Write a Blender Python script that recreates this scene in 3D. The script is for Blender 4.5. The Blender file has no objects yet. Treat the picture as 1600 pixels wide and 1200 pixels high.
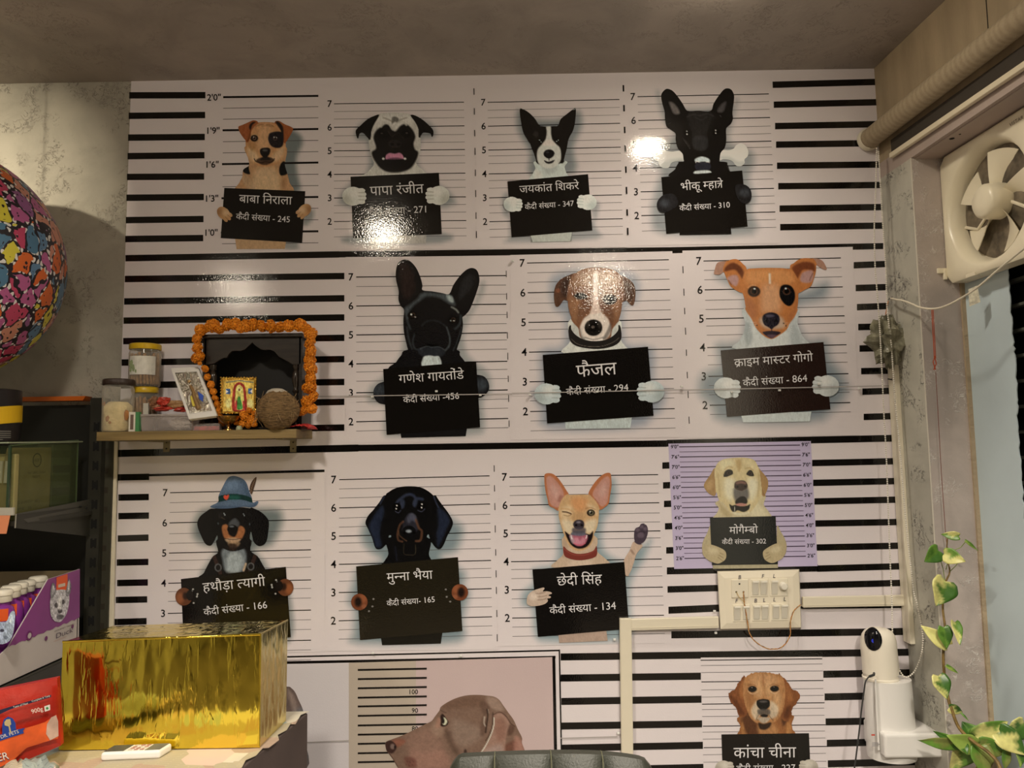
import bpy, bmesh, math, random
import numpy as np
from mathutils import Vector, Matrix

random.seed(7)
RNG = np.random.default_rng(5)
SC = bpy.context.scene
COL = SC.collection
PI = math.pi

# ------------------------------------------------------------------ camera
EYE = Vector((0.0, 0.0, 1.5))
FPX = 1202.0                       # focal length for a 1600 px wide frame
YAW, PITCH, ROLL = math.radians(0.3), math.radians(5.05), math.radians(0.85)
fw = Vector((-math.sin(YAW) * math.cos(PITCH), math.cos(YAW) * math.cos(PITCH), math.sin(PITCH)))
rt0 = fw.cross(Vector((0, 0, 1))).normalized()
up0 = rt0.cross(fw).normalized()
rt = rt0 * math.cos(ROLL) - up0 * math.sin(ROLL)
up = up0 * math.cos(ROLL) + rt0 * math.sin(ROLL)
cam_d = bpy.data.cameras.new('camera')
cam_d.sensor_width = 36.0
cam_d.lens = FPX / 1600.0 * 36.0
cam_d.clip_start = 0.02
cam = bpy.data.objects.new('camera', cam_d)
COL.objects.link(cam)
cam.matrix_world = Matrix(((rt.x, up.x, -fw.x, EYE.x), (rt.y, up.y, -fw.y, EYE.y), (rt.z, up.z, -fw.z, EYE.z), (0, 0, 0, 1)))
SC.camera = cam

# ------------------------------------------------------------------ world, exposure
SC.view_settings.view_transform = 'Standard'
SC.view_settings.look = 'None'
SC.view_settings.gamma = 1.0
SC.view_settings.use_curve_mapping = False
SC.view_settings.exposure = -0.20
SC.cycles.use_denoising = True
SC.cycles.max_bounces = 8
w = bpy.data.worlds.new('world')
SC.world = w
w.use_nodes = True
w.node_tree.nodes['Background'].inputs[0].default_value = (0.5, 0.45, 0.4, 1)
w.node_tree.nodes['Background'].inputs[1].default_value = 0.03

YW = 2.45        # the mural wall
ZC = 2.745       # ceiling height


def area(name, loc, size, power, color, target=None, spread=180, size_y=None, shape='DISK'):
    l = bpy.data.lights.new(name, 'AREA')
    l.shape = shape if size_y is None else 'ELLIPSE'
    l.size = size
    if size_y is not None:
        l.size_y = size_y
    l.energy = power
    l.color = color
    l.spread = math.radians(spread)
    o = bpy.data.objects.new(name, l)
    COL.objects.link(o)
    o.location = loc
    d = (Vector(target) - Vector(loc)) if target is not None else Vector((0, 0, -1))
    o.rotation_euler = d.to_track_quat('-Z', 'Y').to_euler()
    return o


TRACK = ((-1.85, 0.50, 2.55), (-1.86, 2.45, 2.27))
WARM = (1.0, 0.905, 0.775)
# recessed ceiling downlights of the shop: (x, y, diameter, power)
LZ = ZC - 0.066
LAMPS = [(0.55, 1.86, 0.125, 3.6), (-0.72, 0.72, 0.18, 24), (0.64, -0.62, 0.20, 105), (-2.03, -0.70, 0.17, 36)]
for lx_, ly_, ld_, lp_ in LAMPS:
    area('ceiling_lamp_light', (lx_, ly_, LZ), ld_, lp_, WARM, None, 140)
area('ceiling_downlight', (0.80, 0.55, ZC - 0.004), 0.16, 17, WARM, None, 122)  # added fill, brightens the lower wall from the right
area('track_lamp_light', TRACK[0], 0.05, 3.2, (1.0, 0.87, 0.64), TRACK[1], 36)

# ------------------------------------------------------------------ pixel to place


def ray(px, py):
    return fw + rt * ((px - 800.0) / FPX) + up * ((600.0 - py) / FPX)


def P(px, py, Y=YW):
    d = ray(px, py)
    return EYE + d * (Y / d.y)


def PX(px, py, X):
    d = ray(px, py)
    return EYE + d * (X / d.x)


def PZ(px, py, Z):
    d = ray(px, py)
    return EYE + d * ((Z - EYE.z) / d.z)


_fw, _rt, _up = np.array(fw), np.array(rt), np.array(up)


def PN(xy, Y=YW):
    xy = np.asarray(xy, float)
    d = _fw + _rt * ((xy[:, :1] - 800.0) / FPX) + _up * ((600.0 - xy[:, 1:2]) / FPX)
    return np.array(EYE) + d * (Y / d[:, 1:2])


# ------------------------------------------------------------------ colours and materials
def lin(c):
    c = c / 255.0
    return c / 12.92 if c <= 0.04045 else ((c + 0.055) / 1.055) ** 2.4


def L(c):
    if isinstance(c, str):
        c = c.lstrip('#')
        c = tuple(int(c[i:i + 2], 16) for i in (0, 2, 4))
    return tuple(lin(v) for v in c)


def rel(c, ref, k=0.8):
    a, b = L(c), L(ref)
    g = 0.2126 * b[0] + 0.7152 * b[1] + 0.0722 * b[2]
    b = tuple(x * 0.45 + g * 0.55 for x in b)
    ga = 0.2126 * a[0] + 0.7152 * a[1] + 0.0722 * a[2]
    a = tuple(x * 0.86 + ga * 0.14 for x in a)
    return tuple(min(0.9, max(0.001, k * x / y)) for x, y in zip(a, b))


MATS = {}


def nt_new(name):
    m = bpy.data.materials.new(name)
    m.use_nodes = True
    nt = m.node_tree
    return m, nt, nt.nodes['Principled BSDF']


def mat(name, color=(0.5, 0.5, 0.5), rough=0.5, metal=0.0, spec=0.5, noise=None, bump=None, trans=0.0, ior=1.45,
        alpha=1.0, sheen=0.0, emit=None, coat=0.0, aniso=0.0):
    """plain procedural material; noise=(scale, amount, stretch) mottles the colour, bump=(scale, strength[, stretch])"""
    if name in MATS:
        return MATS[name]
    m, nt, b = nt_new(name)
    N, K = nt.nodes, nt.links
    b.inputs['Base Color'].default_value = (*color, 1)
    b.inputs['Roughness'].default_value = rough
    b.inputs['Metallic'].default_value = metal
    b.inputs['Specular IOR Level'].default_value = spec
    b.inputs['IOR'].default_value = ior
    b.inputs['Transmission Weight'].default_value = trans
    b.inputs['Alpha'].default_value = alpha
    b.inputs['Coat Weight'].default_value = coat
    b.inputs['Coat Roughness'].default_value = 0.1
    if sheen:
        b.inputs['Sheen Weight'].default_value = sheen
    if emit:
        b.inputs['Emission Color'].default_value = (*emit[0], 1)
        b.inputs['Emission Strength'].default_value = emit[1]
    if noise or bump:
        g = N.new('ShaderNodeNewGeometry')

        def field(scale, stretch):
            mp = N.new('ShaderNodeMapping')
            mp.inputs['Scale'].default_value = stretch
            K.new(g.outputs['Position'], mp.inputs['Vector'])
            t = N.new('ShaderNodeTexNoise')
            t.inputs['Scale'].default_value = scale
            t.inputs['Detail'].default_value = 5
            K.new(mp.outputs[0], t.inputs['Vector'])
            return t
        if noise:
            t = field(noise[0], noise[2] if len(noise) > 2 else (1, 1, 1))
            mx = N.new('ShaderNodeMix')
            mx.data_type = 'RGBA'
            k = noise[1]
            mx.inputs['A'].default_value = (*[max(0, c * (1 - k)) for c in color], 1)
            mx.inputs['B'].default_value = (*[min(1, c * (1 + k)) for c in color], 1)
            r = N.new('ShaderNodeMapRange')
            r.inputs['From Min'].default_value = 0.3
            r.inputs['From Max'].default_value = 0.7
            K.new(t.outputs['Fac'], r.inputs['Value'])
            K.new(r.outputs[0], mx.inputs['Factor'])
            K.new(mx.outputs['Result'], b.inputs['Base Color'])
        if bump:
            t = field(bump[0], bump[2] if len(bump) > 2 else (1, 1, 1))
            bp = N.new('ShaderNodeBump')
            bp.inputs['Strength'].default_value = bump[1]
            bp.inputs['Distance'].default_value = 0.01
            K.new(t.outputs['Fac'], bp.inputs['Height'])
            K.new(bp.outputs[0], b.inputs['Normal'])
    MATS[name] = m
    return m


def film_bump(nt, b, strength=0.35):
    """fine orange-peel of the laminated print"""
    N, K = nt.nodes, nt.links
    g = N.new('ShaderNodeNewGeometry')
    t = N.new('ShaderNodeTexNoise')
    t.inputs['Scale'].default_value = 230
    t.inputs['Detail'].default_value = 1
    K.new(g.outputs['Position'], t.inputs['Vector'])
    t2 = N.new('ShaderNodeTexNoise')
    t2.inputs['Scale'].default_value = 9
    t2.inputs['Detail'].default_value = 2
    K.new(g.outputs['Position'], t2.inputs['Vector'])
    b1 = N.new('ShaderNodeBump')
    b1.inputs['Strength'].default_value = 0.5
    b1.inputs['Distance'].default_value = 0.0006
    K.new(t2.outputs['Fac'], b1.inputs['Height'])
    b2 = N.new('ShaderNodeBump')
    b2.inputs['Strength'].default_value = 1.0
    b2.inputs['Distance'].default_value = 0.00020
    K.new(t.outputs['Fac'], b2.inputs['Height'])
    K.new(b1.outputs[0], b2.inputs['Normal'])
    K.new(b2.outputs[0], b.inputs['Normal'])


FILM_ROUGH = 0.055


def print_mat(name, color=None):
    """glossy laminated print; with no colour it reads the printed ink from the mesh"""
    if name in MATS:
        return MATS[name]
    m, nt, b = nt_new(name)
    b.inputs['Roughness'].default_value = FILM_ROUGH
    b.inputs['Specular IOR Level'].default_value = 0.5
    if color is None:
        a = nt.nodes.new('ShaderNodeVertexColor')
        a.layer_name = 'ink'
        nt.links.new(a.outputs['Color'], b.inputs['Base Color'])
    else:
        b.inputs['Base Color'].default_value = (*color, 1)
    film_bump(nt, b)
    MATS[name] = m
    return m


# ------------------------------------------------------------------ objects
WL = {}


def tag(o, label=None, cat=None, group=None, kind=None):
    if label: o['label'] = label
    if cat: o['category'] = cat
    if group: o['group'] = group
    if kind: o['kind'] = kind
    return o


def thing(name, loc, label, cat, group=None):
    o = bpy.data.objects.new(name, None)
    o.empty_display_size = 0.05
    COL.objects.link(o)
    o.location = loc
    WL[o.name] = Vector(loc)
    return tag(o, label, cat, group)


def obj(name, V, F, m, parent=None, smooth=False, ink=None):
    V = np.asarray(V, float).reshape(-1, 3)
    if parent is not None:
        off = WL[parent.name]
    else:
        off = Vector(((V[:, 0].min() + V[:, 0].max()) / 2, (V[:, 1].min() + V[:, 1].max()) / 2, V[:, 2].min()))
    me = bpy.data.meshes.new(name)
    V = V - np.array(off)
    if isinstance(F, np.ndarray):
        n, k = F.shape
        me.vertices.add(len(V))
        me.vertices.foreach_set('co', V.astype(np.float32).ravel())
        me.loops.add(n * k)
        me.loops.foreach_set('vertex_index', F.astype(np.int32).ravel())
        me.polygons.add(n)
        me.polygons.foreach_set('loop_start', np.arange(0, n * k, k, dtype=np.int32))
        me.polygons.foreach_set('loop_total', np.full(n, k, dtype=np.int32))
        me.update(calc_edges=True)
    else:
        me.from_pydata([tuple(v) for v in V], [], [tuple(f) for f in F])
        me.update()
    if ink is not None:
        a = me.color_attributes.new('ink', 'FLOAT_COLOR', 'POINT')
        c = np.ones((len(V), 4), np.float32)
        c[:, :3] = ink
        a.data.foreach_set('color', c.ravel())
    me.polygons.foreach_set('use_smooth', np.full(len(me.polygons), bool(smooth)))
    ms = m if isinstance(m, (list, tuple)) else [m]
    for x in ms:
        me.materials.append(x)
    o = bpy.data.objects.new(name, me)
    COL.objects.link(o)
    if parent is not None:
        o.parent = parent
    else:
        o.location = off
    WL[o.name] = Vector(off)
    return o


class G:
    """collects shapes as one mesh (world coordinates)"""
    def __init__(s):
        s.V, s.F, s.M = [], [], []
        s.mi = 0

    def add(s, V, F):
        n = len(s.V)
        s.V += [tuple(v) for v in V]
        s.F += [tuple(i + n for i in f) for f in F]
        s.M += [s.mi] * len(F)
        return s

    def box(s, a, b):
        x0, y0, z0 = [min(p, q) for p, q in zip(a, b)]
        x1, y1, z1 = [max(p, q) for p, q in zip(a, b)]
        return s.add([(x0, y0, z0), (x1, y0, z0), (x1, y1, z0), (x0, y1, z0), (x0, y0, z1), (x1, y0, z1), (x1, y1, z1), (x0, y1, z1)],
                     [(0, 3, 2, 1), (4, 5, 6, 7), (0, 1, 5, 4), (1, 2, 6, 5), (2, 3, 7, 6), (3, 0, 4, 7)])

    def prism(s, pts, d):
        """closed outline (3d points, planar) pushed along vector d"""
        n = len(pts)
        d = Vector(d)
        V = [Vector(p) for p in pts] + [Vector(p) + d for p in pts]
        F = [tuple(range(n))[::-1], tuple(range(n, 2 * n))] + [(i, (i + 1) % n, n + (i + 1) % n, n + i) for i in range(n)]
        return s.add(V, F)

    def hexa(s, c):
        """eight corners: bottom loop then top loop"""
        return s.add(c, [(0, 3, 2, 1), (4, 5, 6, 7), (0, 1, 5, 4), (1, 2, 6, 5), (2, 3, 7, 6), (3, 0, 4, 7)])

    def tube(s, pts, r, n=8, caps=True):
        pts = [Vector(p) for p in pts]
        rr = r if isinstance(r, (list, tuple)) else [r] * len(pts)
        V, F = [], []
        t0 = (pts[1] - pts[0]).normalized()
        a = t0.orthogonal().normalized()
        for i, p in enumerate(pts):
            t = (pts[min(i + 1, len(pts) - 1)] - pts[max(i - 1, 0)]).normalized()
            a = (a - t * a.dot(t)).normalized()
            b = t.cross(a)
            for k in range(n):
                w_ = 2 * PI * k / n
                V.append(p + (a * math.cos(w_) + b * math.sin(w_)) * rr[i])
        for i in range(len(pts) - 1):
            for k in range(n):
                F.append((i * n + k, i * n + (k + 1) % n, (i + 1) * n + (k + 1) % n, (i + 1) * n + k))
        if caps:
            F.append(tuple(range(n))[::-1])
            F.append(tuple(range((len(pts) - 1) * n, len(pts) * n)))
        return s.add(V, F)

    def lathe(s, c, prof, n=24, axis=(0, 0, 1), caps=True):
        """prof: (radius, height) pairs along axis from point c"""
        ax = Vector(axis).normalized()
        a = ax.orthogonal().normalized()
        b = ax.cross(a)
        c = Vector(c)
        V, F = [], []
        for r, h in prof:
            for k in range(n):
                w_ = 2 * PI * k / n
                V.append(c + ax * h + (a * math.cos(w_) + b * math.sin(w_)) * r)
        for i in range(len(prof) - 1):
            for k in range(n):
                F.append((i * n + k, i * n + (k + 1) % n, (i + 1) * n + (k + 1) % n, (i + 1) * n + k))
        if caps:
            F.append(tuple(range(n))[::-1])
            F.append(tuple(range((len(prof) - 1) * n, len(prof) * n)))
        return s.add(V, F)

    def ball(s, c, r, nu=10, nv=6, sc=(1, 1, 1), bump=0.0):
        V, F = [], []
        c = Vector(c)
        for j in range(nv + 1):
            th = PI * j / nv
            for k in range(nu):
                ph = 2 * PI * k / nu
                q = 1 + (random.random() - 0.5) * bump
                V.append(c + Vector((math.sin(th) * math.cos(ph) * sc[0], math.sin(th) * math.sin(ph) * sc[1], math.cos(th) * sc[2])) * r * q)
        for j in range(nv):
            for k in range(nu):
                F.append((j * nu + k, (j + 1) * nu + k, (j + 1) * nu + (k + 1) % nu, j * nu + (k + 1) % nu))
        return s.add(V, F)

    def build(s, name, m, parent=None, smooth=False, bevel=0.0, seg=2):
        o = obj(name, s.V, s.F, m, parent, smooth)
        if isinstance(m, (list, tuple)) and len(m) > 1:
            o.data.polygons.foreach_set('material_index', s.M)
        bm = bmesh.new()
        bm.from_mesh(o.data)
        bmesh.ops.recalc_face_normals(bm, faces=bm.faces)
        bm.to_mesh(o.data)
        bm.free()
        if smooth:
            md = o.modifiers.new('wn', 'EDGE_SPLIT')
            md.split_angle = math.radians(50)
        if bevel:
            md = o.modifiers.new('bevel', 'BEVEL')
            md.width = bevel
            md.segments = seg
            md.limit_method = 'ANGLE'
        return o


def catmull(pts, n=4, closed=True):
    pts = np.asarray(pts, float)
    m = len(pts)
    out = []
    rng = range(m) if closed else range(m - 1)
    for i in rng:
        if closed:
            p0, p1, p2, p3 = pts[(i - 1) % m], pts[i], pts[(i + 1) % m], pts[(i + 2) % m]
        else:
            p0, p1, p2, p3 = pts[max(i - 1, 0)], pts[i], pts[i + 1], pts[min(i + 2, m - 1)]
        for k in range(n):
            t = k / n
            out.append(0.5 * ((2 * p1) + (-p0 + p2) * t + (2 * p0 - 5 * p1 + 4 * p2 - p3) * t * t + (-p0 + 3 * p1 - 3 * p2 + p3) * t ** 3))
    if not closed:
        out.append(pts[-1])
    return np.array(out)


def pts(s):
    v = [float(x) for x in s.replace(',', ' ').split()]
    return np.array(v).reshape(-1, 2)


# ------------------------------------------------------------------ lettering
class Glyphs:
    def __init__(s):
        s.cache = {}
        cu = bpy.data.curves.new('lettering', 'FONT')
        cu.resolution_u = 3
        s.cu = cu
        s.o = bpy.data.objects.new('lettering', cu)
        COL.objects.link(s.o)

    def raw(s, body):
        s.cu.body = body
        s.o.data = s.cu
        bpy.context.view_layer.update()
        dg = bpy.context.evaluated_depsgraph_get()
        ev = s.o.evaluated_get(dg)
        me = ev.to_mesh()
        me.calc_loop_triangles()
        V = np.zeros(len(me.vertices) * 3, np.float32)
        me.vertices.foreach_get('co', V)
        T = np.zeros(len(me.loop_triangles) * 3, np.int32)
        me.loop_triangles.foreach_get('vertices', T)
        ev.to_mesh_clear()
        V, T = V.reshape(-1, 3)[:, :2].astype(float), T.reshape(-1, 3)
        if len(T):
            a, b, c = V[T[:, 0]], V[T[:, 1]], V[T[:, 2]]
            ar = np.abs((b[:, 0] - a[:, 0]) * (c[:, 1] - a[:, 1]) - (b[:, 1] - a[:, 1]) * (c[:, 0] - a[:, 0]))
            T = T[ar > 1e-6]
        return V, T

    def one(s, c):
        if c not in s.cache:
            V, T = s.raw(c)
            if '|' not in s.cache:
                s.cache['|'] = None
                s.bar = s.raw('|')[0][:, 0].max()
            adv = s.raw(c + '|')[0][:, 0].max() - s.bar
            s.cache[c] = (V, T, adv)
            if c == '\u093f':                    # its hook reaches over the next letter
                low = V[V[:, 1] < 0.3]
                s.cache[c] = (V, T, low[:, 0].max() + 0.075)
        return s.cache[c]

    def stem(s, c):
        """left edge of a consonant's right-hand stem"""
        V, T, adv = s.one(c)
        y = 0.12
        xs = []
        for t in T:
            q = V[t]
            xx = []
            for i in range(3):
                a, b = q[i], q[(i + 1) % 3]
                if (a[1] - y) * (b[1] - y) < 0:
                    xx.append(a[0] + (b[0] - a[0]) * (y - a[1]) / (b[1] - a[1]))
            if len(xx) == 2:
                xs.append((min(xx), max(xx)))
        xs.sort(key=lambda q: -q[1])
        lo = xs[0][0]
        for a, b in xs:
            if b >= lo - 1e-3:
                lo = min(lo, a)
        return lo

    def half(s, c):
        k = c + '/'
        if k not in s.cache:
            V, T, adv = s.one(c)
            xc = s.stem(c)
            nV, nT = [], []
            for t in T:
                poly = [tuple(V[i]) for i in t]
                out = []
                for i in range(3):
                    a, b = poly[i], poly[(i + 1) % 3]
                    if a[0] <= xc: out.append(a)
                    if (a[0] - xc) * (b[0] - xc) < 0:
                        u = (xc - a[0]) / (b[0] - a[0])
                        out.append((xc, a[1] + (b[1] - a[1]) * u))
                n = len(nV)
                if len(out) >= 3:
                    nV += out
                    for j in range(1, len(out) - 1):
                        nT.append((n, n + j, n + j + 1))
            s.cache[k] = (np.array(nV), np.array(nT), xc)
        return s.cache[k]

    def compose(s, text):
        # logical order -> drawing order
        C = list(text)
        i = 0
        seq = []
        while i < len(C):
            c = C[i]
            cl = [c]
            while i + 1 < len(C) and C[i + 1] == '\u094d' and i + 2 < len(C):
                cl.append(C[i + 2]); i += 2
            i += 1
            pre = []
            if i < len(C) and C[i] == '\u093f':
                pre = ['\u093f']; i += 1
            seq += [('g', p) for p in pre]
            for k, q in enumerate(cl):
                if q == '\u0930' and k > 0: continue
                nxt = cl[k + 1] if k + 1 < len(cl) else None
                if nxt == '\u0930': seq.append(('r', q))
                elif nxt: seq.append(('h', q))
                else: seq.append(('g', q))
        Vs, Ts, x, n = [], [], 0.0, 0
        dep = []
        for k, c in seq:
            if c == ' ':
                x += 0.27
                continue
            V, T, adv = s.half(c) if k == 'h' else s.one(c)
            if k == 'r':
                if c == '\u0924':      # the tra ligature: stem, bar and slash
                    A, B, a2 = s.one('\u093e')
                    q = np.array([(-0.02, .54), (.34, .54), (.34, .62), (-0.02, .62),
                                  (.02, .36), (.34, .36), (.34, .43), (.02, .43),
                                  (.0, .27), (.28, .02), (.33, .07), (.06, .33)])
                    # slash falls from bar start to the lower left of the stem
                    q[8:] = np.array([(.03, .05), (.08, .01), (.30, .33), (.24, .38)])
                    V = np.vstack([A + np.array([0.24, 0]), q])
                    m_ = len(A)
                    T = np.vstack([B] + [np.array([[m_ + j, m_ + j + 1, m_ + j + 2], [m_ + j, m_ + j + 2, m_ + j + 3]]) for j in (0, 4, 8)])
                    adv = 0.24 + a2
                else:
                    xs = s.stem(c) if c != '\u0915' else adv * 0.45
                    q = np.array([(xs - .2, .0), (xs - .15, -.05), (xs + .04, .12), (xs + .01, .19)])
                    T = np.vstack([T, [[len(V), len(V) + 1, len(V) + 2], [len(V), len(V) + 2, len(V) + 3]]])
                    V = np.vstack([V, q])
            if len(V):
                dep.append(np.full(len(V), len(dep) * 0.00006))
                Vs.append(V + np.array([x, 0]))
                Ts.append(T + n)
                n += len(V)
            x += adv
        s.dep = np.concatenate(dep)       # glyphs overlap along the head-line: keep them a hair apart
        return np.vstack(Vs), np.vstack(Ts)

    def done(s):
        bpy.data.objects.remove(s.o)


GL = Glyphs()
GL2 = Glyphs()
GL2.cu.offset = 0.010        # slightly bolder cut for the numerals


def letters(name, text, a, b, m, parent, map3, slim=1.0, tall=1.0):
    """text with its baseline from a to b (2d); map3 turns an array of 2d points into places"""
    V, T = GL.compose(text)
    w0, w1 = V[:, 0].min(), V[:, 0].max()
    a, b = np.array(a, float), np.array(b, float)
    d = (b - a) / (w1 - w0)
    nrm = np.array([d[1], -d[0]]) * tall      # image y grows downward
    Q = a + (V[:, :1] - w0) * d + V[:, 1:2] * nrm
    W3_ = np.array(map3(Q)); W3_[:, 1] -= GL.dep
    return obj(name, W3_, T, m, parent)
# ------------------------------------------------------------------ the room
def plaster_mat(name, base, vein, scale=1.0, pale=False, rough=0.55, off=(0, 0, 0), amt=.95):
    """grey textured plaster with broken worm-like trowel marks"""
    m, nt, b = nt_new(name)
    N, K = nt.nodes, nt.links
    b.inputs['Roughness'].default_value = rough
    g = N.new('ShaderNodeNewGeometry')
    mp = N.new('ShaderNodeMapping')
    mp.inputs['Location'].default_value = off
    K.new(g.outputs['Position'], mp.inputs['Vector'])

    def noise(sc, det=4, dist=0.0, rough_=0.5):
        t = N.new('ShaderNodeTexNoise')
        t.inputs['Scale'].default_value = sc
        t.inputs['Detail'].default_value = det
        t.inputs['Distortion'].default_value = dist
        t.inputs['Roughness'].default_value = rough_
        K.new(mp.outputs[0], t.inputs['Vector'])
        return t.outputs['Fac']

    def math_(op, a, b_=None, c_=None):
        n = N.new('ShaderNodeMath')
        n.operation = op
        for i, v in enumerate((a, b_, c_)):
            if v is None: continue
            if isinstance(v, (int, float)): n.inputs[i].default_value = v
            else: K.new(v, n.inputs[i])
        return n.outputs[0]

    def rng(v, a, b_):
        n = N.new('ShaderNodeMapRange')
        n.inputs['From Min'].default_value = a
        n.inputs['From Max'].default_value = b_
        n.interpolation_type = 'SMOOTHSTEP'
        K.new(v, n.inputs['Value'])
        return n.outputs[0]
    worm = noise(24 * scale, 3, 1.2, 0.6)
    line = math_('SUBTRACT', 1.0, rng(math_('ABSOLUTE', math_('SUBTRACT', worm, 0.5)), 0.004, 0.034))
    clump = rng(noise(7 * scale, 3, 0.5), 0.50, 0.60)
    edge = math_('MULTIPLY', line, clump)
    blot = math_('MULTIPLY', rng(noise(26 * scale, 4, 1.0), 0.55, 0.72), math_('MULTIPLY', clump, 0.6))
    mark = math_('MAXIMUM', edge, blot)
    cloud = noise(3.0 * scale, 6, 0.6, 0.6)
    mx = N.new('ShaderNodeMix'); mx.data_type = 'RGBA'
    mx.inputs['A'].default_value = (*[c * 0.84 for c in base], 1)
    mx.inputs['B'].default_value = (*[min(1, c * 1.14) for c in base], 1)
    K.new(rng(cloud, 0.3, 0.7), mx.inputs['Factor'])
    m2 = N.new('ShaderNodeMix'); m2.data_type = 'RGBA'
    K.new(math_('MULTIPLY', mark, amt), m2.inputs['Factor'])
    K.new(mx.outputs['Result'], m2.inputs['A'])
    m2.inputs['B'].default_value = (*vein, 1)
    K.new(m2.outputs['Result'], b.inputs['Base Color'])
    bp = N.new('ShaderNodeBump')
    bp.inputs['Strength'].default_value = 0.5
    bp.inputs['Distance'].default_value = 0.004
    K.new(math_('ADD', math_('MULTIPLY', mark, 1.0 if pale else -1.0), math_('MULTIPLY', noise(60, 3), 0.4)), bp.inputs['Height'])
    K.new(bp.outputs[0], b.inputs['Normal'])
    MATS[name] = m
    return m


M_PLASTER = plaster_mat('grey_plaster', (0.40, 0.375, 0.315), (0.17, 0.155, 0.13), 1.6, False, .55, (0, 0, 0), .75)
M_PLASTER_R = plaster_mat('olive_plaster', (0.47, 0.455, 0.39), (0.11, 0.10, 0.09), 1.5, off=(3, 1, 7))
M_PLASTER_P = plaster_mat('pinkish_plaster', (0.49, 0.425, 0.39), (0.68, 0.64, 0.60), 1.5, pale=True, off=(1, 5, 2))
M_CEIL = plaster_mat('ceiling_plaster', (0.36, 0.315, 0.275), (0.25, 0.215, 0.185), 1.3, off=(9, 2, 4), amt=.55)

XR = 1.245          # face of the right-hand wall
XW = 1.41           # window plane behind it
YB = 2.275          # front edge of the short wall return
ZS = 2.385          # underside of the window head


def slab(name, a, b, m, kind='structure'):
    g = G().box(a, b)
    o = g.build(name, m)
    tag(o, kind=kind)
    return o


slab('wall_back', (-2.7, YW, -0.0), (XR + 0.6, YW + 0.12, ZC), M_PLASTER)
slab('wall_left', (-2.82, -3.6, 0), (-2.7, YW + 0.12, ZC), M_PLASTER)
slab('wall_rear', (-2.82, -3.72, 0), (2.0, -3.6, ZC), mat('rear_paint', (0.045, 0.04, 0.028), 0.7))
slab('floor', (-2.82, -3.72, -0.1), (2.0, YW + 0.12, 0), mat('floor_tile', (0.13, 0.11, 0.09), 0.35))
slab('ceiling', (-2.82, -3.72, ZC), (2.0, YW + 0.12, ZC + 0.12), M_CEIL)


# the lamps themselves: shallow opal domes, seen only as reflections in the glossy wallpaper
M_DOME = mat('lamp_dome', (.9, .8, .6), .4, emit=((1.0, .88, .70), 125.0))
for i, (lx_, ly_, ld_, lp_) in enumerate(LAMPS):
    k_ = .35 if i == 0 else 1
    t = thing('ceiling_lamp', (lx_, ly_, ZC), 'round opal ceiling lamp above the room, ' + ['nearest the mural wall', 'left of the middle', 'right of the middle behind the viewer', 'far left behind the viewer'][i], 'lamp')
    G().lathe((lx_, ly_, ZC - .001), [(ld_ * .56, 0), (ld_ * .56, .012), (ld_ * .51, .015)], 32, (0, 0, -1)).build('ring', mat('lamp_ring', (.7, .68, .62), .4), t, smooth=True)
    G().lathe((lx_, ly_, ZC - .021), [(ld_ * .48, 0), (ld_ * .46, .012 * k_), (ld_ * .36, .026 * k_), (ld_ * .2, .036 * k_), (.002, .040 * k_)], 32, (0, 0, -1)).build('diffuser', M_DOME, t, smooth=True)
t = thing('track_lamp', TRACK[0], 'small black track spot aimed at the plaster wall on the left', 'lamp')
T0 = Vector(TRACK[0]); dd = (Vector(TRACK[1]) - T0).normalized()
G().lathe(T0 - dd * .012, [(.028, 0), (.030, .003), (.030, .09), (.02, .10)], 24, -dd).build('can', mat('lamp_black', (.02, .02, .02), .4), t, smooth=True)
G().tube([T0 - dd * .06, (T0.x, T0.y - .06, ZC)], .008, 8).build('stem', mat('lamp_black', (.02, .02, .02), .4), t)
t = thing('ceiling_downlight', (0.80, 0.55, ZC), 'recessed round downlight in the ceiling right of the viewer', 'lamp')
G().lathe((0.80, .55, ZC - .0005), [(.082, 0), (.082, .004), (.098, .005), (.098, 0)], 32, (0, 0, -1), caps=False).build('rim', mat('lamp_ring', (.7, .68, .62), .4), t, smooth=True)
# ------------------------------------------------------------------ flat prints
YP = YW - 0.002                                  # face of the wallpaper


def YL(k):
    return YP - 0.0005 * k


def quad_strip(name, x0, y0, x1, y1, th, m, parent, k=1, T=None):
    """a printed bar between two points of the wall, th high"""
    q = np.array([(x0, y0 - th / 2), (x1, y1 - th / 2), (x1, y1 + th / 2), (x0, y0 + th / 2)], float)
    if T is not None:
        q = T(q)
    return obj(name, PN(q, YL(k)), [(0, 3, 2, 1)], m, parent)


def flat_poly(name, q, m, parent, k=1, T=None, thick=0.0):
    q = np.asarray(q, float)
    if T is not None:
        q = T(q)
    n = len(q)
    V = PN(q, YL(k))
    if not thick:
        return obj(name, V, [tuple(range(n))[::-1]], m, parent)
    B = V + np.array([0, thick, 0])
    F = [tuple(range(n))[::-1]] + [(i, (i + 1) % n, n + (i + 1) % n, n + i) for i in range(n)]
    return obj(name, np.vstack([V, B]), F, m, parent)


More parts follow.
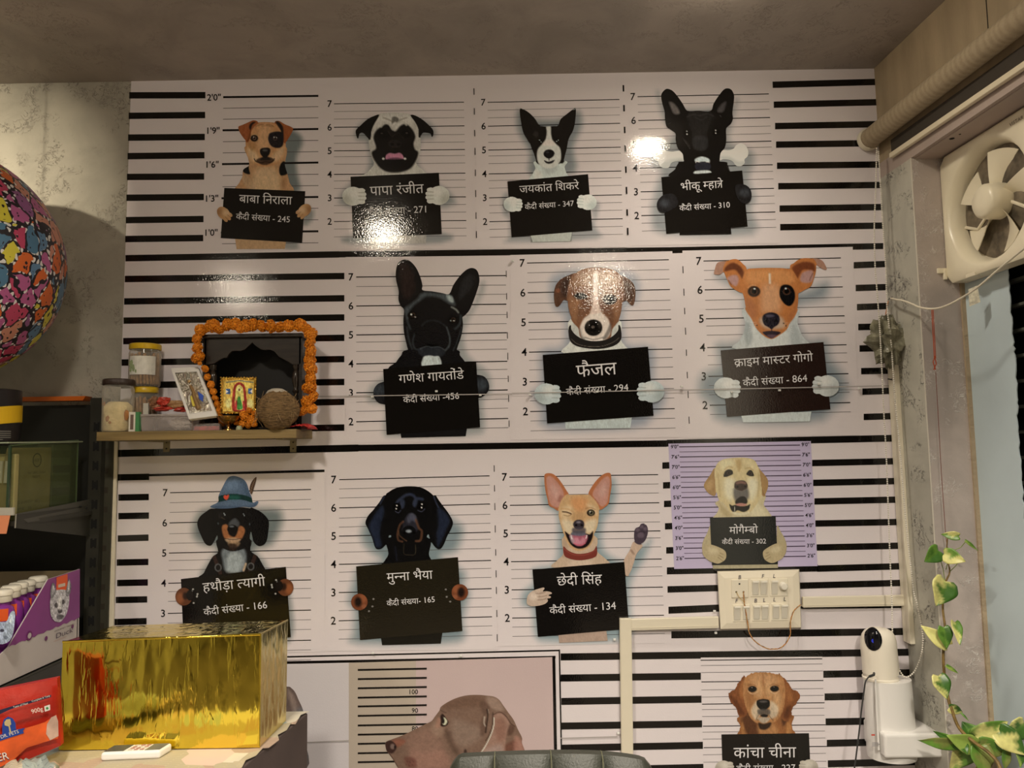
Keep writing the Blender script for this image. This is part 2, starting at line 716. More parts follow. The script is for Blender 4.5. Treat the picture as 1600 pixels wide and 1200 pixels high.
def sdf(pl, X, Y):
    """signed distance (negative inside) of grid points to a closed outline"""
    a = pl
    b = np.roll(pl, -1, 0)
    px, py = X.ravel(), Y.ravel()
    best = np.full(px.shape, 1e18)
    ins = np.zeros(px.shape, bool)
    for (ax, ay), (bx, by) in zip(a, b):
        dx, dy = bx - ax, by - ay
        l2 = dx * dx + dy * dy + 1e-12
        t = np.clip(((px - ax) * dx + (py - ay) * dy) / l2, 0, 1)
        best = np.minimum(best, (px - ax - t * dx) ** 2 + (py - ay - t * dy) ** 2)
        if ay != by:
            c = ((ay > py) != (by > py)) & (px < (bx - ax) * (py - ay) / (by - ay) + ax)
            ins ^= c
    d = np.sqrt(best)
    return np.where(ins, -d, d).reshape(X.shape)


def sdf_line(pl, X, Y):
    px, py = X.ravel(), Y.ravel()
    best = np.full(px.shape, 1e18)
    for (ax, ay), (bx, by) in zip(pl[:-1], pl[1:]):
        dx, dy = bx - ax, by - ay
        t = np.clip(((px - ax) * dx + (py - ay) * dy) / (dx * dx + dy * dy + 1e-12), 0, 1)
        best = np.minimum(best, (px - ax - t * dx) ** 2 + (py - ay - t * dy) ** 2)
    return np.sqrt(best).reshape(X.shape)


def vnoise(shape, cell, rng, stretch=(1, 1)):
    """smooth value noise 0..1"""
    h, w_ = shape
    gy, gx = int(h / (cell * stretch[1])) + 3, int(w_ / (cell * stretch[0])) + 3
    g = rng.random((gy, gx))
    y = np.linspace(0, gy - 2.001, h)
    x = np.linspace(0, gx - 2.001, w_)
    y0, x0 = y.astype(int), x.astype(int)
    fy, fx = (y - y0)[:, None], (x - x0)[None, :]
    fy, fx = fy * fy * (3 - 2 * fy), fx * fx * (3 - 2 * fx)
    a = g[np.ix_(y0, x0)] * (1 - fx) + g[np.ix_(y0, x0 + 1)] * fx
    b = g[np.ix_(y0 + 1, x0)] * (1 - fx) + g[np.ix_(y0 + 1, x0 + 1)] * fx
    return a * (1 - fy) + b * fy


class Crop:
    """a patch of the print, drawn in its own units: origin (ox, oy), s units per photograph pixel"""
    def __init__(s, ox, oy, sc, ref, gain=.9):
        s.ox, s.oy, s.s, s.ref, s.gain = ox, oy, sc, ref, gain

    def T(s, q):
        q = np.asarray(q, float)
        return np.stack([s.ox + q[:, 0] / s.s, s.oy + q[:, 1] / s.s], 1)

    def c(s, col):
        return rel(col, s.ref, .8 * s.gain)


class Paint:
    def __init__(s, crop, box, step, base=None):
        s.cr = crop
        s.x0, s.y0, s.x1, s.y1 = box
        st = step * crop.s
        nx, ny = int((s.x1 - s.x0) / st) + 2, int((s.y1 - s.y0) / st) + 2
        s.xs = np.linspace(s.x0, s.x1, nx)
        s.ys = np.linspace(s.y0, s.y1, ny)
        s.X, s.Y = np.meshgrid(s.xs, s.ys)
        s.st = st
        s.sil = np.full(s.X.shape, 1e9)
        s.C = np.zeros(s.X.shape + (3,))
        if base is not None:
            s.C[:] = np.array(crop.c(base)) ** (1 / 2.2)
        s.rng = np.random.default_rng(int(abs(s.x0) + s.y1 * 7) + 3)

    def _win(s, q, pad):
        i0 = max(0, np.searchsorted(s.xs, q[:, 0].min() - pad) - 1)
        i1 = min(len(s.xs), np.searchsorted(s.xs, q[:, 0].max() + pad) + 1)
        j0 = max(0, np.searchsorted(s.ys, q[:, 1].min() - pad) - 1)
        j1 = min(len(s.ys), np.searchsorted(s.ys, q[:, 1].max() + pad) + 1)
        return slice(j0, j1), slice(i0, i1)

    def _blend(s, w_, d, color, soft, a):
        al = np.clip(0.5 - d / soft, 0, 1)
        al = al * al * (3 - 2 * al) * a
        c = np.array(s.cr.c(color)) ** (1 / 2.2)
        s.C[w_] = s.C[w_] * (1 - al[..., None]) + c * al[..., None]

    def shape(s, color, q, soft=4, a=1.0, base=False, sharp=False, n=4):
        q = pts(q) if isinstance(q, str) else np.asarray(q, float)
        if not sharp: q = catmull(q, n)
        w_ = s._win(q, soft + 3 * s.st)
        if s.X[w_].size == 0: return s
        d = sdf(q, s.X[w_], s.Y[w_])
        if base:
            s.sil[w_] = np.minimum(s.sil[w_], d)
            s._blend(w_, d - soft * .5 - s.st, color, soft, a)
        else:
            s._blend(w_, d, color, soft, a)
        return s

    def base(s, color, q, soft=4, sharp=False):
        return s.shape(color, q, soft, 1.0, True, sharp)

    def join(s, x0, y0, x1, y1):
        """body hidden behind the board"""
        d = np.maximum(np.maximum(x0 - s.X, s.X - x1), np.maximum(y0 - s.Y, s.Y - y1))
        s.sil = np.minimum(s.sil, d)
        return s

    def line(s, color, q, w=3, soft=3, a=1.0):
        q = pts(q) if isinstance(q, str) else np.asarray(q, float)
        if len(q) > 2: q = catmull(q, 4, False)
        w_ = s._win(q, w + soft + s.st)
        if s.X[w_].size == 0: return s
        d = sdf_line(q, s.X[w_], s.Y[w_]) - w / 2
        s._blend(w_, d, color, soft, a)
        return s

    def dot(s, color, x, y, rx, ry=None, soft=4, a=1.0, rot=0.0, base=False):
        ry = rx if ry is None else ry
        t = np.linspace(0, 2 * PI, 20, endpoint=False)
        u, v = np.cos(t) * rx, np.sin(t) * ry
        cr, sr = math.cos(rot), math.sin(rot)
        return s.shape(color, np.stack([x + u * cr - v * sr, y + u * sr + v * cr], 1), soft, a, base, True)

    def fur(s, amt=0.08, cell=5, stretch=(1, 2.5)):
        """hair-like variation of the printed tone"""
        n = vnoise(s.X.shape, cell / s.st, s.rng, stretch) * 0.6 + vnoise(s.X.shape, 2.2 * cell / s.st, s.rng, stretch) * 0.4
        n2 = s.rng.random(s.X.shape)
        s.C *= (1 + amt * (2 * n - 1) + amt * 0.35 * (2 * n2 - 1))[..., None]
        return s

    def ripple(s, amp=2.0, cell=8):
        """ragged coat outline"""
        s.sil += (vnoise(s.X.shape, max(1.2, cell / s.st), s.rng) - 0.5) * 2 * amp
        return s

    def build(s, name, parent, k, m=None, whole=False):
        ny, nx = s.X.shape
        idx = np.arange(ny * nx).reshape(ny, nx)
        quads = np.stack([idx[:-1, :-1], idx[1:, :-1], idx[1:, 1:], idx[:-1, 1:]], -1)
        if whole:
            keep = np.ones((ny - 1, nx - 1), bool)
            X, Y = s.X.copy(), s.Y.copy()
        else:
            ins = s.sil < 0
            keep = ins[:-1, :-1] | ins[1:, :-1] | ins[1:, 1:] | ins[:-1, 1:]
            sil = np.minimum(s.sil, 3 * s.st)
            gy, gx = np.gradient(sil, s.ys, s.xs)
            g = np.sqrt(gx ** 2 + gy ** 2) + 1e-6
            g = np.maximum(g, 0.6)
            mv = np.clip(s.sil, 0, 1.6 * s.st)
            X = s.X - gx / g * mv
            Y = s.Y - gy / g * mv
        F = quads[keep]
        used = np.unique(F)
        mp = np.full(ny * nx, -1)
        mp[used] = np.arange(len(used))
        q = np.stack([X.ravel()[used], Y.ravel()[used]], 1)
        V = PN(s.cr.T(q), YL(k))
        ink = np.clip(s.C.reshape(-1, 3)[used], 0, 1) ** 2.2
        return obj(name, V, mp[F], m or print_mat('printed_ink'), parent, ink=ink)


WHITE = (0.79, 0.735, 0.765)
BLACK = (0.006, 0.005, 0.0045)
M_WHITE = print_mat('print_white', WHITE)
M_BLACK = print_mat('print_black', BLACK)
M_BOARD = print_mat('print_board', (0.007, 0.006, 0.0055))
M_LINE = print_mat('print_line', (0.010, 0.009, 0.010))
M_LINE2 = print_mat('print_line_soft', (0.10, 0.092, 0.10))
M_TEXT = print_mat('print_text_white', (0.78, 0.77, 0.8))

FR = [(.33, .65), (.36, .68), (.25, .57), (.28, .6), (.32, .64), (.32, .65)]


def merge_bars(name, bars, m, parent, k, T):
    V, F = [], []
    for x0, y0, x1, y1, th in bars:
        n = len(V)
        V += [(x0, y0 - th / 2), (x1, y1 - th / 2), (x1, y1 + th / 2), (x0, y0 + th / 2)]
        F.append((n, n + 3, n + 2, n + 1))
    return obj(name, PN(T(np.array(V, float)), YL(k)), F, m, parent)


def poster(label, crop, panel, shadows=(), tint='#ffffff', group='mugshot posters of dogs', step=4.0, fills=()):
    """printed panel with the soft print shadow behind the animal; returns the thing"""
    q = crop.T(pts(panel))
    c = P(q[:, 0].mean(), q[:, 1].max(), YL(2))
    t = thing('mugshot_poster', c, label, 'poster', group)
    pq = pts(panel)
    x0, y0, x1, y1 = pq[:, 0].min(), pq[:, 1].min(), pq[:, 0].max(), pq[:, 1].max()
    pa = Paint(crop, (0, 0, 1, 1), step)
    n = 2 + int((x1 - x0) / (step * crop.s)), 2 + int((y1 - y0) / (step * crop.s))
    u, v = np.meshgrid(np.linspace(0, 1, n[0]), np.linspace(0, 1, n[1]))
    A, B, C_, D = pq                      # tl tr br bl
    X = (A[0] * (1 - u) + B[0] * u) * (1 - v) + (D[0] * (1 - u) + C_[0] * u) * v
    Y = (A[1] * (1 - u) + B[1] * u) * (1 - v) + (D[1] * (1 - u) + C_[1] * u) * v
    pa.X, pa.Y = X, Y
    pa.sil = np.zeros(X.shape) - 1
    tn = np.array(L(tint)) * np.array(WHITE)
    pa.C = np.ones(X.shape + (3,)) * tn ** (1 / 2.2)
    for col, qq, soft, a in shadows:
        qq = catmull(pts(qq), 3)
        d = sdf(qq, X, Y)
        al = np.clip(0.5 - d / soft, 0, 1)
        al = (al * al * (3 - 2 * al) * a)[..., None]
        cs = np.array(crop.c(col)); cs = (cs * .7 + cs.mean() * .3) * .9
        pa.C = pa.C * (1 - al * .85) + (cs ** (1 / 2.2)) * al * .85
    pa.st = step * crop.s
    pa.build('panel', t, 2, whole=True)
    return t


def scale_lines(t, crop, tl, tr, bl, br, th=5.5, thin=2.6, nums='765432', nx=-30, size=48, upto=6.7, start=0, cut=None):
    (x0, y0), (x1, y1), (x2, y2), (x3, y3) = tl, tr, bl, br

    def at(u, side):
        u = u / 5.0
        if side == 0: return x0 + (x2 - x0) * u, y0 + (y2 - y0) * u
        return x1 + (x3 - x1) * u, y1 + (y3 - y1) * u
    B1, B2 = [], []
    for i in range(6):
        a, b = at(i, 0), at(i, 1)
        B1.append((*a, *b, th))
        for f in FR[i]:
            if i + f <= upto:
                a, b = at(i + f, 0), at(i + f, 1)
                B2.append((*a, *b, thin))
    merge_bars('height_lines', B1, M_LINE, t, 3, crop.T)
    merge_bars('height_lines', B2, M_LINE2, t, 3, crop.T)
    sl = (y1 - y0) / (x1 - x0)
    for i, ch in enumerate(nums):
        x, y = at(i, 0)
        x += nx
        lab(t, crop, ch, x, y, size, sl)


def lab(t, crop, s, x, y, size, sl=-0.02, m=None, name='numeral'):
    """text centred at x, y (crop units) with cap height size*0.72"""
    V, T = GL2.compose(s)
    size *= 1.38
    w0, w1, h = V[:, 0].min(), V[:, 0].max(), 0.66
    cx = (w0 + w1) / 2
    Q = np.stack([x + (V[:, 0] - cx) * size + (V[:, 1] - h / 2) * size * sl * -1 * 0, y - (V[:, 1] - h / 2) * size + (V[:, 0] - cx) * size * sl], 1)
    W3_ = PN(crop.T(Q), YL(4)); W3_[:, 1] -= GL2.dep
    return obj(name, W3_, T, m or M_LINE, t)


def board(t, crop, q, texts, k=6, m=None):
    flat_poly('name_board', pts(q), m or M_BOARD, t, k, crop.T)
    for s, ax, ay, bx, by, tall in texts:
        letters('lettering', s, (ax, ay), (bx, by), M_TEXT, t, lambda Q: PN(crop.T(Q), YL(k + 1)), tall=tall)


def paw(t, crop, cx, cy, r, col, dark, light, face=1, rot=0.0, ry=0.85, k=8, toes=4, step=1.0):
    """a paw holding the board edge; face=+1: toes point right"""
    p = Paint(crop, (cx - r * 1.9, cy - r * 1.9, cx + r * 1.9, cy + r * 1.9), step)
    cr, sr = math.cos(rot), math.sin(rot)

    def R(u, v):
        u *= face
        return cx + (u * cr - v * sr) * r, cy + (u * sr + v * cr) * r
    p.dot(col, *R(-.15, 0), r * .95, r * ry, rot=rot, base=True, soft=5)
    for i in range(toes):
        v = (i - (toes - 1) / 2) * (1.35 / toes)
        u = .78 - abs(v) * .35
        p.dot(col, *R(u, v), r * .34, r * .21, rot=rot, base=True, soft=4)
    p.dot(dark, *R(-.75, .35), r * .5, r * .5, soft=r * .9, a=.45)
    p.dot(light, *R(.1, -.3), r * .5, r * .4, soft=r * .8, a=.7)
    for i in range(toes - 1):
        v = (i - (toes - 2) / 2) * (1.35 / toes)
        p.line(dark, [R(.35, v * .9), R(1.0 - abs(v) * .3, v)], r * .05, r * .1, a=.85)
    p.ripple(1.2, 5).fur(.05, 4)
    p.build('paw', t, k)
# ------------------------------------------------------------------ striped wallpaper with printed bars
wp = thing('striped_wallpaper', P(800, 1400, YP), 'glossy white vinyl wallpaper with black horizontal bars covering the back wall', 'wallpaper')
# outline of the sheet: left edge, right edge at the corner
sheet = G().prism([P(205, 124.5, YP), P(1372, 107, YP), P(1404, 700, YP), P(1441, 1260, YP), P(1441, 1500, YP), P(170, 1500, YP), P(178, 975, YP), P(190, 560, YP)][::-1], (0, 0.0015, 0))
sheet.build('sheet', M_WHITE, wp)


def bars(rows, th=10):
    for r in rows:
        x0, y0, x1, y1 = r[:4]
        quad_strip('stripe', x0, y0, x1, y1, r[4] if len(r) > 4 else th, M_BLACK, wp)


# upper left block
ly = [149, 181, 215, 244, 276.5, 309, 344, 373.5]
ry = [148.7, 179.7, 214, 242.5, 275.8, 307.8, 342.2, 371.9]
bars([(202 - i * 0.9, a, 321 - i * .5, b) for i, (a, b) in enumerate(zip(ly, ry))])
# full width bands between the rows
bars([(196, 403.5, 530, 397.5, 10), (530, 397.5, 1045, 391, 9.5), (1045, 391, 1380, 384.5, 9.5)])
bars([(184, 708.5, 560, 700, 11), (560, 700, 1042, 693, 10), (1042, 692.5, 1404, 684.5, 10.5)])
# left middle block
bars([(195, 436, 538, 431.3), (194, 471, 538, 466), (193, 501, 538, 496), (192.5, 533, 538, 527.8), (190, 566.5, 538, 561), (189, 602, 538, 596.8), (188, 636, 538, 627.8), (186, 674, 538, 668)])
# left lower block
bars([(184, 746, 233, 745), (185, 777.5, 232.5, 776.5), (185, 806.5, 233, 805.6), (184, 841.5, 232, 840), (182.5, 879, 232, 878), (183, 911, 231, 910), (181, 937.5, 230, 936.5), (179, 972, 229, 970.5), (178, 1004, 229, 1003)])
# upper right block
lx = [1207, 1209, 1211, 1212.6, 1214, 1216, 1218, 1219]
ly = [132.5, 163.6, 197, 226, 259, 291, 326, 355]
rx = [1369, 1370, 1372, 1373.5, 1375.5, 1377, 1379, 1380]
ry = [128, 159.7, 194, 223.5, 257, 289, 323.5, 352.5]
bars(list(zip(lx, ly, rx, ry)))
# right middle block
lx = [1334, 1337, 1339, 1341, 1343, 1345.5, 1347.5, 1349.5]
ly = [414.5, 450, 480, 511, 544.5, 580, 612, 651.5]
rx = [1384, 1386, 1387.5, 1389.5, 1393, 1396, 1398, 1400.5]
ry = [412.5, 448.5, 478, 510, 543.5, 579, 610.5, 650]
bars(list(zip(lx, ly, rx, ry)))
# both sides of the lilac poster
bars([(1035, 727.5, 1047, 727), (1036, 758.5, 1047, 758), (1037.5, 787.5, 1049, 787), (1039, 822.5, 1051, 822), (1041, 860, 1053, 859.7), (1042, 892, 1278, 887.5, 11)])
lx = [1269, 1270.6, 1272.5, 1274, 1276, 1277]
ly = [723.5, 754.5, 783.5, 818, 855.5, 888.5]
rx = [1405, 1407, 1409, 1411.5, 1414, 1416]
ry = [720.5, 751.5, 780.5, 815.5, 852.5, 884.5]
bars(list(zip(lx, ly, rx, ry)))
# around the switchboard
bars([(1043, 921, 1419, 910.5), (1044.5, 953.5, 1124, 950, 11), (1124, 950, 1424, 948, 4), (1049, 992, 1427, 986.5, 11), (876, 1026.5, 1428, 1019, 11)])
for (xl, yl, x1, y1), (x2, y2, xr, yr) in zip(
        [(876, 1059.5, 1095, 1056.5), (877, 1096, 1096, 1092.5), (877, 1134.5, 1097, 1131), (878, 1169, 1099, 1164.5), (879, 1204, 1100, 1199)],
        [(1286.5, 1053.5, 1430, 1051), (1288.5, 1089, 1432, 1086), (1290, 1128, 1435, 1125.5), (1292, 1161.5, 1437, 1158), (1293.5, 1193.5, 1439, 1190)]):
    bars([(xl, yl, x1, y1, 11), (x2, y2, xr, yr, 11)])
# frame lines round the weimaraner print
bars([(440, 1026.5, 874.5, 1016.3, 2.4), (440, 1035.5, 868, 1026.8, 4.2)])
flat_poly('frame_line', [(873, 1015), (875, 1015), (880, 1260), (878, 1260)], M_BLACK, wp, 5)
flat_poly('frame_line', [(863, 1025), (867.5, 1025), (872, 1260), (867.5, 1260)], M_BLACK, wp, 5)
quad_strip('frame_line', 232, 742.5, 507, 735.5, 3.6, M_BLACK, wp, 4)
# dashed dividers between the mugshots
def dashes(x0, y0, x1, y1, segs, w_):
    for a, b in segs:
        ua, ub = (a - y0) / (y1 - y0), (b - y0) / (y1 - y0)
        xa, xb = x0 + (x1 - x0) * ua, x0 + (x1 - x0) * ub
        flat_poly('dash', [(xa - w_ / 2, a), (xa + w_ / 2, a), (xb + w_ / 2, b), (xb - w_ / 2, b)], M_LINE, wp, 5)


dashes(740.5, 138, 744.5, 372, [(138, 148), (169, 179), (203, 213), (231, 242), (265, 275), (297, 308), (332, 342), (361, 372)], 1.1)
dashes(974, 133, 981, 366, [(133, 143), (164, 174), (198, 208), (227, 238), (260, 270), (292, 303), (327, 337), (356, 367)], 2.4)
dashes(791, 423, 795.5, 667, [(423, 433), (458, 468), (487, 497), (519, 529), (551, 562), (587, 597), (617, 628), (657, 667)], .9)
dashes(1067, 416, 1077, 662, [(416, 427), (451, 462), (481, 491), (512, 523), (546, 556), (581, 591), (611, 622), (651, 662)], 1.2)
dashes(772, 727, 777, 1002, [(727, 737), (758, 768), (786, 797), (821, 832), (858, 868), (891, 902), (917, 928), (953, 964), (991, 1002)], 1.0)
# seam of the two vinyl widths, slightly proud
sm = mat('seam_shadow', (0.42, 0.39, 0.38), 0.3)  # plain grey of the seam strips
for x0, y0, x1, y1 in ((497, 619.5, 800, 615.5), (800, 614.5, 1065, 609), (1065, 609.5, 1400, 602.5), (876, 1153.5, 965, 1151), (480, 1160, 545, 1157)):
    quad_strip('seam', x0, y0, x1, y1, 1.5, sm, wp, 13)
M_PIN = mat('pin_white', (0.75, 0.75, 0.72), 0.3)
CL = {'upper seam': ((682, 611.5, 'over the dash before number 456'), (582, 620, 'at the left elbow of tilted bulldog'), (750.5, 617.5, 'at the right elbow of tilted bulldog'), (828, 617, 'left of the collared dog'), (933, 612, 'over the number 294'), (1065, 604, 'between the two terrier posters'), (1143, 612.5, 'on the left paw above board 864'), (1217.5, 610, 'under the number 864'), (1279, 600, 'on the right paw above board 864'), (1342, 607, 'at the right end of the seam')),
      'wallpaper': ((583, 1020, 'above the weimaraner frame, left one'), (720, 1024.5, 'above the weimaraner frame, right one'), (960, 999, 'left of the trunking corner'), (966, 1145, 'low beside the vertical trunking'), (1116, 954.5, 'just left of the switchboard'), (1118, 988.5, 'under the lower left corner of switchboard'), (1416, 963, 'under the right trunking end'), (801, 408, 'by the numeral 7 of the collared dog'))}
for k_, v_ in CL.items():
    for x, y, d_ in v_:
        c = P(x, y, YL(13))
        o = G().box((c.x - .004, c.y - .006, c.z - .003), (c.x + .004, YL(11), c.z + .003)).build('wall_clip', M_PIN, bevel=.001)
        tag(o, 'tiny white clip on the ' + k_ + ', ' + d_, 'clip', 'tiny cable clips on the wallpaper')
# ================================================================== the mugshots, top row
KS = 'कैदी संख्या - '

# ---- 1 small tan terrier, one eye patch
def dog_terrier():
    c = Crop(310, 130, 4.444, '#a58c84', .62)
    t = poster('mugshot poster of small tan terrier with folded ears and black eye patch, board number 245', c,
               '160,20 838,5 838,1152 150,1165',
               [('#4c5a5c', '600,345 700,355 722,420 680,520 690,640 705,740 600,745', 50, .95),
                ('#4c5a5c', '600,1095 680,1095 690,1150 600,1150', 40, .6), ('#4c5a5c', '760,900 800,880 790,950 740,990 720,950', 40, .7)])
    yl, yr = [97, 327, 562, 799, 1038], [88, 318, 551, 790, 1028]
    merge_bars('height_lines', [(172 - i * 4, a, 833, b, 14) for i, (a, b) in enumerate(zip(yl, yr))], M_LINE, t, 3, c.T)
    tl, tr_ = [174, 250, 406, 484, 641, 719, 876, 956, 1115], [163, 240, 397, 475, 632, 711, 868, 948, 1108]
    merge_bars('height_lines', [(172 - i, a, 833, b, 4) for i, (a, b) in enumerate(zip(tl, tr_))], M_LINE2, t, 3, c.T)
    for s, x, y in (("2'0''", 108, 99), ("1'9''", 104, 330), ("1'6''", 98, 565), ("1'3''", 95, 801), ("1'0''", 91, 1038)):
        lab(t, c, s, x, y, 46)
    p = Paint(c, (110, 240, 800, 1170), 1.0)
    p.join(300, 740, 560, 1100)
    T1, T2 = '#b98a5c', '#7a4a22'
    p.base('#a87d58', '255,1080 612,1080 600,1150 265,1152', sharp=True)
    p.base('#aa764e', '335,430 345,520 352,570 312,600 305,650 285,690 272,760 640,760 632,690 618,630 600,560 598,430')
    p.shape('#c39c76', '400,600 380,760 560,760 540,600', 60, .7)
    p.shape('#8a5c36', '305,650 345,640 370,700 350,740 320,700', 30, .5)
    p.shape('#8a5c36', '600,650 610,700 590,740 570,700', 30, .6)
    p.shape('#0c0c0e', '320,572 345,552 352,600 358,632 318,622 306,600', 8)
    p.shape('#0c0c0e', '575,555 600,545 622,600 614,632 572,640 560,600', 8)
    p.shape('#b48c6c', '345,640 400,740 360,760 300,660', 18, .6)
    p.base('#b27545', '398,278 440,270 510,272 548,282 582,330 604,400 604,450 585,505 560,545 520,562 460,572 400,560 360,520 335,470 328,400 350,330 375,290')
    p.shape('#c39068', '430,300 400,420 420,470 500,480 510,300', 60, .6)
    p.shape('#c8a27c', '345,450 400,480 430,540 380,545 345,500', 40, .8)
    p.shape('#c8a27c', '590,440 520,490 500,540 550,540 590,500', 40, .7)
    p.shape('#94622f', '350,400 400,430 380,470 345,440', 30, .5)
    p.line('#6b4322', '400,300 420,290 450,288', 5, 8, .7); p.line('#6b4322', '470,288 500,290 525,302', 5, 8, .7)
    p.line('#6b4322', '440,300 480,296 510,304', 5, 8, .5)
    p.base('#8c4417', '405,262 380,258 350,270 305,290 278,302 282,330 300,362 325,394 342,404 356,372 362,330 385,296 412,274')
    p.shape('#141012', '398,270 375,290 362,325 352,300 372,272', 10, .9)
    p.line('#5c2a10', '362,330 352,380 340,400', 6, 8)
    p.base('#8c4417', '530,268 560,262 600,285 652,308 654,332 622,388 602,412 588,380 580,330 560,292')
    p.shape('#141012', '536,270 558,268 585,300 592,350 588,380 572,330', 10, .9)
    p.shape('#1a1418', '500,345 545,335 585,345 592,400 580,440 545,450 505,435 485,395 488,362', 8)
    p.dot('#1c1210', 388, 382, 27, 24, soft=8); p.dot('#6b4a3a', 389, 381, 13); p.dot('#0a0808', 389, 381, 8); p.dot('#c9c0b8', 384, 374, 3.5)
    p.line('#e0b080', '362,378 370,362 392,356 412,366', 3, 5, .5)
    p.dot('#4a3430', 533, 382, 15); p.dot('#0a0808', 533, 382, 9); p.dot('#cfc8c0', 526, 376, 4); p.dot('#cfc8c0', 542, 378, 3)
    p.shape('#3a2418', '400,535 440,515 500,515 525,535 495,560 465,568 430,562', 10, .9)
    p.line('#1c100c', '388,525 402,545 440,552 465,545 500,550 520,540 527,524', 6, 6)
    p.shape('#171213', '428,462 445,450 485,448 500,462 495,490 478,512 462,518 446,510 430,488', 6)
    p.shape('#171213', '450,510 480,510 500,532 430,534', 12, .8)
    p.dot('#6b625e', 462, 466, 18, 7, soft=12, a=.6)
    p.fur(.09, 6).build('dog', t, 5)
    board(t, c, '180,727 742,750 720,1108 155,1075', [('बाबा निराला', 282, 829, 650, 843, 1.0), (KS + '245', 260, 944, 634, 967, 1.0)])
    for cx, cy, f, ro in ((180, 908, 1, .75), (732, 888, -1, -.75)):
        paw(t, c, cx, cy, 54, '#a8764a', '#6b3c1a', '#c39a78', f, ro, .72, toes=3)


# ---- 2 pug
def dog_pug():
    c = Crop(500, 130, 4.446, '#9e8d87', .78)
    t = poster('mugshot poster of pug with black muzzle and open mouth, board number 271', c,
               '30,15 1062,5 1062,1150 30,1162',
               [('#4a5a62', '250,330 360,250 700,250 800,330 780,380 700,400 680,560 780,680 900,760 880,860 200,860 170,740 330,620 330,420 260,390', 70, .75),
                ('#4a5a62', '220,1060 860,1040 840,1110 220,1115', 45, .7)])
    scale_lines(t, c, (97, 143), (1000, 132), (97, 961), (1016, 954))
    p = Paint(c, (230, 195, 810, 1120), 1.0)
    p.join(400, 640, 680, 1060)
    p.base('#8c8480', '330,1040 740,1040 735,1112 345,1116', sharp=True)
    p.base('#a09893', '300,660 330,620 370,575 400,550 640,550 680,575 720,610 745,660')
    p.base('#9a918c', '400,222 450,208 520,204 590,208 640,225 670,270 692,330 700,420 690,500 660,560 620,600 520,615 420,600 375,550 350,480 338,410 345,340 365,280')
    p.shape('#b5aca6', '420,230 600,225 640,280 560,300 520,330 480,300 400,290', 50, .6)
    p.base('#0d0b0b', '405,222 380,226 330,250 280,295 252,322 248,345 258,380 266,382 276,350 300,346 330,378 345,385 352,330 372,280')
    p.base('#0d0b0b', '635,222 665,226 715,255 760,295 785,325 788,355 778,374 768,352 745,345 715,345 692,372 690,320 668,270')
    p.shape('#17130f', '500,240 520,232 545,245 540,275 520,268 500,280', 14, .6)
    p.line('#5b5046', '440,240 480,255 505,270', 7, 14, .7); p.line('#5b5046', '600,240 560,255 540,270', 7, 14, .7)
    p.shape('#0e0b0b', '430,300 460,285 490,300 520,335 560,295 600,285 640,320 662,370 650,420 660,460 682,480 670,530 630,590 560,618 480,618 420,590 375,530 360,480 390,450 372,380 390,330', 16)
    p.line('#9c938e', '425,302 440,278 462,272 482,285 505,322 520,300 545,272 575,268 600,290', 13, 12, .9)
    p.dot('#050505', 440, 355, 34, 28, soft=16); p.dot('#050505', 590, 352, 36, 28, soft=16)
    p.dot('#3a302c', 428, 348, 10, 5, soft=8, a=.8); p.dot('#3a302c', 604, 346, 10, 5, soft=8, a=.8)
    p.line('#2c2420', '470,330 500,370 540,345 580,380', 4, 10, .6)
    p.dot('#1d1818', 520, 420, 52, 30, soft=20, a=.8); p.dot('#050505', 500, 425, 11, 7, soft=8); p.dot('#050505', 545, 425, 11, 7, soft=8)
    p.shape('#a0607a', '458,530 460,500 485,485 520,490 550,483 572,496 580,525 540,518 500,520', 8)
    p.shape('#6b3c52', '465,528 500,517 545,517 575,527 540,530 490,532', 8, .8)
    p.dot('#c9c6b8', 440, 525, 9, 8, soft=5); p.dot('#c9c6b8', 590, 525, 9, 8, soft=5)
    p.shape('#070606', '420,540 520,532 620,540 600,590 520,600 440,590', 20, .8)
    p.fur(.1, 6).build('dog', t, 5)
    board(t, c, '212,650 826,622 846,1048 230,1076', [('पापा रंजीत', 348, 780, 722, 762, 1.0), (KS + '271', 326, 916, 738, 898, 1.0)])
    paw(t, c, 240, 785, 78, '#a8a29d', '#6f6a60', '#c6c1bb', 1, 0)
    paw(t, c, 815, 780, 78, '#a8a29d', '#6f6a60', '#c6c1bb', -1, 0)


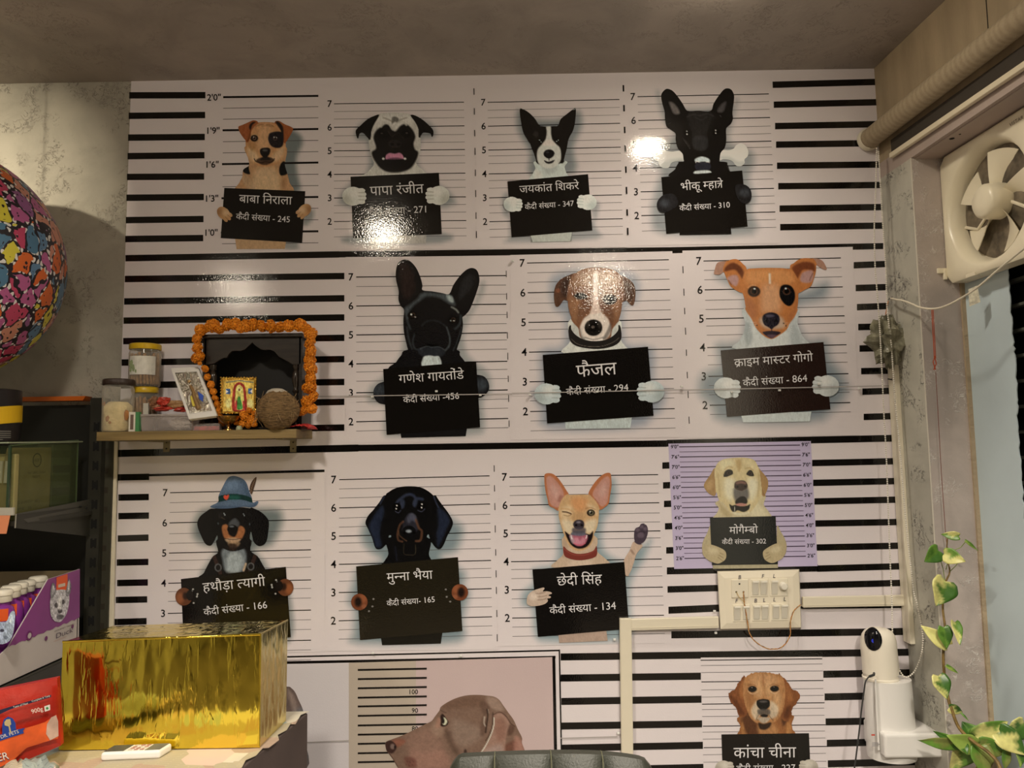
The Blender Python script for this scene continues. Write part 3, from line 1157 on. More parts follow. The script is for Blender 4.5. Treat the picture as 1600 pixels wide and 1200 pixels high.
# ---- 3 black and white chihuahua
def dog_pointed():
    c = Crop(740, 130, 4.446, '#b8a79d', .85)
    t = poster('mugshot poster of black and white dog with tall pointed ears, board number 347', c,
               '10,15 1045,5 1062,1140 20,1150',
               [('#54666f', '310,190 420,250 620,250 730,190 750,300 690,450 700,620 400,640 390,480 310,330', 70, .85),
                ('#54666f', '200,800 250,780 250,1060 260,1105 850,1080 845,1000 820,850 870,830 860,900 790,960 270,960', 50, .6)])
    scale_lines(t, c, (97, 133), (1013, 113), (110, 962), (1035, 941))
    p = Paint(c, (310, 160, 730, 1110), 1.0)
    p.join(430, 670, 630, 1060)
    p.base('#a4a39c', '390,1040 690,1020 680,1098 400,1104', sharp=True)
    p.line('#4a4a48', '390,1050 405,1100', 6, 8); p.line('#4a4a48', '690,1030 676,1098', 6, 8)
    p.base('#b5b8b4', '430,540 640,540 632,580 645,625 660,680 395,690 410,630 430,590')
    p.shape('#8d9090', '480,560 580,560 560,620 500,620', 30, .5); p.shape('#c9ccc8', '430,600 480,640 420,680', 30, .6)
    B = '#15110f'
    p.base(B, '320,182 342,180 385,205 425,245 448,280 460,300 450,360 400,420 370,385 345,340 330,270')
    p.base(B, '710,176 690,182 640,220 605,250 590,290 580,300 590,350 640,420 668,370 692,325 706,260')
    p.base(B, '455,298 500,302 530,300 585,300 620,330 655,370 650,440 635,500 622,545 600,552 560,560 470,560 440,545 420,490 400,440 385,370 420,320')
    p.line('#a9aaa6', '318,180 330,170 345,180', 4, 6); p.line('#a9aaa6', '712,162 706,178 690,184', 4, 6)
    p.line('#3d3a38', '440,245 450,285 436,262', 6, 6, .8); p.line('#3d3a38', '590,245 588,285', 6, 6, .8)
    p.shape('#b9b4ae', '505,300 535,300 538,350 548,395 570,420 600,450 608,500 600,545 560,585 500,590 455,562 440,515 446,460 475,425 500,390 508,340', 10)
    p.shape('#c9b6b0', '505,395 545,395 565,430 480,432', 18, .7)
    p.shape('#3b3532', '425,330 450,345 440,375 415,360', 18, .5)
    p.dot('#060505', 463, 400, 18, 15, soft=6); p.dot('#060505', 582, 398, 18, 15, soft=6)
    for x, y in ((458, 396), (470, 408), (577, 404), (588, 396)): p.dot('#b8c4c8', x, y, 3.2, soft=3)
    p.shape('#100e10', '486,485 500,466 525,460 548,466 562,484 556,505 538,520 524,524 508,520 490,505', 6)
    p.dot('#3a383c', 512, 480, 12, 6, soft=8, a=.7)
    p.line('#100e10', '524,520 524,535', 5, 4); p.shape('#1c181c', '490,535 520,545 562,533 548,554 520,560 500,552', 5)
    p.fur(.07, 5).build('dog', t, 5)
    board(t, c, '235,682 795,632 825,1022 265,1070', [('जयकांत शिकरे', 320, 764, 734, 736, 1.0), (KS + '347', 357, 878, 698, 852, 1.0)])
    paw(t, c, 275, 842, 62, '#c2cac6', '#86908e', '#dde2de', 1, .1)
    paw(t, c, 785, 826, 64, '#c2cac6', '#86908e', '#dde2de', -1, .1)


# ---- 4 black bulldog with a bone
def dog_bone():
    c = Crop(970, 110, 4.138, '#c6b6aa')
    t = poster('mugshot poster of black bulldog with a white bone in its mouth, board number 310', c,
               '55,65 980,50 1018,1118 60,1135',
               [('#5c7078', '240,140 280,320 350,420 200,520 210,620 260,650 230,760 200,930 280,1060 850,1060 840,900 870,830 830,700 860,600 840,520 700,460 720,330 750,190 700,240 300,240', 80, .72)])
    scale_lines(t, c, (108, 170), (957, 152), (133, 939), (999, 915))
    # bone
    for nm, q in (('bone', '410,585 380,585 345,590 325,600 310,628 280,632 252,618 240,590 215,575 212,545 240,520 275,510 300,520 330,525 370,520 400,520 412,550'),
                  ('bone', '640,580 660,575 700,578 725,590 745,615 775,620 800,600 800,575 820,555 824,520 805,485 775,472 745,484 730,505 700,515 660,515 640,530')):
        b = Paint(c, (200, 460, 840, 640), 1.2)
        b.base('#d2cfc4', q)
        b.shape('#9fa09c', '270,600 330,575 410,570 410,600 330,640 260,640' if q.startswith('410') else '640,560 700,560 760,590 800,590 800,640 700,600', 26, .55)
        b.shape('#e8e6da', '230,540 300,530 380,540 300,555' if q.startswith('410') else '680,530 740,520 800,500 800,520 740,545', 22, .8)
        b.build(nm, t, 5)
    p = Paint(c, (225, 105, 855, 1080), 1.0)
    p.join(420, 680, 650, 1020)
    B = '#110e0d'
    p.base(B, '385,1000 710,1000 715,1058 380,1064', sharp=True)
    p.base(B, '330,690 350,640 372,600 400,590 660,590 690,610 705,650 720,690')
    p.base(B, '262,180 264,150 285,125 305,119 335,132 365,165 400,215 432,262 500,262 580,262 600,215 632,165 665,125 690,116 715,125 731,155 732,190 722,270 725,310 712,345 685,370 680,395 682,450 672,500 645,535 630,600 560,625 470,620 412,590 400,540 370,505 355,450 354,408 325,385 296,362 286,310 284,265 270,220')
    p.shape('#746a68', '312,205 340,210 370,245 380,278 345,282 325,245', 18, .8)
    p.shape('#5c5557', '682,202 655,215 630,245 626,268 660,270 675,240', 18, .75)
    p.shape('#2a2727', '440,270 480,262 560,262 600,280 590,330 560,400 540,440 470,440 450,400 430,320', 40, .6)
    p.line('#45403f', '430,300 470,285 510,292 560,280 600,296', 5, 14, .6); p.line('#3b3838', '480,300 520,320 556,300', 5, 12, .6)
    p.shape('#39383a', '470,432 555,430 560,500 520,520 468,500', 26, .6)
    p.dot('#050404', 430, 402, 26, 22, soft=12); p.dot('#050404', 618, 398, 26, 22, soft=12)
    for x, y in ((427, 394), (428, 412), (613, 388), (614, 406)): p.dot('#dadcd4', x, y, 4, soft=3)
    for i in range(6): p.line('#7a7570', [(395 + i * 9, 430 + i * 8), (420 + i * 6, 470 + i * 9)], 2, 3, .35)
    p.line('#6b6560', '310,345 322,338', 4, 5, .6); p.line('#6b6560', '640,290 648,300', 4, 5, .6)
    p.shape('#b9c0c2', '480,590 482,572 520,557 560,566 575,580 572,596 545,590 500,592', 8)
    p.line('#e4e4de', '484,596 492,588 530,600 560,592 572,596', 4, 4)
    p.shape('#23222c', '488,600 572,598 575,640 490,642', 8)
    p.shape('#b9bdbc', '476,655 500,648 560,646 580,652 578,662 478,668', 6)
    p.line('#585450', '690,620 705,650', 5, 8, .6)
    p.fur(.14, 6).build('dog', t, 6)
    board(t, c, '262,690 785,647 820,1008 295,1056', [('भीकू म्हात्रे', 390, 776, 662, 758, 1.0), ('कैदी संख्या - 310', 380, 908, 706, 886, 1.0)], k=7)
    for q, hx, hy in (('262,815 290,800 340,800 370,840 360,880 320,905 280,920 250,910 235,880 238,845', 285, 860), ('740,745 770,735 810,742 838,770 846,810 835,845 805,862 770,845 745,800', 800, 790)):
        b = Paint(c, (220, 720, 860, 935), 1.2)
        b.base('#1d1b1d', q).dot('#3d4046', hx, hy, 30, 26, soft=34, a=.7).fur(.2, 7)
        b.build('paw', t, 9)


# ================================================================== middle row
def dog_bulldog():
    c = Crop(530, 390, 3.870, '#b7a69b')
    t = poster('mugshot poster of black french bulldog with head tilted and white chest, board number 456', c,
               '38,45 1010,38 1032,1160 38,1172',
               [('#56696d', '330,150 380,340 380,600 300,740 190,830 180,920 280,950 270,1110 370,1135 790,1125 880,1080 870,920 920,860 900,740 780,640 760,480 870,260 860,200 760,400 420,400', 60, .62)])
    scale_lines(t, c, (103, 166), (1008, 157), (103, 1041), (1022, 1021), th=6, upto=5.4, nx=-32, size=46)
    B = '#110f10'
    p = Paint(c, (190, 55, 915, 1145), 1.0)
    p.join(420, 720, 700, 1080)
    p.base(B, '365,1060 775,1060 765,1128 375,1138', sharp=True)
    p.base(B, '325,730 345,680 375,640 420,605 700,605 730,640 765,685 790,740')
    p.base(B, '345,190 342,140 352,90 375,66 402,60 432,72 465,110 490,165 503,215 504,245 560,252 620,262 665,268 690,215 725,165 765,125 800,111 830,122 845,155 847,200 830,260 808,320 785,370 755,402 745,410 748,460 738,520 722,570 700,625 660,645 610,650 520,650 455,635 420,610 405,560 392,500 388,430 392,365 372,340 358,300 360,250')
    p.shape('#31201c', '360,100 400,80 440,120 460,200 450,270 400,300 375,250 365,180', 40, .55)
    p.shape('#2b2b2e', '740,190 790,150 815,170 800,230 750,290 720,300', 40, .45)
    p.shape('#4a5055', '395,360 430,330 470,300 490,270 530,256 600,264 655,268 690,300 700,340 650,320 600,290 530,285 490,310 450,340 420,380 410,420', 24, .75)
    p.shape('#9aa3a3', '650,272 680,280 692,305 690,320 668,315 652,295', 16, .8)
    p.line('#8d8f88', '680,348 705,362 720,380', 9, 12, .8)
    p.line('#3c4347', '420,380 412,430 430,480', 10, 18, .7); p.line('#3c4347', '735,400 728,450 700,480', 10, 18, .7)
    p.dot('#070606', 445, 397, 32, 24, soft=12); p.dot('#070606', 692, 425, 32, 24, soft=12)
    p.dot('#3b2a20', 447, 396, 14, soft=5); p.dot('#3b2a20', 690, 424, 14, soft=5)
    p.dot('#050505', 447, 396, 9); p.dot('#050505', 690, 424, 9)
    p.dot('#b9bdb8', 436, 392, 5); p.dot('#c9ccc4', 460, 408, 4.5, 3); p.dot('#c9ccc4', 694, 430, 5, 3); p.dot('#8b9090', 674, 430, 4)
    p.line('#33383c', '455,510 445,560 460,600 500,605', 8, 14, .7); p.line('#4a5054', '650,470 668,530 665,580 640,610', 8, 12, .8)
    p.line('#2a2d30', '500,460 540,430 600,435 640,460', 8, 20, .6)
    p.shape('#050505', '525,575 560,568 600,580 590,600 550,598', 8)
    p.shape('#24262c', '480,600 540,590 600,592 640,620 610,648 520,648 480,630', 20, .8)
    p.line('#4b5056', '490,600 530,585 560,592 600,588 635,605', 5, 8, .7)
    p.line('#3b4044', '410,470 420,540 440,600', 8, 16, .7); p.line('#3b4044', '740,470 715,550 690,610', 6, 12, .6)
    p.shape('#a3a8a8', '508,652 545,640 575,645 606,648 612,705 505,712', 8)
    p.fur(.16, 6).build('dog', t, 5)
    for q, hx, hy in (('265,800 300,795 310,935 270,935 235,925 210,890 208,850 230,815', 240, 850), ('800,770 840,758 880,770 903,805 905,845 885,875 850,895 810,890', 860, 815)):
        b = Paint(c, (200, 745, 912, 945), 1.2)
        b.base('#161416', q).dot('#353b42', hx, hy, 40, 36, soft=50, a=.7).fur(.2, 7)
        b.build('paw', t, 6)
    board(t, c, '266,722 828,676 852,1074 287,1120', [('गणेश गायतोंडे', 362, 808, 756, 780, 1.0), ('कैदी संख्या -456', 388, 928, 726, 902, 1.0)], k=7)


def dog_collar():
    c = Crop(795, 390, 4.0, '#d2c2b8')
    t = poster('mugshot poster of brown and white terrier wearing a dark collar, board number 294', c,
               '9,34 1022,10 1078,1172 14,1191',
               [('#5f7fa0', '280,170 420,130 660,130 800,180 800,320 720,380 730,590 900,620 905,850 980,880 950,1000 900,1040 780,1115 250,1120 200,1000 150,900 200,840 200,640 340,600 350,420 290,370 260,260', 90, .72)])
    scale_lines(t, c, (114, 84), (1000, 63), (134, 1012), (1037, 994), nx=-30, size=50)
    p = Paint(c, (165, 100, 970, 1130), 1.0)
    p.join(420, 640, 680, 1080)
    p.base('#b9c0bf', '350,1060 770,1040 760,1115 355,1120', sharp=True)
    p.base('#d0cdc6', '350,650 372,590 385,560 390,430 680,430 700,560 725,600 740,650')
    p.shape('#a9a6a0', '385,560 400,470 430,480 440,560', 26, .5); p.shape('#a9a6a0', '690,560 660,480 640,500 650,560', 26, .5)
    p.base('#573726', '420,152 370,162 325,185 295,220 283,265 284,320 292,352 305,358 322,345 345,315 380,320 400,250')
    p.shape('#33201a', '330,200 370,180 390,230 360,290 330,280', 30, .7); p.dot('#8b4a2c', 307, 257, 14, soft=14, a=.7)
    p.base('#5b3a28', '660,150 700,160 745,180 780,215 792,260 788,320 775,350 755,340 735,318 700,325 680,250')
    p.shape('#3c261c', '740,200 775,240 770,320 745,300 730,250', 26, .6)
    p.base('#7c4f33', '450,128 500,114 550,111 610,116 660,130 700,165 712,230 712,300 705,370 690,430 665,465 640,500 630,550 590,570 530,580 480,565 450,540 440,490 405,450 382,400 370,340 372,270 385,200 410,155')
    p.shape('#9a6a45', '385,300 450,330 480,380 440,450 405,440 380,380', 40, .7); p.shape('#9a6a45', '690,310 640,350 620,400 660,450 690,400', 40, .6)
    p.shape('#a57850', '420,150 520,120 640,135 690,200 600,240 500,230 400,230', 60, .6)
    p.shape('#e0ccc0', '530,150 555,150 556,250 560,330 580,390 620,430 634,470 632,530 590,572 530,580 470,562 448,520 446,480 470,430 510,395 526,320 528,240', 14)
    p.shape('#dfb8a8', '528,280 556,280 562,340 576,390 510,400 524,340', 18, .6)
    p.shape('#5e3a28', '450,330 500,300 520,330 500,380 460,430 440,460 425,420', 30, .5); p.shape('#5e3a28', '630,330 580,330 580,380 620,430 640,470 660,430 650,380', 30, .6)
    p.shape('#8b8682', '446,490 462,540 500,570 480,575 452,550', 12, .8); p.shape('#6d625c', '634,460 640,500 610,555 585,560 612,510', 14, .8)
    p.dot('#17110e', 450, 290, 42, 20, soft=14, rot=.08); p.dot('#17110e', 632, 312, 44, 32, soft=16)
    p.dot('#060505', 450, 290, 20, 15, soft=6); p.dot('#060505', 630, 312, 20, 16, soft=6); p.dot('#cfc8bc', 443, 284, 5); p.dot('#cfc8bc', 623, 306, 5)
    p.line('#3b2417', '400,290 430,310 490,305', 5, 8, .7)
    p.dot('#171310', 529, 488, 56, 52, soft=7); p.dot('#070504', 529, 485, 30, 28, soft=16); p.dot('#5b4d46', 526, 484, 11, 9, soft=9)
    p.dot('#3b332e', 495, 470, 12, 22, soft=14, a=.6); p.dot('#3b332e', 566, 470, 12, 22, soft=14, a=.6)
    p.line('#55504c', '475,548 529,562 590,548', 5, 8, .7)
    p.line('#f0e8de', '480,560 530,577 585,562', 8, 8, .7)
    p.fur(.1, 5).build('dog', t, 5)
    b = Paint(c, (365, 465, 715, 630), 1.0)
    b.base('#24201e', '374,490 388,472 392,500 420,535 470,562 530,572 600,565 650,540 682,505 686,470 700,490 702,560 660,600 590,618 520,620 440,608 395,585 378,550')
    b.line('#8a7a6c', '392,560 430,590 500,606 580,604 650,580 690,550', 2.5, 3, .8)
    b.build('collar', t, 6)
    board(t, c, '212,658 870,607 905,1038 240,1086', [('फैजल', 424, 798, 678, 778, 1.0), (KS + '294', 360, 910, 748, 882, 1.0)], k=7)
    paw(t, c, 245, 902, 78, '#bcc4c6', '#87908f', '#dde2e2', 1, 0, k=9)
    paw(t, c, 885, 888, 80, '#bcc4c6', '#87908f', '#dde2e2', -1, 0, k=9)


def dog_jack():
    c = Crop(1065, 380, 3.871, '#dfd0c4')
    t = poster('mugshot poster of orange and white terrier with round black eye patch, board number 864', c,
               '5,45 1035,22 1078,1162 10,1180',
               [('#4a7488', '215,200 330,270 380,310 380,560 300,610 220,620 230,740 130,800 110,900 180,980 270,1080 780,1078 900,1020 1000,900 960,780 900,700 870,590 760,590 700,480 700,380 860,330 880,240 780,280 700,300 360,300 300,220', 110, .8),
                ('#4a7488', '380,140 680,140 700,180 360,180', 60, .4)])
    scale_lines(t, c, (132, 108), (963, 89), (170, 980), (1020, 964), upto=5.4, nx=-28, size=50)
    p = Paint(c, (190, 80, 885, 1090), 1.0)
    p.join(420, 630, 680, 1060)
    p.base('#cfd4d2', '360,1040 785,1018 775,1078 372,1084', sharp=True)
    p.base('#c3c6c6', '330,640 350,590 375,540 386,480 385,390 690,390 700,480 730,560 760,640')
    p.shape('#e0e0dc', '430,500 520,580 620,520 640,640 420,640', 40, .7)
    p.shape('#8f989c', '386,480 420,500 430,580 400,620 380,560', 26, .6); p.shape('#a7aeb0', '690,500 660,540 670,610 720,600', 26, .6)
    O, O2 = '#c4732c', '#8d4a1c'
    p.base('#b0806a', '290,110 250,110 215,120 200,160 196,185 210,190 235,188 262,160')
    p.base('#b0806a', '785,95 820,93 850,105 868,130 878,158 860,160 835,145 810,125')
    p.base(O, '395,160 370,125 345,102 320,96 285,105 262,135 256,165 268,205 280,230 298,262 330,285 365,300 400,290')
    p.shape('#6a3418', '270,140 310,118 355,140 378,180 370,215 350,190 320,160 262,170', 16)
    p.shape('#b98a84', '275,215 300,195 335,195 345,225 330,260 300,245', 16)
    p.line('#5a2c14', '285,225 300,250', 5, 6, .6)
    p.base(O, '655,150 680,120 710,98 745,90 790,96 812,130 812,170 800,215 780,262 745,282 710,300 690,290')
    p.shape('#7a3c1a', '668,150 700,125 750,112 800,125 806,170 770,160 730,165 700,215 685,200', 16)
    p.shape('#b98a84', '730,180 790,165 795,215 770,240 720,230', 16); p.line('#5a2c14', '795,180 780,210 775,225', 5, 6, .6)
    p.base(O, '395,160 440,152 540,149 640,154 672,175 700,230 706,290 702,380 680,440 650,480 630,520 590,550 545,574 500,555 455,510 425,450 392,400 378,330 362,270 375,210')
    p.shape('#dc924c', '400,170 530,155 650,170 680,230 600,250 540,230 480,250 395,240', 60, .8)
    p.shape('#e0a87c', '490,260 590,260 600,400 560,420 500,420 480,400', 60, .7)
    p.shape('#a86030', '385,330 430,350 460,420 430,450 395,400', 40, .6); p.shape('#a86030', '700,340 680,400 640,440 650,480 690,420', 30, .5)
    p.line('#f4e2d0', '533,188 534,240', 12, 14, .9)
    p.shape('#c9b2a0', '470,470 500,440 590,440 620,470 620,510 560,520 500,510', 30, .8)
    p.shape('#0d0b0e', '600,262 632,250 665,262 685,300 683,345 660,378 632,374 605,345 592,310', 8)
    p.dot('#2a1a12', 438, 292, 38, 33, soft=10); p.dot('#50301c', 438, 291, 22, soft=5); p.dot('#070505', 438, 291, 15); p.dot('#d8e0e4', 441, 276, 6, 5)
    p.line('#e8b07c', '402,270 420,255 450,255', 4, 6, .6)
    p.dot('#4a2a1a', 636, 290, 22, soft=5); p.dot('#050404', 636, 291, 15); p.dot('#d8e0e4', 630, 274, 6, 5); p.line('#6b5040', '610,290 622,310 650,308 664,292', 3, 4, .6)
    p.shape('#1b1524', '488,455 500,430 540,418 580,430 594,460 585,490 560,508 545,520 525,508 498,490', 7)
    p.dot('#5b5468', 535, 440, 26, 9, soft=14, a=.8); p.dot('#07050a', 512, 470, 10, 8, soft=6); p.dot('#07050a', 570, 470, 10, 8, soft=6)
    p.line('#1b1524', '545,510 545,538', 6, 4)
    p.shape('#2c1f2c', '490,538 545,530 600,540 570,562 545,576 515,562', 7); p.shape('#6a4a5c', '515,556 545,552 575,556 545,574', 6, .8)
    for x, y in ((456, 497), (632, 500), (618, 485)): p.dot('#1a1014', x, y, 4, soft=4)
    for i in range(5):
        p.line('#f0ece6', [(455 - i * 3, 480 + i * 10), (418 - i * 4, 478 + i * 16)], 1.6, 3, .6); p.line('#f0ece6', [(632 + i * 3, 482 + i * 10), (668 + i * 3, 480 + i * 16)], 1.6, 3, .6)
    p.fur(.07, 5).build('dog', t, 5)
    board(t, c, '236,648 858,598 900,1004 274,1050', [('क्राइम मास्टर गोगो', 320, 748, 796, 712, 1.0), (KS + '864', 372, 866, 760, 836, 1.0)], k=6,
          m=print_mat('print_board_brown', (0.022, 0.011, 0.009)))
    paw(t, c, 278, 876, 75, '#d2d4d2', '#9a9c98', '#eeeeea', 1, .1)
    paw(t, c, 870, 862, 76, '#d2d4d2', '#9a9c98', '#eeeeea', -1, .1)
# ================================================================== bottom row
def dog_hat():
    c = Crop(230, 720, 4.286, '#b5a598', .8)
    t = poster('mugshot poster of dachshund in blue felt hat with feather, behind gold box', c,
               '15,100 1190,78 1190,1280 0,1300',
               [('#304c50', '330,380 420,320 720,320 880,330 900,420 830,560 720,600 800,720 700,800 360,800 470,600 380,560 310,500', 90, .85),
                ('#304c50', '930,900 960,900 985,1110 960,1200 930,1200', 50, .6)])
    scale_lines(t, c, (153, 214), (1097, 192), (134, 1224), (1097, 1201), th=6, thin=2.6, nx=-32, size=50, nums='76543')
    p = Paint(c, (325, 95, 825, 800), 1.0)
    B = '#0e0c0d'
    p.base(B, '370,790 380,750 410,690 440,640 475,610 475,520 685,520 690,600 740,640 770,690 795,740 790,790')
    p.shape('#6f757a', '500,600 560,560 640,580 665,640 640,740 530,745 505,670', 26, .85)
    p.shape('#a3a8aa', '540,640 600,610 640,660 620,740 540,740', 40, .6)
    p.base(B, '430,320 395,340 355,372 336,410 340,450 360,500 385,550 410,568 435,560 465,500 480,440 480,340')
    p.base(B, '690,320 720,322 765,345 805,385 815,420 810,480 798,540 775,565 745,570 715,545 700,490 690,420')
    p.base(B, '450,320 700,320 705,400 690,470 680,560 640,585 570,600 510,580 475,550 470,470 450,400')
    p.shape('#1f1b1b', '470,360 500,340 530,360 520,380 480,390', 20, .6)
    p.shape('#5b5d62', '560,400 590,385 615,410 610,440 560,440 545,425', 18, .6)
    p.shape('#8c5228', '500,440 530,425 545,450 545,490 580,510 600,490 615,440 640,440 655,465 645,500 625,530 575,548 530,530 508,500', 12)
    p.shape('#a08468', '520,525 570,515 625,525 600,550 545,550', 12, .8); p.shape('#94704e', '540,545 620,545 605,575 560,580', 16, .7)
    p.line('#2a1712', '520,520 575,528 628,520', 4, 5)
    p.dot('#0b090a', 571, 458, 36, 30, soft=6); p.dot('#6b6e74', 566, 440, 16, 6, soft=9, a=.8)
    p.shape('#241610', '545,560 570,555 600,565 590,600 550,600', 14, .8)
    for x, y in ((514, 352), (520, 362), (645, 356), (650, 366)): p.dot('#9aa0a4', x, y, 4, soft=3, a=.9)
    p.line('#7d6248', '498,380 520,392', 4, 6, .4); p.dot('#3c4448', 475, 420, 5, 9, soft=5, a=.8); p.dot('#3c4448', 686, 424, 5, 9, soft=5, a=.8)
    # braces with round buckles
    p.line('#2c1c18', '446,640 475,710 490,760', 26, 5); p.line('#2c1c18', '722,635 700,700 680,760', 26, 5)
    for x, y in ((475, 715), (694, 708)):
        p.dot('#4c4a4a', x, y, 24, 27, soft=4); p.dot('#141112', x, y, 16, 19, soft=4)
    p.line('#a08468', '660,690 645,735', 14, 4)
    p.fur(.14, 6).build('dog', t, 5)
    h = Paint(c, (415, 95, 750, 335), 1.0)
    h.base('#4a5b74', '425,312 430,300 475,275 478,235 510,165 540,115 575,101 610,108 645,125 668,155 685,210 700,245 708,280 735,270 745,278 725,305 690,312 640,308 560,318 480,320')
    h.shape('#33445e', '425,312 480,300 570,302 690,300 735,282 700,314 560,320 470,322', 10, .6)
    h.shape('#6a80a0', '540,130 600,120 610,180 560,200 520,190', 40, .5); h.shape('#34465e', '640,130 690,220 690,250 650,220', 30, .6)
    h.shape('#0c2a2a', '478,238 560,222 640,228 700,250 706,280 640,262 560,260 472,276', 4)
    h.shape('#0f5c50', '550,232 610,234 615,256 555,256', 30, .6)
    h.shape('#c43a20', '512,238 522,228 530,234 545,226 546,242 532,262 515,252', 4)
    h.fur(.12, 3).build('hat', t, 6)
    f = Paint(c, (675, 100, 745, 260), 1.0)
    f.base('#4a3328', '726,110 700,140 686,180 690,215 700,222 715,180 732,120')
    f.line('#8a7058', '724,118 700,180 692,230', 2.5, 3)
    f.build('feather', t, 7)
    board(t, c, '226,792 928,710 962,1180 245,1260', [('हथौड़ा त्यागी', 375, 878, 794, 835, 1.0), (KS + '166', 380, 1036, 805, 986, 1.0)], k=7)
    for cx, cy, r, f_ in ((245, 910, 60, 1), (925, 848, 58, -1)):
        b = Paint(c, (cx - 150, cy - 100, cx + 150, cy + 100), 1.2)
        b.dot('#5a3018', cx, cy, r * .95, r, base=True); b.dot('#8a4a20', cx - 25 * f_, cy + 10, 26, 36, soft=30, a=.8); b.dot('#1a0f0c', cx + 10 * f_, cy - 5, 18, 24, soft=18, a=.8)
        b.dot('#17110f', cx + 45 * f_, cy - 10, 22, 30, base=True)
        for dx, dy in ((62, -50), (88, 0), (66, 42), (92, -18)): b.dot('#8f8880', cx + dx * f_, cy + dy, 7, 6, base=True, soft=4)
        b.build('paw', t, 9)


def dog_black():
    c = Crop(500, 720, 4.0, '#c6b6aa')
    t = poster('mugshot poster of black dachshund with long hanging ears, board number 165', c,
               '40,60 1090,40 1110,1180 30,1190',
               [('#3a6874', '290,380 420,300 700,300 850,380 890,440 850,560 760,600 900,700 890,800 930,830 890,1000 900,1100 780,1140 240,1140 210,1080 220,940 180,880 210,760 240,680 380,620 310,560 260,480', 90, .82)])
    scale_lines(t, c, (120, 118), (1060, 94), (117, 1000), (1075, 975), nx=-34, size=50)
    B = '#0b0a0b'
    p = Paint(c, (275, 150, 840, 1165), 1.0)
    p.join(450, 650, 680, 1120)
    p.base('#12100a', '380,1100 765,1070 755,1142 388,1152', sharp=True)
    p.base(B, '395,670 405,625 428,580 430,480 675,480 680,580 690,610 710,670')
    p.base(B, '405,215 370,260 335,305 300,345 284,388 300,425 325,480 342,535 358,552 385,548 412,520 430,470 450,400 440,280')
    p.base(B, '715,215 745,250 775,290 805,330 830,380 822,420 795,470 775,520 755,548 735,550 712,530 690,490 680,440 690,300')
    p.base(B, '410,220 430,195 470,172 520,161 590,160 640,170 690,200 715,235 712,320 700,420 672,460 650,500 560,512 480,505 450,480 430,420 405,330')
    p.shape('#20283e', '345,330 390,280 400,330 380,400 375,470 385,530 350,540 330,480 305,410', 30, .75)
    p.shape('#20283e', '735,300 770,310 810,370 790,430 760,500 735,535 728,460 740,400', 30, .75)
    p.line('#4a5478', '712,225 725,260 740,290', 8, 10, .5); p.line('#3a4260', '400,225 375,270', 8, 12, .6)
    p.line('#39415e', '480,262 500,240 545,212 580,214 600,232 640,240', 14, 22, .75)
    p.shape('#353c54', '505,240 530,250 525,290 510,300 500,270', 18, .7); p.shape('#353c54', '590,240 610,240 605,275 590,290 578,270', 18, .7)
    p.dot('#050405', 480, 288, 26, 24, soft=8); p.dot('#050405', 633, 283, 26, 24, soft=8)
    p.line('#4d506a', '470,315 490,325 505,310', 4, 6, .7); p.line('#4d506a', '612,310 635,318 655,300', 4, 6, .7)
    for x, y in ((481, 280), (477, 299), (637, 271), (635, 293)): p.dot('#f2f2ee', x, y, 4.5, soft=3)
    p.shape('#6b6e82', '555,335 580,328 600,350 600,385 575,375 555,390 545,365', 18, .6)
    p.shape('#3a3848', '530,360 560,330 600,350 615,400 600,440 520,440 520,400', 26, .5)
    p.line('#5c3824', '520,380 500,400 485,450 490,495 515,505', 12, 10, .75); p.line('#5c3824', '600,370 618,420 636,440 628,495 600,502', 14, 10, .8)
    p.line('#7c5030', '490,440 500,470 540,500', 7, 9, .5)
    p.dot('#0a0a0c', 556, 445, 44, 40, soft=8); p.dot('#9298a0', 554, 440, 18, 10, soft=12, a=.85); p.dot('#020202', 528, 452, 9, 8, soft=6); p.dot('#020202', 586, 450, 9, 8, soft=6)
    p.line('#3a3020', '525,520 525,580 560,588 595,582 597,525', 5, 7, .7)
    p.line('#1f2030', '470,540 480,620', 8, 20, .7)
    p.fur(.14, 6).build('dog', t, 5)
    board(t, c, '226,660 862,602 890,1064 250,1120', [('मुन्ना भैया', 418, 754, 706, 736, 1.0), ('कैदी संख्या- 165', 418, 908, 718, 882, 1.0)], k=6,
          m=print_mat('print_board_olive', (0.017, 0.014, 0.008)))
    for cx, cy, r, f_ in ((246, 882, 52, 1), (874, 822, 52, -1)):
        b = Paint(c, (cx - 130, cy - 80, cx + 130, cy + 80), 1.2)
        b.dot('#6a3418', cx, cy, r, r, base=True); b.dot('#8c4c26', cx + 20 * f_, cy - 20, 26, 26, soft=24, a=.8); b.dot('#150c0a', cx - 8 * f_, cy, 22, 30, soft=22, a=.95)
        b.dot('#8c5030', cx + 30 * f_, cy + 28, 16, 14, soft=10, a=.7)
        for dx, dy in ((88, -18), (82, 28), (60, 58)): b.dot('#6d6660', cx + dx * f_, cy + dy, 7, 6, base=True, soft=4)
        b.build('paw', t, 8)


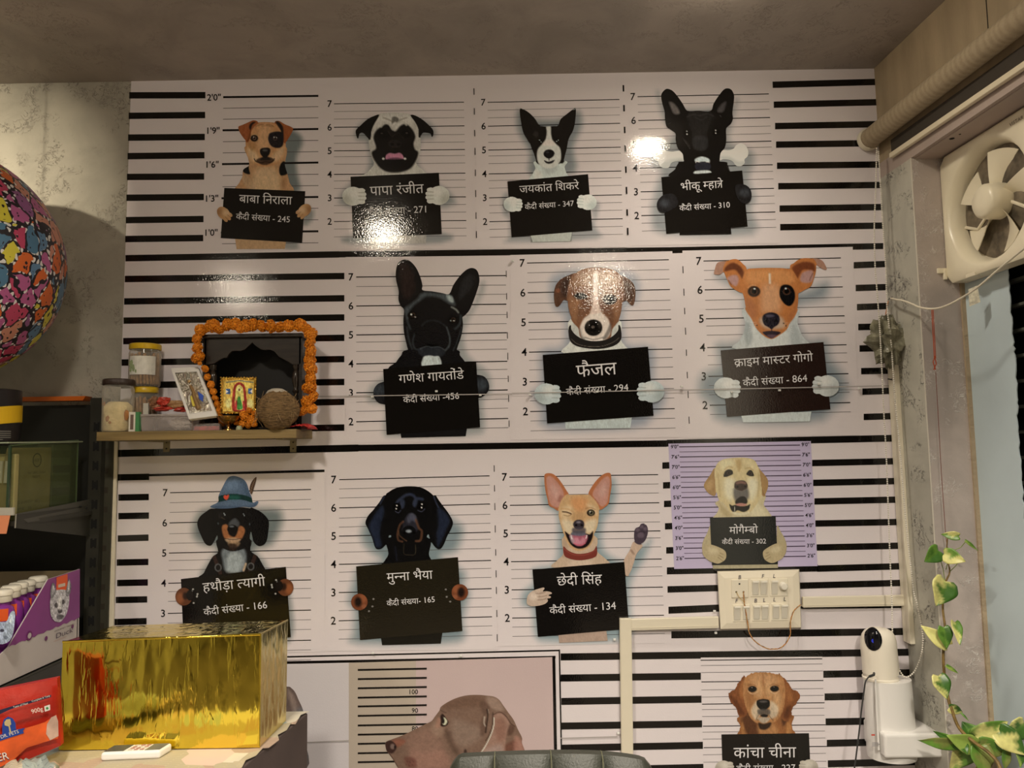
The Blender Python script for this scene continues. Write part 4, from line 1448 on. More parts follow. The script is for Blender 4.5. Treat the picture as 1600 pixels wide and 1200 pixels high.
def dog_wink():
    c = Crop(770, 720, 4.0, '#d5c6bc')
    t = poster('mugshot poster of winking tan dog with huge ears raising one paw, board number 134', c,
               '40,55 1058,35 1070,1140 30,1160',
               [('#3c7f90', '310,110 400,300 620,290 740,110 770,200 740,310 690,380 690,560 840,640 880,560 960,520 985,500 940,620 860,760 860,960 880,1000 850,1090 720,1130 380,1130 270,1100 250,930 190,900 190,830 260,760 260,680 390,640 410,460 400,330 320,270', 80, .75)])
    scale_lines(t, c, (103, 102), (1033, 86), (121, 983), (1070, 965), nx=-30, size=50)
    p = Paint(c, (200, 70, 980, 1140), 1.0)
    p.join(450, 660, 680, 1110)
    p.join(600, 660, 850, 720)
    p.base('#ac8f7e', '410,1090 710,1062 718,1125 415,1138', sharp=True)
    p.base('#c0a288', '385,670 405,620 440,580 445,470 640,470 650,560 690,600 735,640 750,670')
    p.shape('#a8876c', '445,480 470,560 450,600 430,590', 26, .6); p.shape('#d2b8a2', '500,600 600,600 620,670 480,670', 40, .6)
    # raised leg
    p.base('#c2a28c', '815,640 830,600 855,560 870,520 885,505 925,520 935,535 900,580 880,640 862,690 840,720 825,680')
    p.base('#4a3c48', '885,440 895,420 915,412 925,396 945,392 962,405 970,430 966,465 950,500 925,518 900,512 884,490')
    for x, y, r in ((905, 432, 14), (930, 412, 13), (953, 425, 13), (925, 465, 22)): p.dot('#6a5866', x, y, r, r * .8, soft=8, a=.7)
    p.line('#2c2028', '912,445 935,440 950,450', 4, 5, .7); p.line('#8a6a58', '865,560 880,580', 12, 14, .7); p.line('#e8d8c8', '950,398 962,388', 3, 3)
    # ears
    E = '#b5683a'
    p.base(E, '322,110 325,85 345,77 375,82 405,105 435,145 460,185 475,212 462,245 440,275 412,312 380,295 352,280 342,240 328,180')
    p.shape('#bd8474', '335,110 360,95 400,130 440,190 440,240 410,290 370,280 350,240 340,170', 12)
    p.shape('#c99c92', '370,150 410,190 400,240 370,200', 40, .7); p.shape('#94584a', '420,215 440,225 425,255 405,250', 16, .6)
    p.base(E, '740,105 736,80 715,75 685,88 650,120 620,160 597,205 610,240 640,275 668,306 700,290 725,265 732,220 742,160')
    p.shape('#bd8474', '730,110 710,98 670,130 625,200 640,240 680,285 715,260 725,200 732,150', 12)
    p.shape('#c99c92', '700,140 665,190 680,230 710,190', 40, .7); p.line('#94584a', '640,240 660,265', 7, 9, .6)
    # head
    p.base('#c69a68', '440,240 465,216 520,212 590,212 620,235 645,265 662,305 660,370 650,420 632,460 620,500 590,540 545,556 500,545 465,500 445,460 425,400 412,345 414,310 425,270')
    p.shape('#d48a4c', '490,240 540,225 590,245 580,300 540,320 500,290', 50, .7)
    p.shape('#dcc49c', '430,300 480,280 500,320 470,360 430,350', 36, .6); p.shape('#dcc49c', '590,270 640,290 650,340 600,290', 30, .6)
    p.shape('#d8c6a8', '430,370 500,380 505,440 460,450', 36, .8); p.shape('#d8c6a8', '650,370 580,380 575,440 625,450', 36, .8)
    p.shape('#b08250', '500,330 540,320 570,340 570,370 505,372', 26, .5)
    p.line('#4c2e1c', '436,318 465,322 490,332', 7, 5); p.line('#8a6038', '445,340 470,345 488,338', 5, 8, .7); p.line('#c0854c', '430,300 470,302 500,318', 8, 12, .6)
    p.dot('#2c2018', 613, 325, 26, 21, soft=6); p.dot('#6b6448', 615, 325, 15, 14, soft=4); p.dot('#0a0806', 615, 325, 8); p.dot('#e8e4d8', 609, 318, 4)
    p.line('#a06a3c', '580,300 610,292 640,305', 6, 8, .7)
    p.shape('#1d1214', '450,442 480,462 500,455 580,455 605,460 627,440 620,490 590,535 545,550 505,538 475,505', 7)
    p.shape('#a85468', '485,462 585,462 588,500 560,530 520,530 492,500', 8)
    p.shape('#cf8898', '500,490 530,480 545,500 560,480 580,490 565,520 515,520', 14, .7)
    p.shape('#5e6070', '505,440 570,440 580,462 545,470 490,462', 10, .9)
    p.shape('#b0adb0', '480,462 500,470 510,510 500,520 485,500', 8, .5)
    p.line('#e8e2d8', '490,468 494,488', 5, 3); p.line('#e8e2d8', '588,466 582,486', 5, 3)
    p.line('#d85a70', '505,515 545,528 578,515', 5, 4, .8)
    p.shape('#352c34', '502,395 515,374 538,368 562,374 572,396 565,420 540,430 512,420', 6); p.shape('#4a424c', '500,420 575,420 572,450 505,450', 14, .8)
    p.dot('#847c88', 536, 384, 14, 7, soft=9, a=.8); p.dot('#0c080c', 520, 402, 8, 6, soft=5); p.dot('#0c080c', 556, 402, 8, 6, soft=5)
    p.fur(.06, 5).build('dog', t, 5)
    b = Paint(c, (435, 520, 660, 630), 1.0)
    b.base('#7a3026', '442,535 470,560 520,580 580,578 630,560 648,532 650,590 610,612 540,622 480,612 446,590')
    b.line('#a85040', '446,550 500,585 580,588 645,555', 4, 6, .7)
    b.build('collar', t, 6)
    board(t, c, '248,680 822,632 852,1050 282,1100', [('छेदी सिंह', 402, 780, 684, 766, 1.0), (KS + '134', 356, 958, 770, 926, 1.0)], k=7)
    q = Paint(c, (200, 780, 380, 920), 1.0)
    q.base('#c0a592', '212,870 220,840 245,815 285,800 318,792 322,802 305,818 335,815 365,822 366,832 335,838 362,848 358,858 335,862 345,872 330,892 290,905 240,908 215,895')
    for l in ('270,830 300,828 330,820', '280,850 310,848 340,840', '280,870 310,868 335,860'): q.line('#7c5c4c', l, 4, 5, .8)
    q.dot('#ddc8b8', 255, 850, 26, 22, soft=24, a=.6); q.fur(.06, 5).build('paw', t, 9)


def dog_lab():
    c = Crop(1030, 680, 5.454, '#d8c8c4', .86)
    t = poster('lilac mugshot poster of pale yellow labrador above the switchboard, board number 302', c,
               '78,72 1292,50 1350,1115 128,1140', tint='#dcd8fa')
    T = c.T
    B1, B2 = [], []
    for i in range(23):
        u = i / 22
        x0, y0, x1, y1 = 170 + 45 * u, 99 + 951 * u, 1200 + 50 * u, 84 + 947 * u
        (B1 if i % 2 == 0 else B2).append((x0, y0, x1, y1, 7.5 if i % 2 == 0 else 4))
        if i % 2 == 0:
            s = ["9'0\"", "7'6\"", "7'0\"", "6'6\"", "6'0\"", "5'6\"", "5'0\"", "4'6\"", "4'0\"", "3'6\"", "3'0\"", "2'6\""][i // 2]
            lab(t, c, s, x0 - 38, y0 - 1, 32, -.02, M_BLACK); lab(t, c, s, x1 + 46, y1 - 5, 32, -.02, M_BLACK)
    merge_bars('height_lines', B1, print_mat('lilac_line', (0.05, 0.03, 0.06)), t, 3, T)
    merge_bars('height_lines', B2, print_mat('lilac_line_soft', (0.09, 0.06, 0.11)), t, 3, T)
    p = Paint(c, (360, 180, 1095, 1140), 1.0)
    p.join(520, 690, 900, 1110)
    p.base('#a89a7c', '455,1095 1012,1090 1012,1132 458,1138', sharp=True)
    p.base('#b5a27c', '432,770 410,830 375,900 365,960 375,1010 400,1050 440,1080 480,1080 470,900 445,780'); p.base('#b5a27c', '1005,770 1035,820 1065,870 1085,930 1080,1000 1055,1040 1010,1070 980,1060 1000,900')
    p.base('#c9b68e', '460,700 490,665 508,620 500,560 880,500 890,590 925,640 965,700 960,720 480,720')
    p.shape('#a88c5c', '500,560 560,620 620,680 560,690 520,640', 40, .6); p.shape('#e0d2b0', '800,560 880,620 920,690 780,690', 50, .6)
    p.base('#a87f4a', '470,280 440,330 405,380 384,415 384,445 410,485 445,510 475,515 490,460 500,380 495,310')
    p.shape('#c29a64', '400,420 440,380 460,400 440,460 410,460', 30, .6)
    p.base('#a97f48', '840,270 865,300 900,340 925,380 928,430 918,470 895,515 875,490 858,430 845,360')
    p.line('#6b4a24', '858,400 880,480 895,510', 8, 12, .6)
    p.base('#d1b985', '500,235 540,208 600,196 680,190 760,195 812,215 840,265 850,330 862,420 868,500 840,560 800,620 760,660 700,672 630,668 590,620 550,570 510,550 490,480 485,400 478,320 482,270')
    p.shape('#e6d8ae', '520,230 600,205 640,240 600,270 540,300', 50, .7); p.shape('#e2cf9f', '720,210 800,225 830,290 760,270', 50, .6)
    p.shape('#b58a4c', '655,215 690,210 700,260 680,310 660,260', 26, .6)
    p.shape('#e8dfc8', '560,370 640,380 640,480 610,560 560,500', 60, .7); p.shape('#e8dfc8', '760,370 830,380 830,480 790,560 760,480', 60, .7)
    p.line('#b08a54', '560,290 590,268 625,275', 9, 12, .6); p.line('#b08a54', '735,285 770,278 800,300', 9, 12, .6)
    p.line('#a88450', '500,330 510,430 520,520', 9, 22, .5); p.line('#a88450', '845,330 850,430 840,520', 9, 20, .5)
    p.shape('#1f1814', '548,352 560,310 590,292 622,300 628,330 600,345 575,355', 6); p.shape('#1f1814', '742,330 765,300 790,302 808,345 780,350 755,342', 6)
    p.dot('#5a3c26', 592, 322, 14, 12, soft=5, a=.8); p.dot('#5a3c26', 776, 324, 12, 11, soft=5, a=.8); p.dot('#060404', 592, 322, 9); p.dot('#060404', 776, 324, 8)
    p.shape('#4b4850', '640,450 700,470 752,450 765,520 740,560 700,580 650,560 632,500', 30, .8)
    p.shape('#3b2a26', '640,425 650,398 690,385 730,390 752,420 750,450 720,468 700,475 665,465 642,448', 8); p.shape('#8a5c50', '655,400 695,390 740,402 735,418 700,412 660,418', 12, .8)
    p.dot('#120c0c', 665, 440, 11, 8, soft=6); p.dot('#120c0c', 732, 438, 11, 8, soft=6)
    p.shape('#17110f', '650,560 690,525 730,525 752,560 740,585 690,580 655,590', 10)
    p.shape('#17130f', '598,588 620,600 650,595 700,605 750,600 776,588 765,630 720,655 670,640 640,655 615,640', 8)
    p.shape('#c07c70', '655,585 700,580 748,588 730,602 690,604 660,598', 6)
    p.line('#e4dcc8', '645,610 640,655', 5, 5, .9); p.line('#e4dcc8', '775,600 770,640', 4, 6, .6)
    p.shape('#d8ccb0', '620,655 700,662 770,650 740,678 650,680', 10, .8)
    p.fur(.06, 6).build('dog', t, 5)
    board(t, c, '432,702 992,690 1012,1100 450,1108', [('मोगैम्बो', 598, 840, 842, 834, 1.0), (KS + '302', 535, 930, 910, 922, 1.0)], k=6, m=print_mat('print_board_lab', (0.014, 0.016, 0.016)))
    for f_, q in ((1, '375,950 420,930 470,940 520,960 560,985 572,1020 565,1055 540,1078 500,1094 450,1080 400,1050 370,1010'), (-1, '1085,940 1050,920 990,925 930,955 890,985 884,1020 900,1060 940,1085 975,1088 1010,1072 1060,1035')):
        b = Paint(c, (360, 900, 1095, 1105), 1.0)
        b.base('#b7a17a', q)
        for i in range(3):
            if f_ > 0: b.line('#6d5638', [(500 + i * 8, 1040 + i * 2 - 20 * i), (545 - i * 0, 1075 - i * 30)], 4, 7, .8)
            else: b.line('#6d5638', [(950 - i * 8, 1035 - 18 * i), (905 + i * 2, 1065 - i * 30)], 4, 7, .8)
        b.shape('#d2c09a', '420,960 480,960 500,1000 440,1010' if f_ > 0 else '1040,950 980,950 950,990 1010,1000', 40, .7)
        b.fur(.06, 5).build('paw', t, 8)


def dog_golden():
    c = Crop(1080, 1020, 6.668, '#c9bdbc', .8)
    t = poster('mugshot poster of golden retriever low on the wall, between conduit and camera', c,
               '100,50 1365,40 1440,1500 135,1510')
    yl, yr = [78, 303, 535, 765, 988], [62, 288, 520, 750, 975]
    merge_bars('height_lines', [(98 + 8 * i, a, 1365 + 12 * i, b, 9) for i, (a, b) in enumerate(zip(yl, yr))], M_LINE, t, 3, c.T)
    tl, tr_ = [133, 206, 387, 461, 592, 664, 827, 900, 1062, 1140, 1215, 1300, 1375], [116, 188, 372, 443, 576, 651, 814, 887, 1047, 1130, 1200, 1290, 1360]
    merge_bars('height_lines', [(100 + 3 * i, a, 1367 + 4.5 * i, b, 4.5) for i, (a, b) in enumerate(zip(tl, tr_))], M_LINE2, t, 3, c.T)
    p = Paint(c, (370, 190, 1150, 900), 1.0)
    p.base('#5c3014', '520,540 1010,540 1010,720 520,720', sharp=True)
    p.base('#8e5524', '515,900 512,780 520,660 1035,640 1045,760 1050,900')
    p.shape('#3c1c0c', '530,680 600,640 680,740 700,850 560,850 540,760', 50, .7); p.shape('#c08a52', '700,760 860,740 900,850 720,850', 50, .5); p.shape('#3c1c0c', '950,640 1020,640 1000,720 950,760', 40, .7)
    p.shape('#b57a3c', '530,720 560,800 580,850 530,850', 30, .6); p.shape('#b57a3c', '1000,720 1040,760 1040,850 990,850', 30, .6)
    p.base('#7c4218', '560,240 520,280 490,310 460,370 410,410 388,435 400,480 430,540 480,590 485,640 510,655 560,650 600,560 600,400')
    p.shape('#532609', '400,450 450,470 520,560 560,640 500,640 470,580', 40, .7); p.shape('#a8682c', '540,280 570,330 560,430 530,480 500,400', 40, .6)
    p.base('#80461a', '910,235 950,250 985,280 1020,330 1060,380 1110,405 1132,460 1100,520 1050,580 1045,630 1030,670 990,700 950,680 930,560')
    p.shape('#532609', '1000,560 1040,560 1030,660 980,690 960,640', 40, .8); p.shape('#a8682c', '980,330 1040,400 1060,500 1000,480', 50, .5)
    p.base('#a8703c', '600,225 660,208 740,202 820,206 880,222 930,245 960,300 970,400 965,520 940,620 900,680 850,720 750,740 680,720 630,680 590,600 560,500 548,400 555,300 575,250')
    p.shape('#c08c5c', '620,250 740,215 880,250 900,320 780,350 740,300 640,330', 60, .7)
    p.line('#8a4c22', '745,225 750,290 755,340', 10, 26, .7)
    p.shape('#cf9f6c', '680,300 740,330 745,440 700,470 650,400', 60, .6); p.shape('#cf9f6c', '790,310 830,330 850,420 800,470 770,400', 60, .6)
    p.shape('#8a5424', '570,400 640,430 640,540 590,520', 50, .5); p.shape('#c99c6c', '850,440 930,430 930,560 880,620', 60, .6)
    p.shape('#c6b39c', '640,560 690,500 720,600 700,690 660,690 625,620', 36, .8); p.shape('#c6b39c', '900,560 830,500 815,590 820,680 880,670 905,620', 36, .8)
    p.line('#6b3c1a', '590,340 640,330 680,350', 8, 14, .6); p.line('#6b3c1a', '820,340 860,325 910,345', 8, 14, .6)
    p.dot('#17100c', 638, 378, 46, 33, soft=8); p.dot('#060404', 638, 378, 28, 26, soft=6); p.dot('#17100c', 868, 374, 46, 32, soft=8); p.dot('#060404', 868, 374, 28, 26, soft=6)
    p.dot('#8a8078', 632, 362, 6, 4, soft=4); p.dot('#8a8078', 862, 358, 6, 4, soft=4)
    p.line('#d8c0a4', '590,400 640,430 690,405', 6, 10, .6); p.line('#d8c0a4', '830,405 870,425 920,395', 6, 10, .6)
    p.shape('#0c090a', '680,520 690,495 740,482 800,488 820,515 815,560 780,590 755,605 720,590 688,555', 8)
    p.dot('#5c5452', 750, 508, 44, 12, soft=22, a=.8)
    p.shape('#4c4643', '700,590 810,590 820,640 760,650 700,640', 22, .85)
    p.shape('#0f0a09', '720,655 755,640 800,650 790,668 755,672', 7); p.line('#2a1812', '700,650 680,690 700,700', 5, 8, .7); p.line('#2a1812', '810,650 840,690 850,700', 5, 8, .7)
    p.shape('#a89a8c', '705,680 755,670 820,680 800,715 755,735 715,715', 14, .85); p.shape('#1d0f0a', '700,730 755,740 830,725 820,770 770,800 715,790', 22, .9)
    p.ripple(6, 20).fur(.13, 8, (1, 3)).build('dog', t, 5)
    board(t, c, '315,850 1226,838 1255,1480 335,1480', [('कांचा चीना', 442, 1096, 1094, 1088, 1.0), (KS + '227', 470, 1240, 1085, 1228, 1.0)], k=6)
    paw(t, c, 350, 1200, 92, '#b8aca0', '#7c7064', '#d0c6bc', 1, 0)
    paw(t, c, 1220, 1190, 94, '#b8aca0', '#7c7064', '#d0c6bc', -1, 0)


def dog_profile():
    c = Crop(580, 1060, 6.154, '#cbbab4', .74)
    t = poster('large mugshot poster of grey-brown weimaraner head in profile with height ruler, behind the chair', c,
               '-215,-150 1742,-205 1765,1240 -215,1240', tint='#e2d3d0')
    # beige ruler side and white margin of the same print
    flat_poly('ruler_panel', pts('-215,-150 430,-168 430,1240 -215,1240'), print_mat('ruler_beige', (.53, .46, .39)), t, 3, c.T)
    Z = Crop(440, 960, 2.857, '#c0b0a5')
    flat_poly('margin', pts('-60,222 300,218 300,900 -60,900'), print_mat('print_margin', (.70, .665, .70)), t, 3, Z.T)
    p = Paint(Z, (-120, 300, 150, 700), 1.2)
    p.base('#5c4a44', '-100,330 20,322 45,330 62,350 75,380 95,425 100,470 104,560 110,690 -100,690').shape('#8a7468', '30,335 60,380 70,430 50,430 35,380', 20, .7).shape('#6a7078', '60,450 130,440 125,560 100,700 60,700', 60, .8)
    p.fur(.1, 6).build('dog', t, 4)
    b = [(340, y, 648, y - 6, 8.5) for y in (248, 289, 330, 372, 411, 453, 496, 537, 578, 620, 660, 701, 742)]
    merge_bars('ruler_lines', b, M_BLACK, t, 4, Z.T)
    for s, x, y in (('100', 590, 346), ('90', 595, 429), ('80', 595, 510)): lab(t, Z, s, x, y, 21, -.01, M_BLACK)
    p = Paint(c, (120, 140, 1660, 1240), 1.3)
    p.base('#7c5c4c', '135,630 150,605 200,585 270,560 350,525 440,480 520,440 580,410 610,370 655,310 665,280 700,250 760,215 830,185 920,163 1020,158 1110,165 1180,175 1230,205 1270,260 1320,330 1370,400 1410,490 1450,570 1450,620 1480,700 1550,900 1630,1060 1640,1235 660,1235 600,1080 420,980 290,900 250,850 210,780 165,720 145,690')
    p.shape('#6a4a3a', '690,260 800,200 1000,170 1080,200 1080,260 900,280 720,300', 60, .7)
    p.shape('#a8897a', '1110,175 1180,180 1230,215 1280,300 1200,310 1130,260', 40, .6)
    p.shape('#8d7264', '780,400 900,420 1040,480 1060,560 960,640 860,660 780,560', 90, .7)
    p.shape('#5c4034', '1040,260 1100,230 1140,280 1110,340 1060,400 1050,540 1090,540 1110,420', 40, .7)
    p.shape('#543c30', '700,500 760,520 780,600 840,700 820,740 760,660', 60, .7)
    p.shape('#966c5c', '330,560 560,480 640,560 700,640 640,760 420,740 340,660', 110, .6)
    p.shape('#a4806c', '600,420 680,440 700,520 640,560 580,500', 60, .6); p.shape('#a5725e', '640,380 670,400 670,460 620,470', 26, .7)
    p.shape('#94503a', '200,600 280,580 330,600 300,640 240,660', 30, .7)
    p.shape('#a87464', '380,700 520,720 700,700 740,860 400,860', 80, .6); p.shape('#6a3a30', '320,760 420,770 430,850 350,850', 40, .7)
    p.shape('#3c221e', '133,628 150,605 195,600 240,640 240,680 205,720 170,715 145,690', 12); p.dot('#8a7068', 205, 655, 22, 26, soft=18, a=.8); p.dot('#190d0c', 228, 660, 10, 16, soft=8)
    p.line('#3c221e', '165,715 210,780 250,850', 10, 12, .8)
    for x, y in ((340, 790), (370, 800), (400, 790), (360, 830), (395, 825), (330, 820)): p.line('#4a2a22', [(x, y), (x + 8, y + 14)], 5, 6, .6)
    # eye
    p.shape('#2a1612', '665,365 685,340 705,360 730,395 742,420 730,450 690,465 665,450 670,410', 10)
    p.shape('#c9c2a4', '690,375 712,380 730,410 720,440 695,448 682,420', 6); p.shape('#1c1410', '684,375 700,385 704,420 694,440 682,420', 5)
    p.line('#3c241c', '660,300 690,320 720,330', 8, 16, .6)
    # ear
    p.shape('#9a7262', '1180,350 1240,330 1310,380 1330,440 1300,540 1290,640 1280,740 1040,760 1090,660 1150,560 1180,440', 12)
    p.shape('#8a5c4c', '1200,400 1260,380 1300,460 1280,580 1220,600 1190,500', 60, .7); p.shape('#a98f88', '1100,680 1250,640 1260,760 1080,760', 60, .6)
    p.line('#4a2f24', '1175,350 1240,325 1300,370 1340,430 1380,460', 9, 10, .85)
    p.line('#d8ccbc', '1180,380 1180,440 1160,520 1110,630 1060,710 1035,755', 9, 5); p.line('#2c1a14', '1170,330 1165,440 1140,530 1100,600', 8, 10, .8)
    p.line('#c4b0a0', '1090,370 1085,430 1100,460', 12, 10, .8); p.line('#24140f', '1115,300 1120,360 1110,440 1100,520', 12, 14, .9); p.line('#d8ccbc', '1128,300 1130,335', 6, 6, .6)
    p.shape('#6a3a2c', '1290,650 1340,610 1390,600 1400,660 1340,740 1290,740', 40, .7); p.shape('#b27868', '1380,560 1450,600 1480,740 1380,740', 50, .7)
    p.shape('#4a2c22', '1330,450 1380,470 1350,540 1310,540', 30, .6)
    p.dot('#2c1c18', 905, 705, 14, 24, soft=14, a=.8)
    p.fur(.07, 9, (1.6, 1.2)).build('dog', t, 5)


for f in (dog_terrier, dog_pug, dog_pointed, dog_bone, dog_bulldog, dog_collar, dog_jack, dog_hat, dog_black, dog_wink, dog_lab, dog_golden, dog_profile):
    f()
# ================================================================== right-hand wall, window and blind
XR, XW, YB, ZS = 1.199, 1.335, 2.275, 2.371
# the right-hand wall is splayed: it is laid out square and then turned about the corner
SPLAY = Matrix.Translation((XR, YW, 0)) @ Matrix.Rotation(math.radians(3.3), 4, 'Z') @ Matrix.Translation((-XR, -YW, 0))
UNS = SPLAY.inverted()
SP_SET = set()


def PX(px, py, X):
    e_, d_ = UNS @ EYE, UNS.to_3x3() @ ray(px, py)
    return e_ + d_ * ((X - e_.x) / d_.x)


def PL(px, py, Y):
    return UNS @ P(px, py, Y)


def splay_since(before):
    for o in list(COL.objects):
        if o.name not in before and o.parent is None:
            o.matrix_world = SPLAY @ o.matrix_basis


_before = {o.name for o in COL.objects}
M_CREAM = mat('cream_plastic', (0.76, 0.70, 0.56), 0.35)
M_WPLA = mat('white_plastic', (0.82, 0.80, 0.77), 0.32)
M_DARK = mat('dark_hole', (0.004, 0.004, 0.004), 0.8)
slab('wall_right', (XR, YB, 0), (XW + 0.3, YW + 0.12, ZS), M_PLASTER_R)
slab('wall_right', (XR, -3.6, 0), (XW + 0.3, 0.9, ZS), M_PLASTER_R)
slab('wall_right', (XR, 0.9, 0), (XW + 0.3, YB, 0.5), M_PLASTER_R)
slab('trim_1', (XR + 0.001, YB - 0.003, 0.5), (XW, YB, ZS), M_PLASTER_P)
M_PLY = mat('beige_panel', (0.40, 0.315, 0.20), 0.6, noise=(14, 0.16, (1, 1, .25)), bump=(300, .15, (1, 1, .1)))
slab('trim_2', (XR, -3.6, ZS + .05), (XW + 0.3, YW + 0.12, ZC), M_PLY)
slab('trim_8', (XR, -3.6, ZS), (XW + 0.3, YW + 0.12, ZS + .05), mat('soffit_paint', (0.42, 0.34, 0.30), 0.6, noise=(5, .08)))
slab('trim_3', (XR + 0.012, -3.6, ZS - 0.003), (XW + 0.3, YB, ZS), mat('soffit_paint', (0.42, 0.34, 0.30), 0.6, noise=(5, .08)))
g = G(); c = PX(1541, 0, XR); g.box((XR - .001, c.y - .0012, PX(1543, 72, XR).z), (XR, c.y + .0012, ZC)); tag(g.build('trim_4', M_DARK), kind='structure')
# crisp corner bead of the short return
g = G().tube([(XR, YB - .001, 0.5), (XR, YB - .001, ZS)], .0022, 6); tag(g.build('trim_5', mat('corner_bead', (.62, .58, .50), .5)), kind='structure')
g = G().box((XW - .012, YB - .010, .5), (XW, YB - .003, ZS - .02)); tag(g.build('trim_6', mat('tan_edge', (.42, .33, .22), .6, bump=(60, .5))), kind='structure')

# window: torn-edged sheet over dark louvres, cool light put into its blue colour
wn = G()
xs = [(1575, 405), (1574, 430), (1578, 480), (1583, 530), (1585, 560), (1589, 620), (1588, 650), (1592, 700), (1597, 760), (1600, 820), (1612, 900), (1618, 1200)]
e = [PX(a, b, XW) for a, b in xs]
jag = []
for i in range(len(e) - 1):
    for k in range(6):
        q = e[i].lerp(e[i + 1], k / 6); q.y += (random.random() - .5) * .008; jag.append(q)
y_hi = YB - .004
outl = [Vector((XW, y_hi, ZS - .01))] + [Vector((XW, jag[0].y, ZS - .01))] + jag + [Vector((XW, jag[-1].y, .5)), Vector((XW, y_hi, .5))]
M_BLUE = mat('blue_window_film', (0.56, 0.67, 0.72), 0.45, noise=(3, .10))
w1 = thing('window_1', (XW, 1.9, .5), None, None)
tag(w1, kind='structure')
G().prism(outl, (.003, 0, 0)).build('blue_film', M_BLUE, w1)
G().box((XW + .06, .9, .5), (XW + .07, YB, ZS)).build('window_back', mat('night_glass', (.012, .014, .012), .25), w1)
for i in range(26):
    z = .55 + i * .07
    G().box((XW + .03, .9, z), (XW + .055, YB - .02, z + .008)).build('slat', mat('grey_slat', (.10, .105, .09), .5), w1)
G().box((XW + .004, y_hi - .012, .5), (XW + .03, y_hi, ZS)).build('window_frame', mat('frame_steel', (.10, .14, .17), .5), w1)

# ------------------------------------------------------------------ roller blind
def band_mat():
    m, nt, b = nt_new('blind_fabric')
    N, K = nt.nodes, nt.links
    b.inputs['Roughness'].default_value = .75
    g_ = N.new('ShaderNodeNewGeometry')
    mp = N.new('ShaderNodeMapping'); mp.inputs['Scale'].default_value = (1, 26, 9)
    K.new(g_.outputs['Position'], mp.inputs['Vector'])
    w_ = N.new('ShaderNodeTexWave'); w_.bands_direction = 'Y'; w_.inputs['Scale'].default_value = .55; w_.inputs['Distortion'].default_value = 6.0; w_.inputs['Detail'].default_value = 2
    K.new(mp.outputs[0], w_.inputs['Vector'])
    n_ = N.new('ShaderNodeTexNoise'); n_.inputs['Scale'].default_value = 160
    K.new(g_.outputs['Position'], n_.inputs['Vector'])
    a = N.new('ShaderNodeMath'); a.operation = 'MULTIPLY_ADD'; a.inputs[1].default_value = .5
    K.new(w_.outputs['Fac'], a.inputs[0]); K.new(n_.outputs['Fac'], a.inputs[2])
    r = N.new('ShaderNodeValToRGB')
    r.color_ramp.elements[0].position, r.color_ramp.elements[0].color = .3, (.30, .235, .15, 1)
    r.color_ramp.elements[1].position, r.color_ramp.elements[1].color = 1.2, (.38, .305, .20, 1)
    K.new(a.outputs[0], r.inputs[0]); K.new(r.outputs[0], b.inputs['Base Color'])
    return m


bt = thing('roller_blind', (XR - .039, 2.43, 2.46), 'rolled-up beige fabric roller blind on tube along the right wall', 'blind')
zt = P(1376, 217, 2.43).z
G().lathe((XR - .039, 2.425, zt), [(.0325, 0), (.0325, 1.5)], 28, (0, -1, 0)).build('fabric_roll', band_mat(), bt, smooth=True)
G().lathe((XR - .039, 2.445, zt), [(.02, 0), (.036, .002), (.038, .012), (.034, .02)], 28, (0, -1, 0)).build('end_cap', M_CREAM, bt, smooth=True)
a, b = PX(1391, 243, XR - .014), PX(1604, 98, XR - .014)
b = a + (b - a) * 1.7
d = (b - a)
G().hexa([a + Vector((-.004, 0, -.009)), a + Vector((.01, 0, -.009)), b + Vector((.01, 0, -.009)), b + Vector((-.004, 0, -.009)),
          a + Vector((-.004, 0, .007)), a + Vector((.01, 0, .007)), b + Vector((.01, 0, .007)), b + Vector((-.004, 0, .007))]).build('bottom_rail', mat('cream_rail', (.78, .70, .52), .3), bt, bevel=.002)
G().hexa([a + Vector((.004, 0, -.002)), a + Vector((.02, 0, -.002)), b + Vector((.02, 0, -.002)), b + Vector((.004, 0, -.002)),
          a + Vector((.004, 0, .05)), a + Vector((.02, 0, .05)), b + Vector((.02, 0, .05)), b + Vector((.004, 0, .05))]).build('fabric_skirt', mat('dark_fabric', (.05, .04, .03), .9), bt)  # dark sheet standing in for the shadow between roll and rail
g = G(); c = Vector((XR + .03, 2.12, ZS - .004)); g.lathe(c, [(.007, 0), (.007, .003)], 10).lathe(c + Vector((.004, -.03, 0)), [(.003, 0), (.003, .003)], 8)
tag(g.build('trim_7', M_DARK), kind='structure')

splay_since(_before)
# bead chain
cp = pts('1370,232 1368,300 1366,360 1367.5,420 1369.5,444 1374,505 1377.5,570 1381,645 1385,717 1388,800 1391,880 1393.6,940 1394.5,990 1398.5,1026 1406,1048 1415,1058 1428,1050 1438.6,1026 1442,998 1437.5,966 1431.7,940 1426.7,917 1414.8,808 1406,700 1399,632 1392.5,540 1386,480 1384,420 1378,330 1372.5,234')
cc = catmull(cp, 16, False)
W = PN(cc, 2.36)
t = thing('bead_chain', P(1415, 1058, 2.36), 'long loop of small white beads hanging from the roller blind past the camera', 'bead chain')
seg = np.sqrt(((W[1:] - W[:-1]) ** 2).sum(1)); cum = np.concatenate([[0], np.cumsum(seg)])
g = G()
n = int(cum[-1] / .0066)
for i in range(n):
    s_ = cum[-1] * i / n
    q = [np.interp(s_, cum, W[:, k]) for k in range(3)]
    g.ball(q, .0028, 6, 4)
tag(g.build('beads', mat('bead_white', (.78, .74, .66), .3), t, smooth=True), kind='stuff')
G().tube([Vector(q) for q in W[::6]] + [Vector(W[-1])], .0007, 4).build('cord', mat('cord_white', (.6, .57, .5), .6), t)

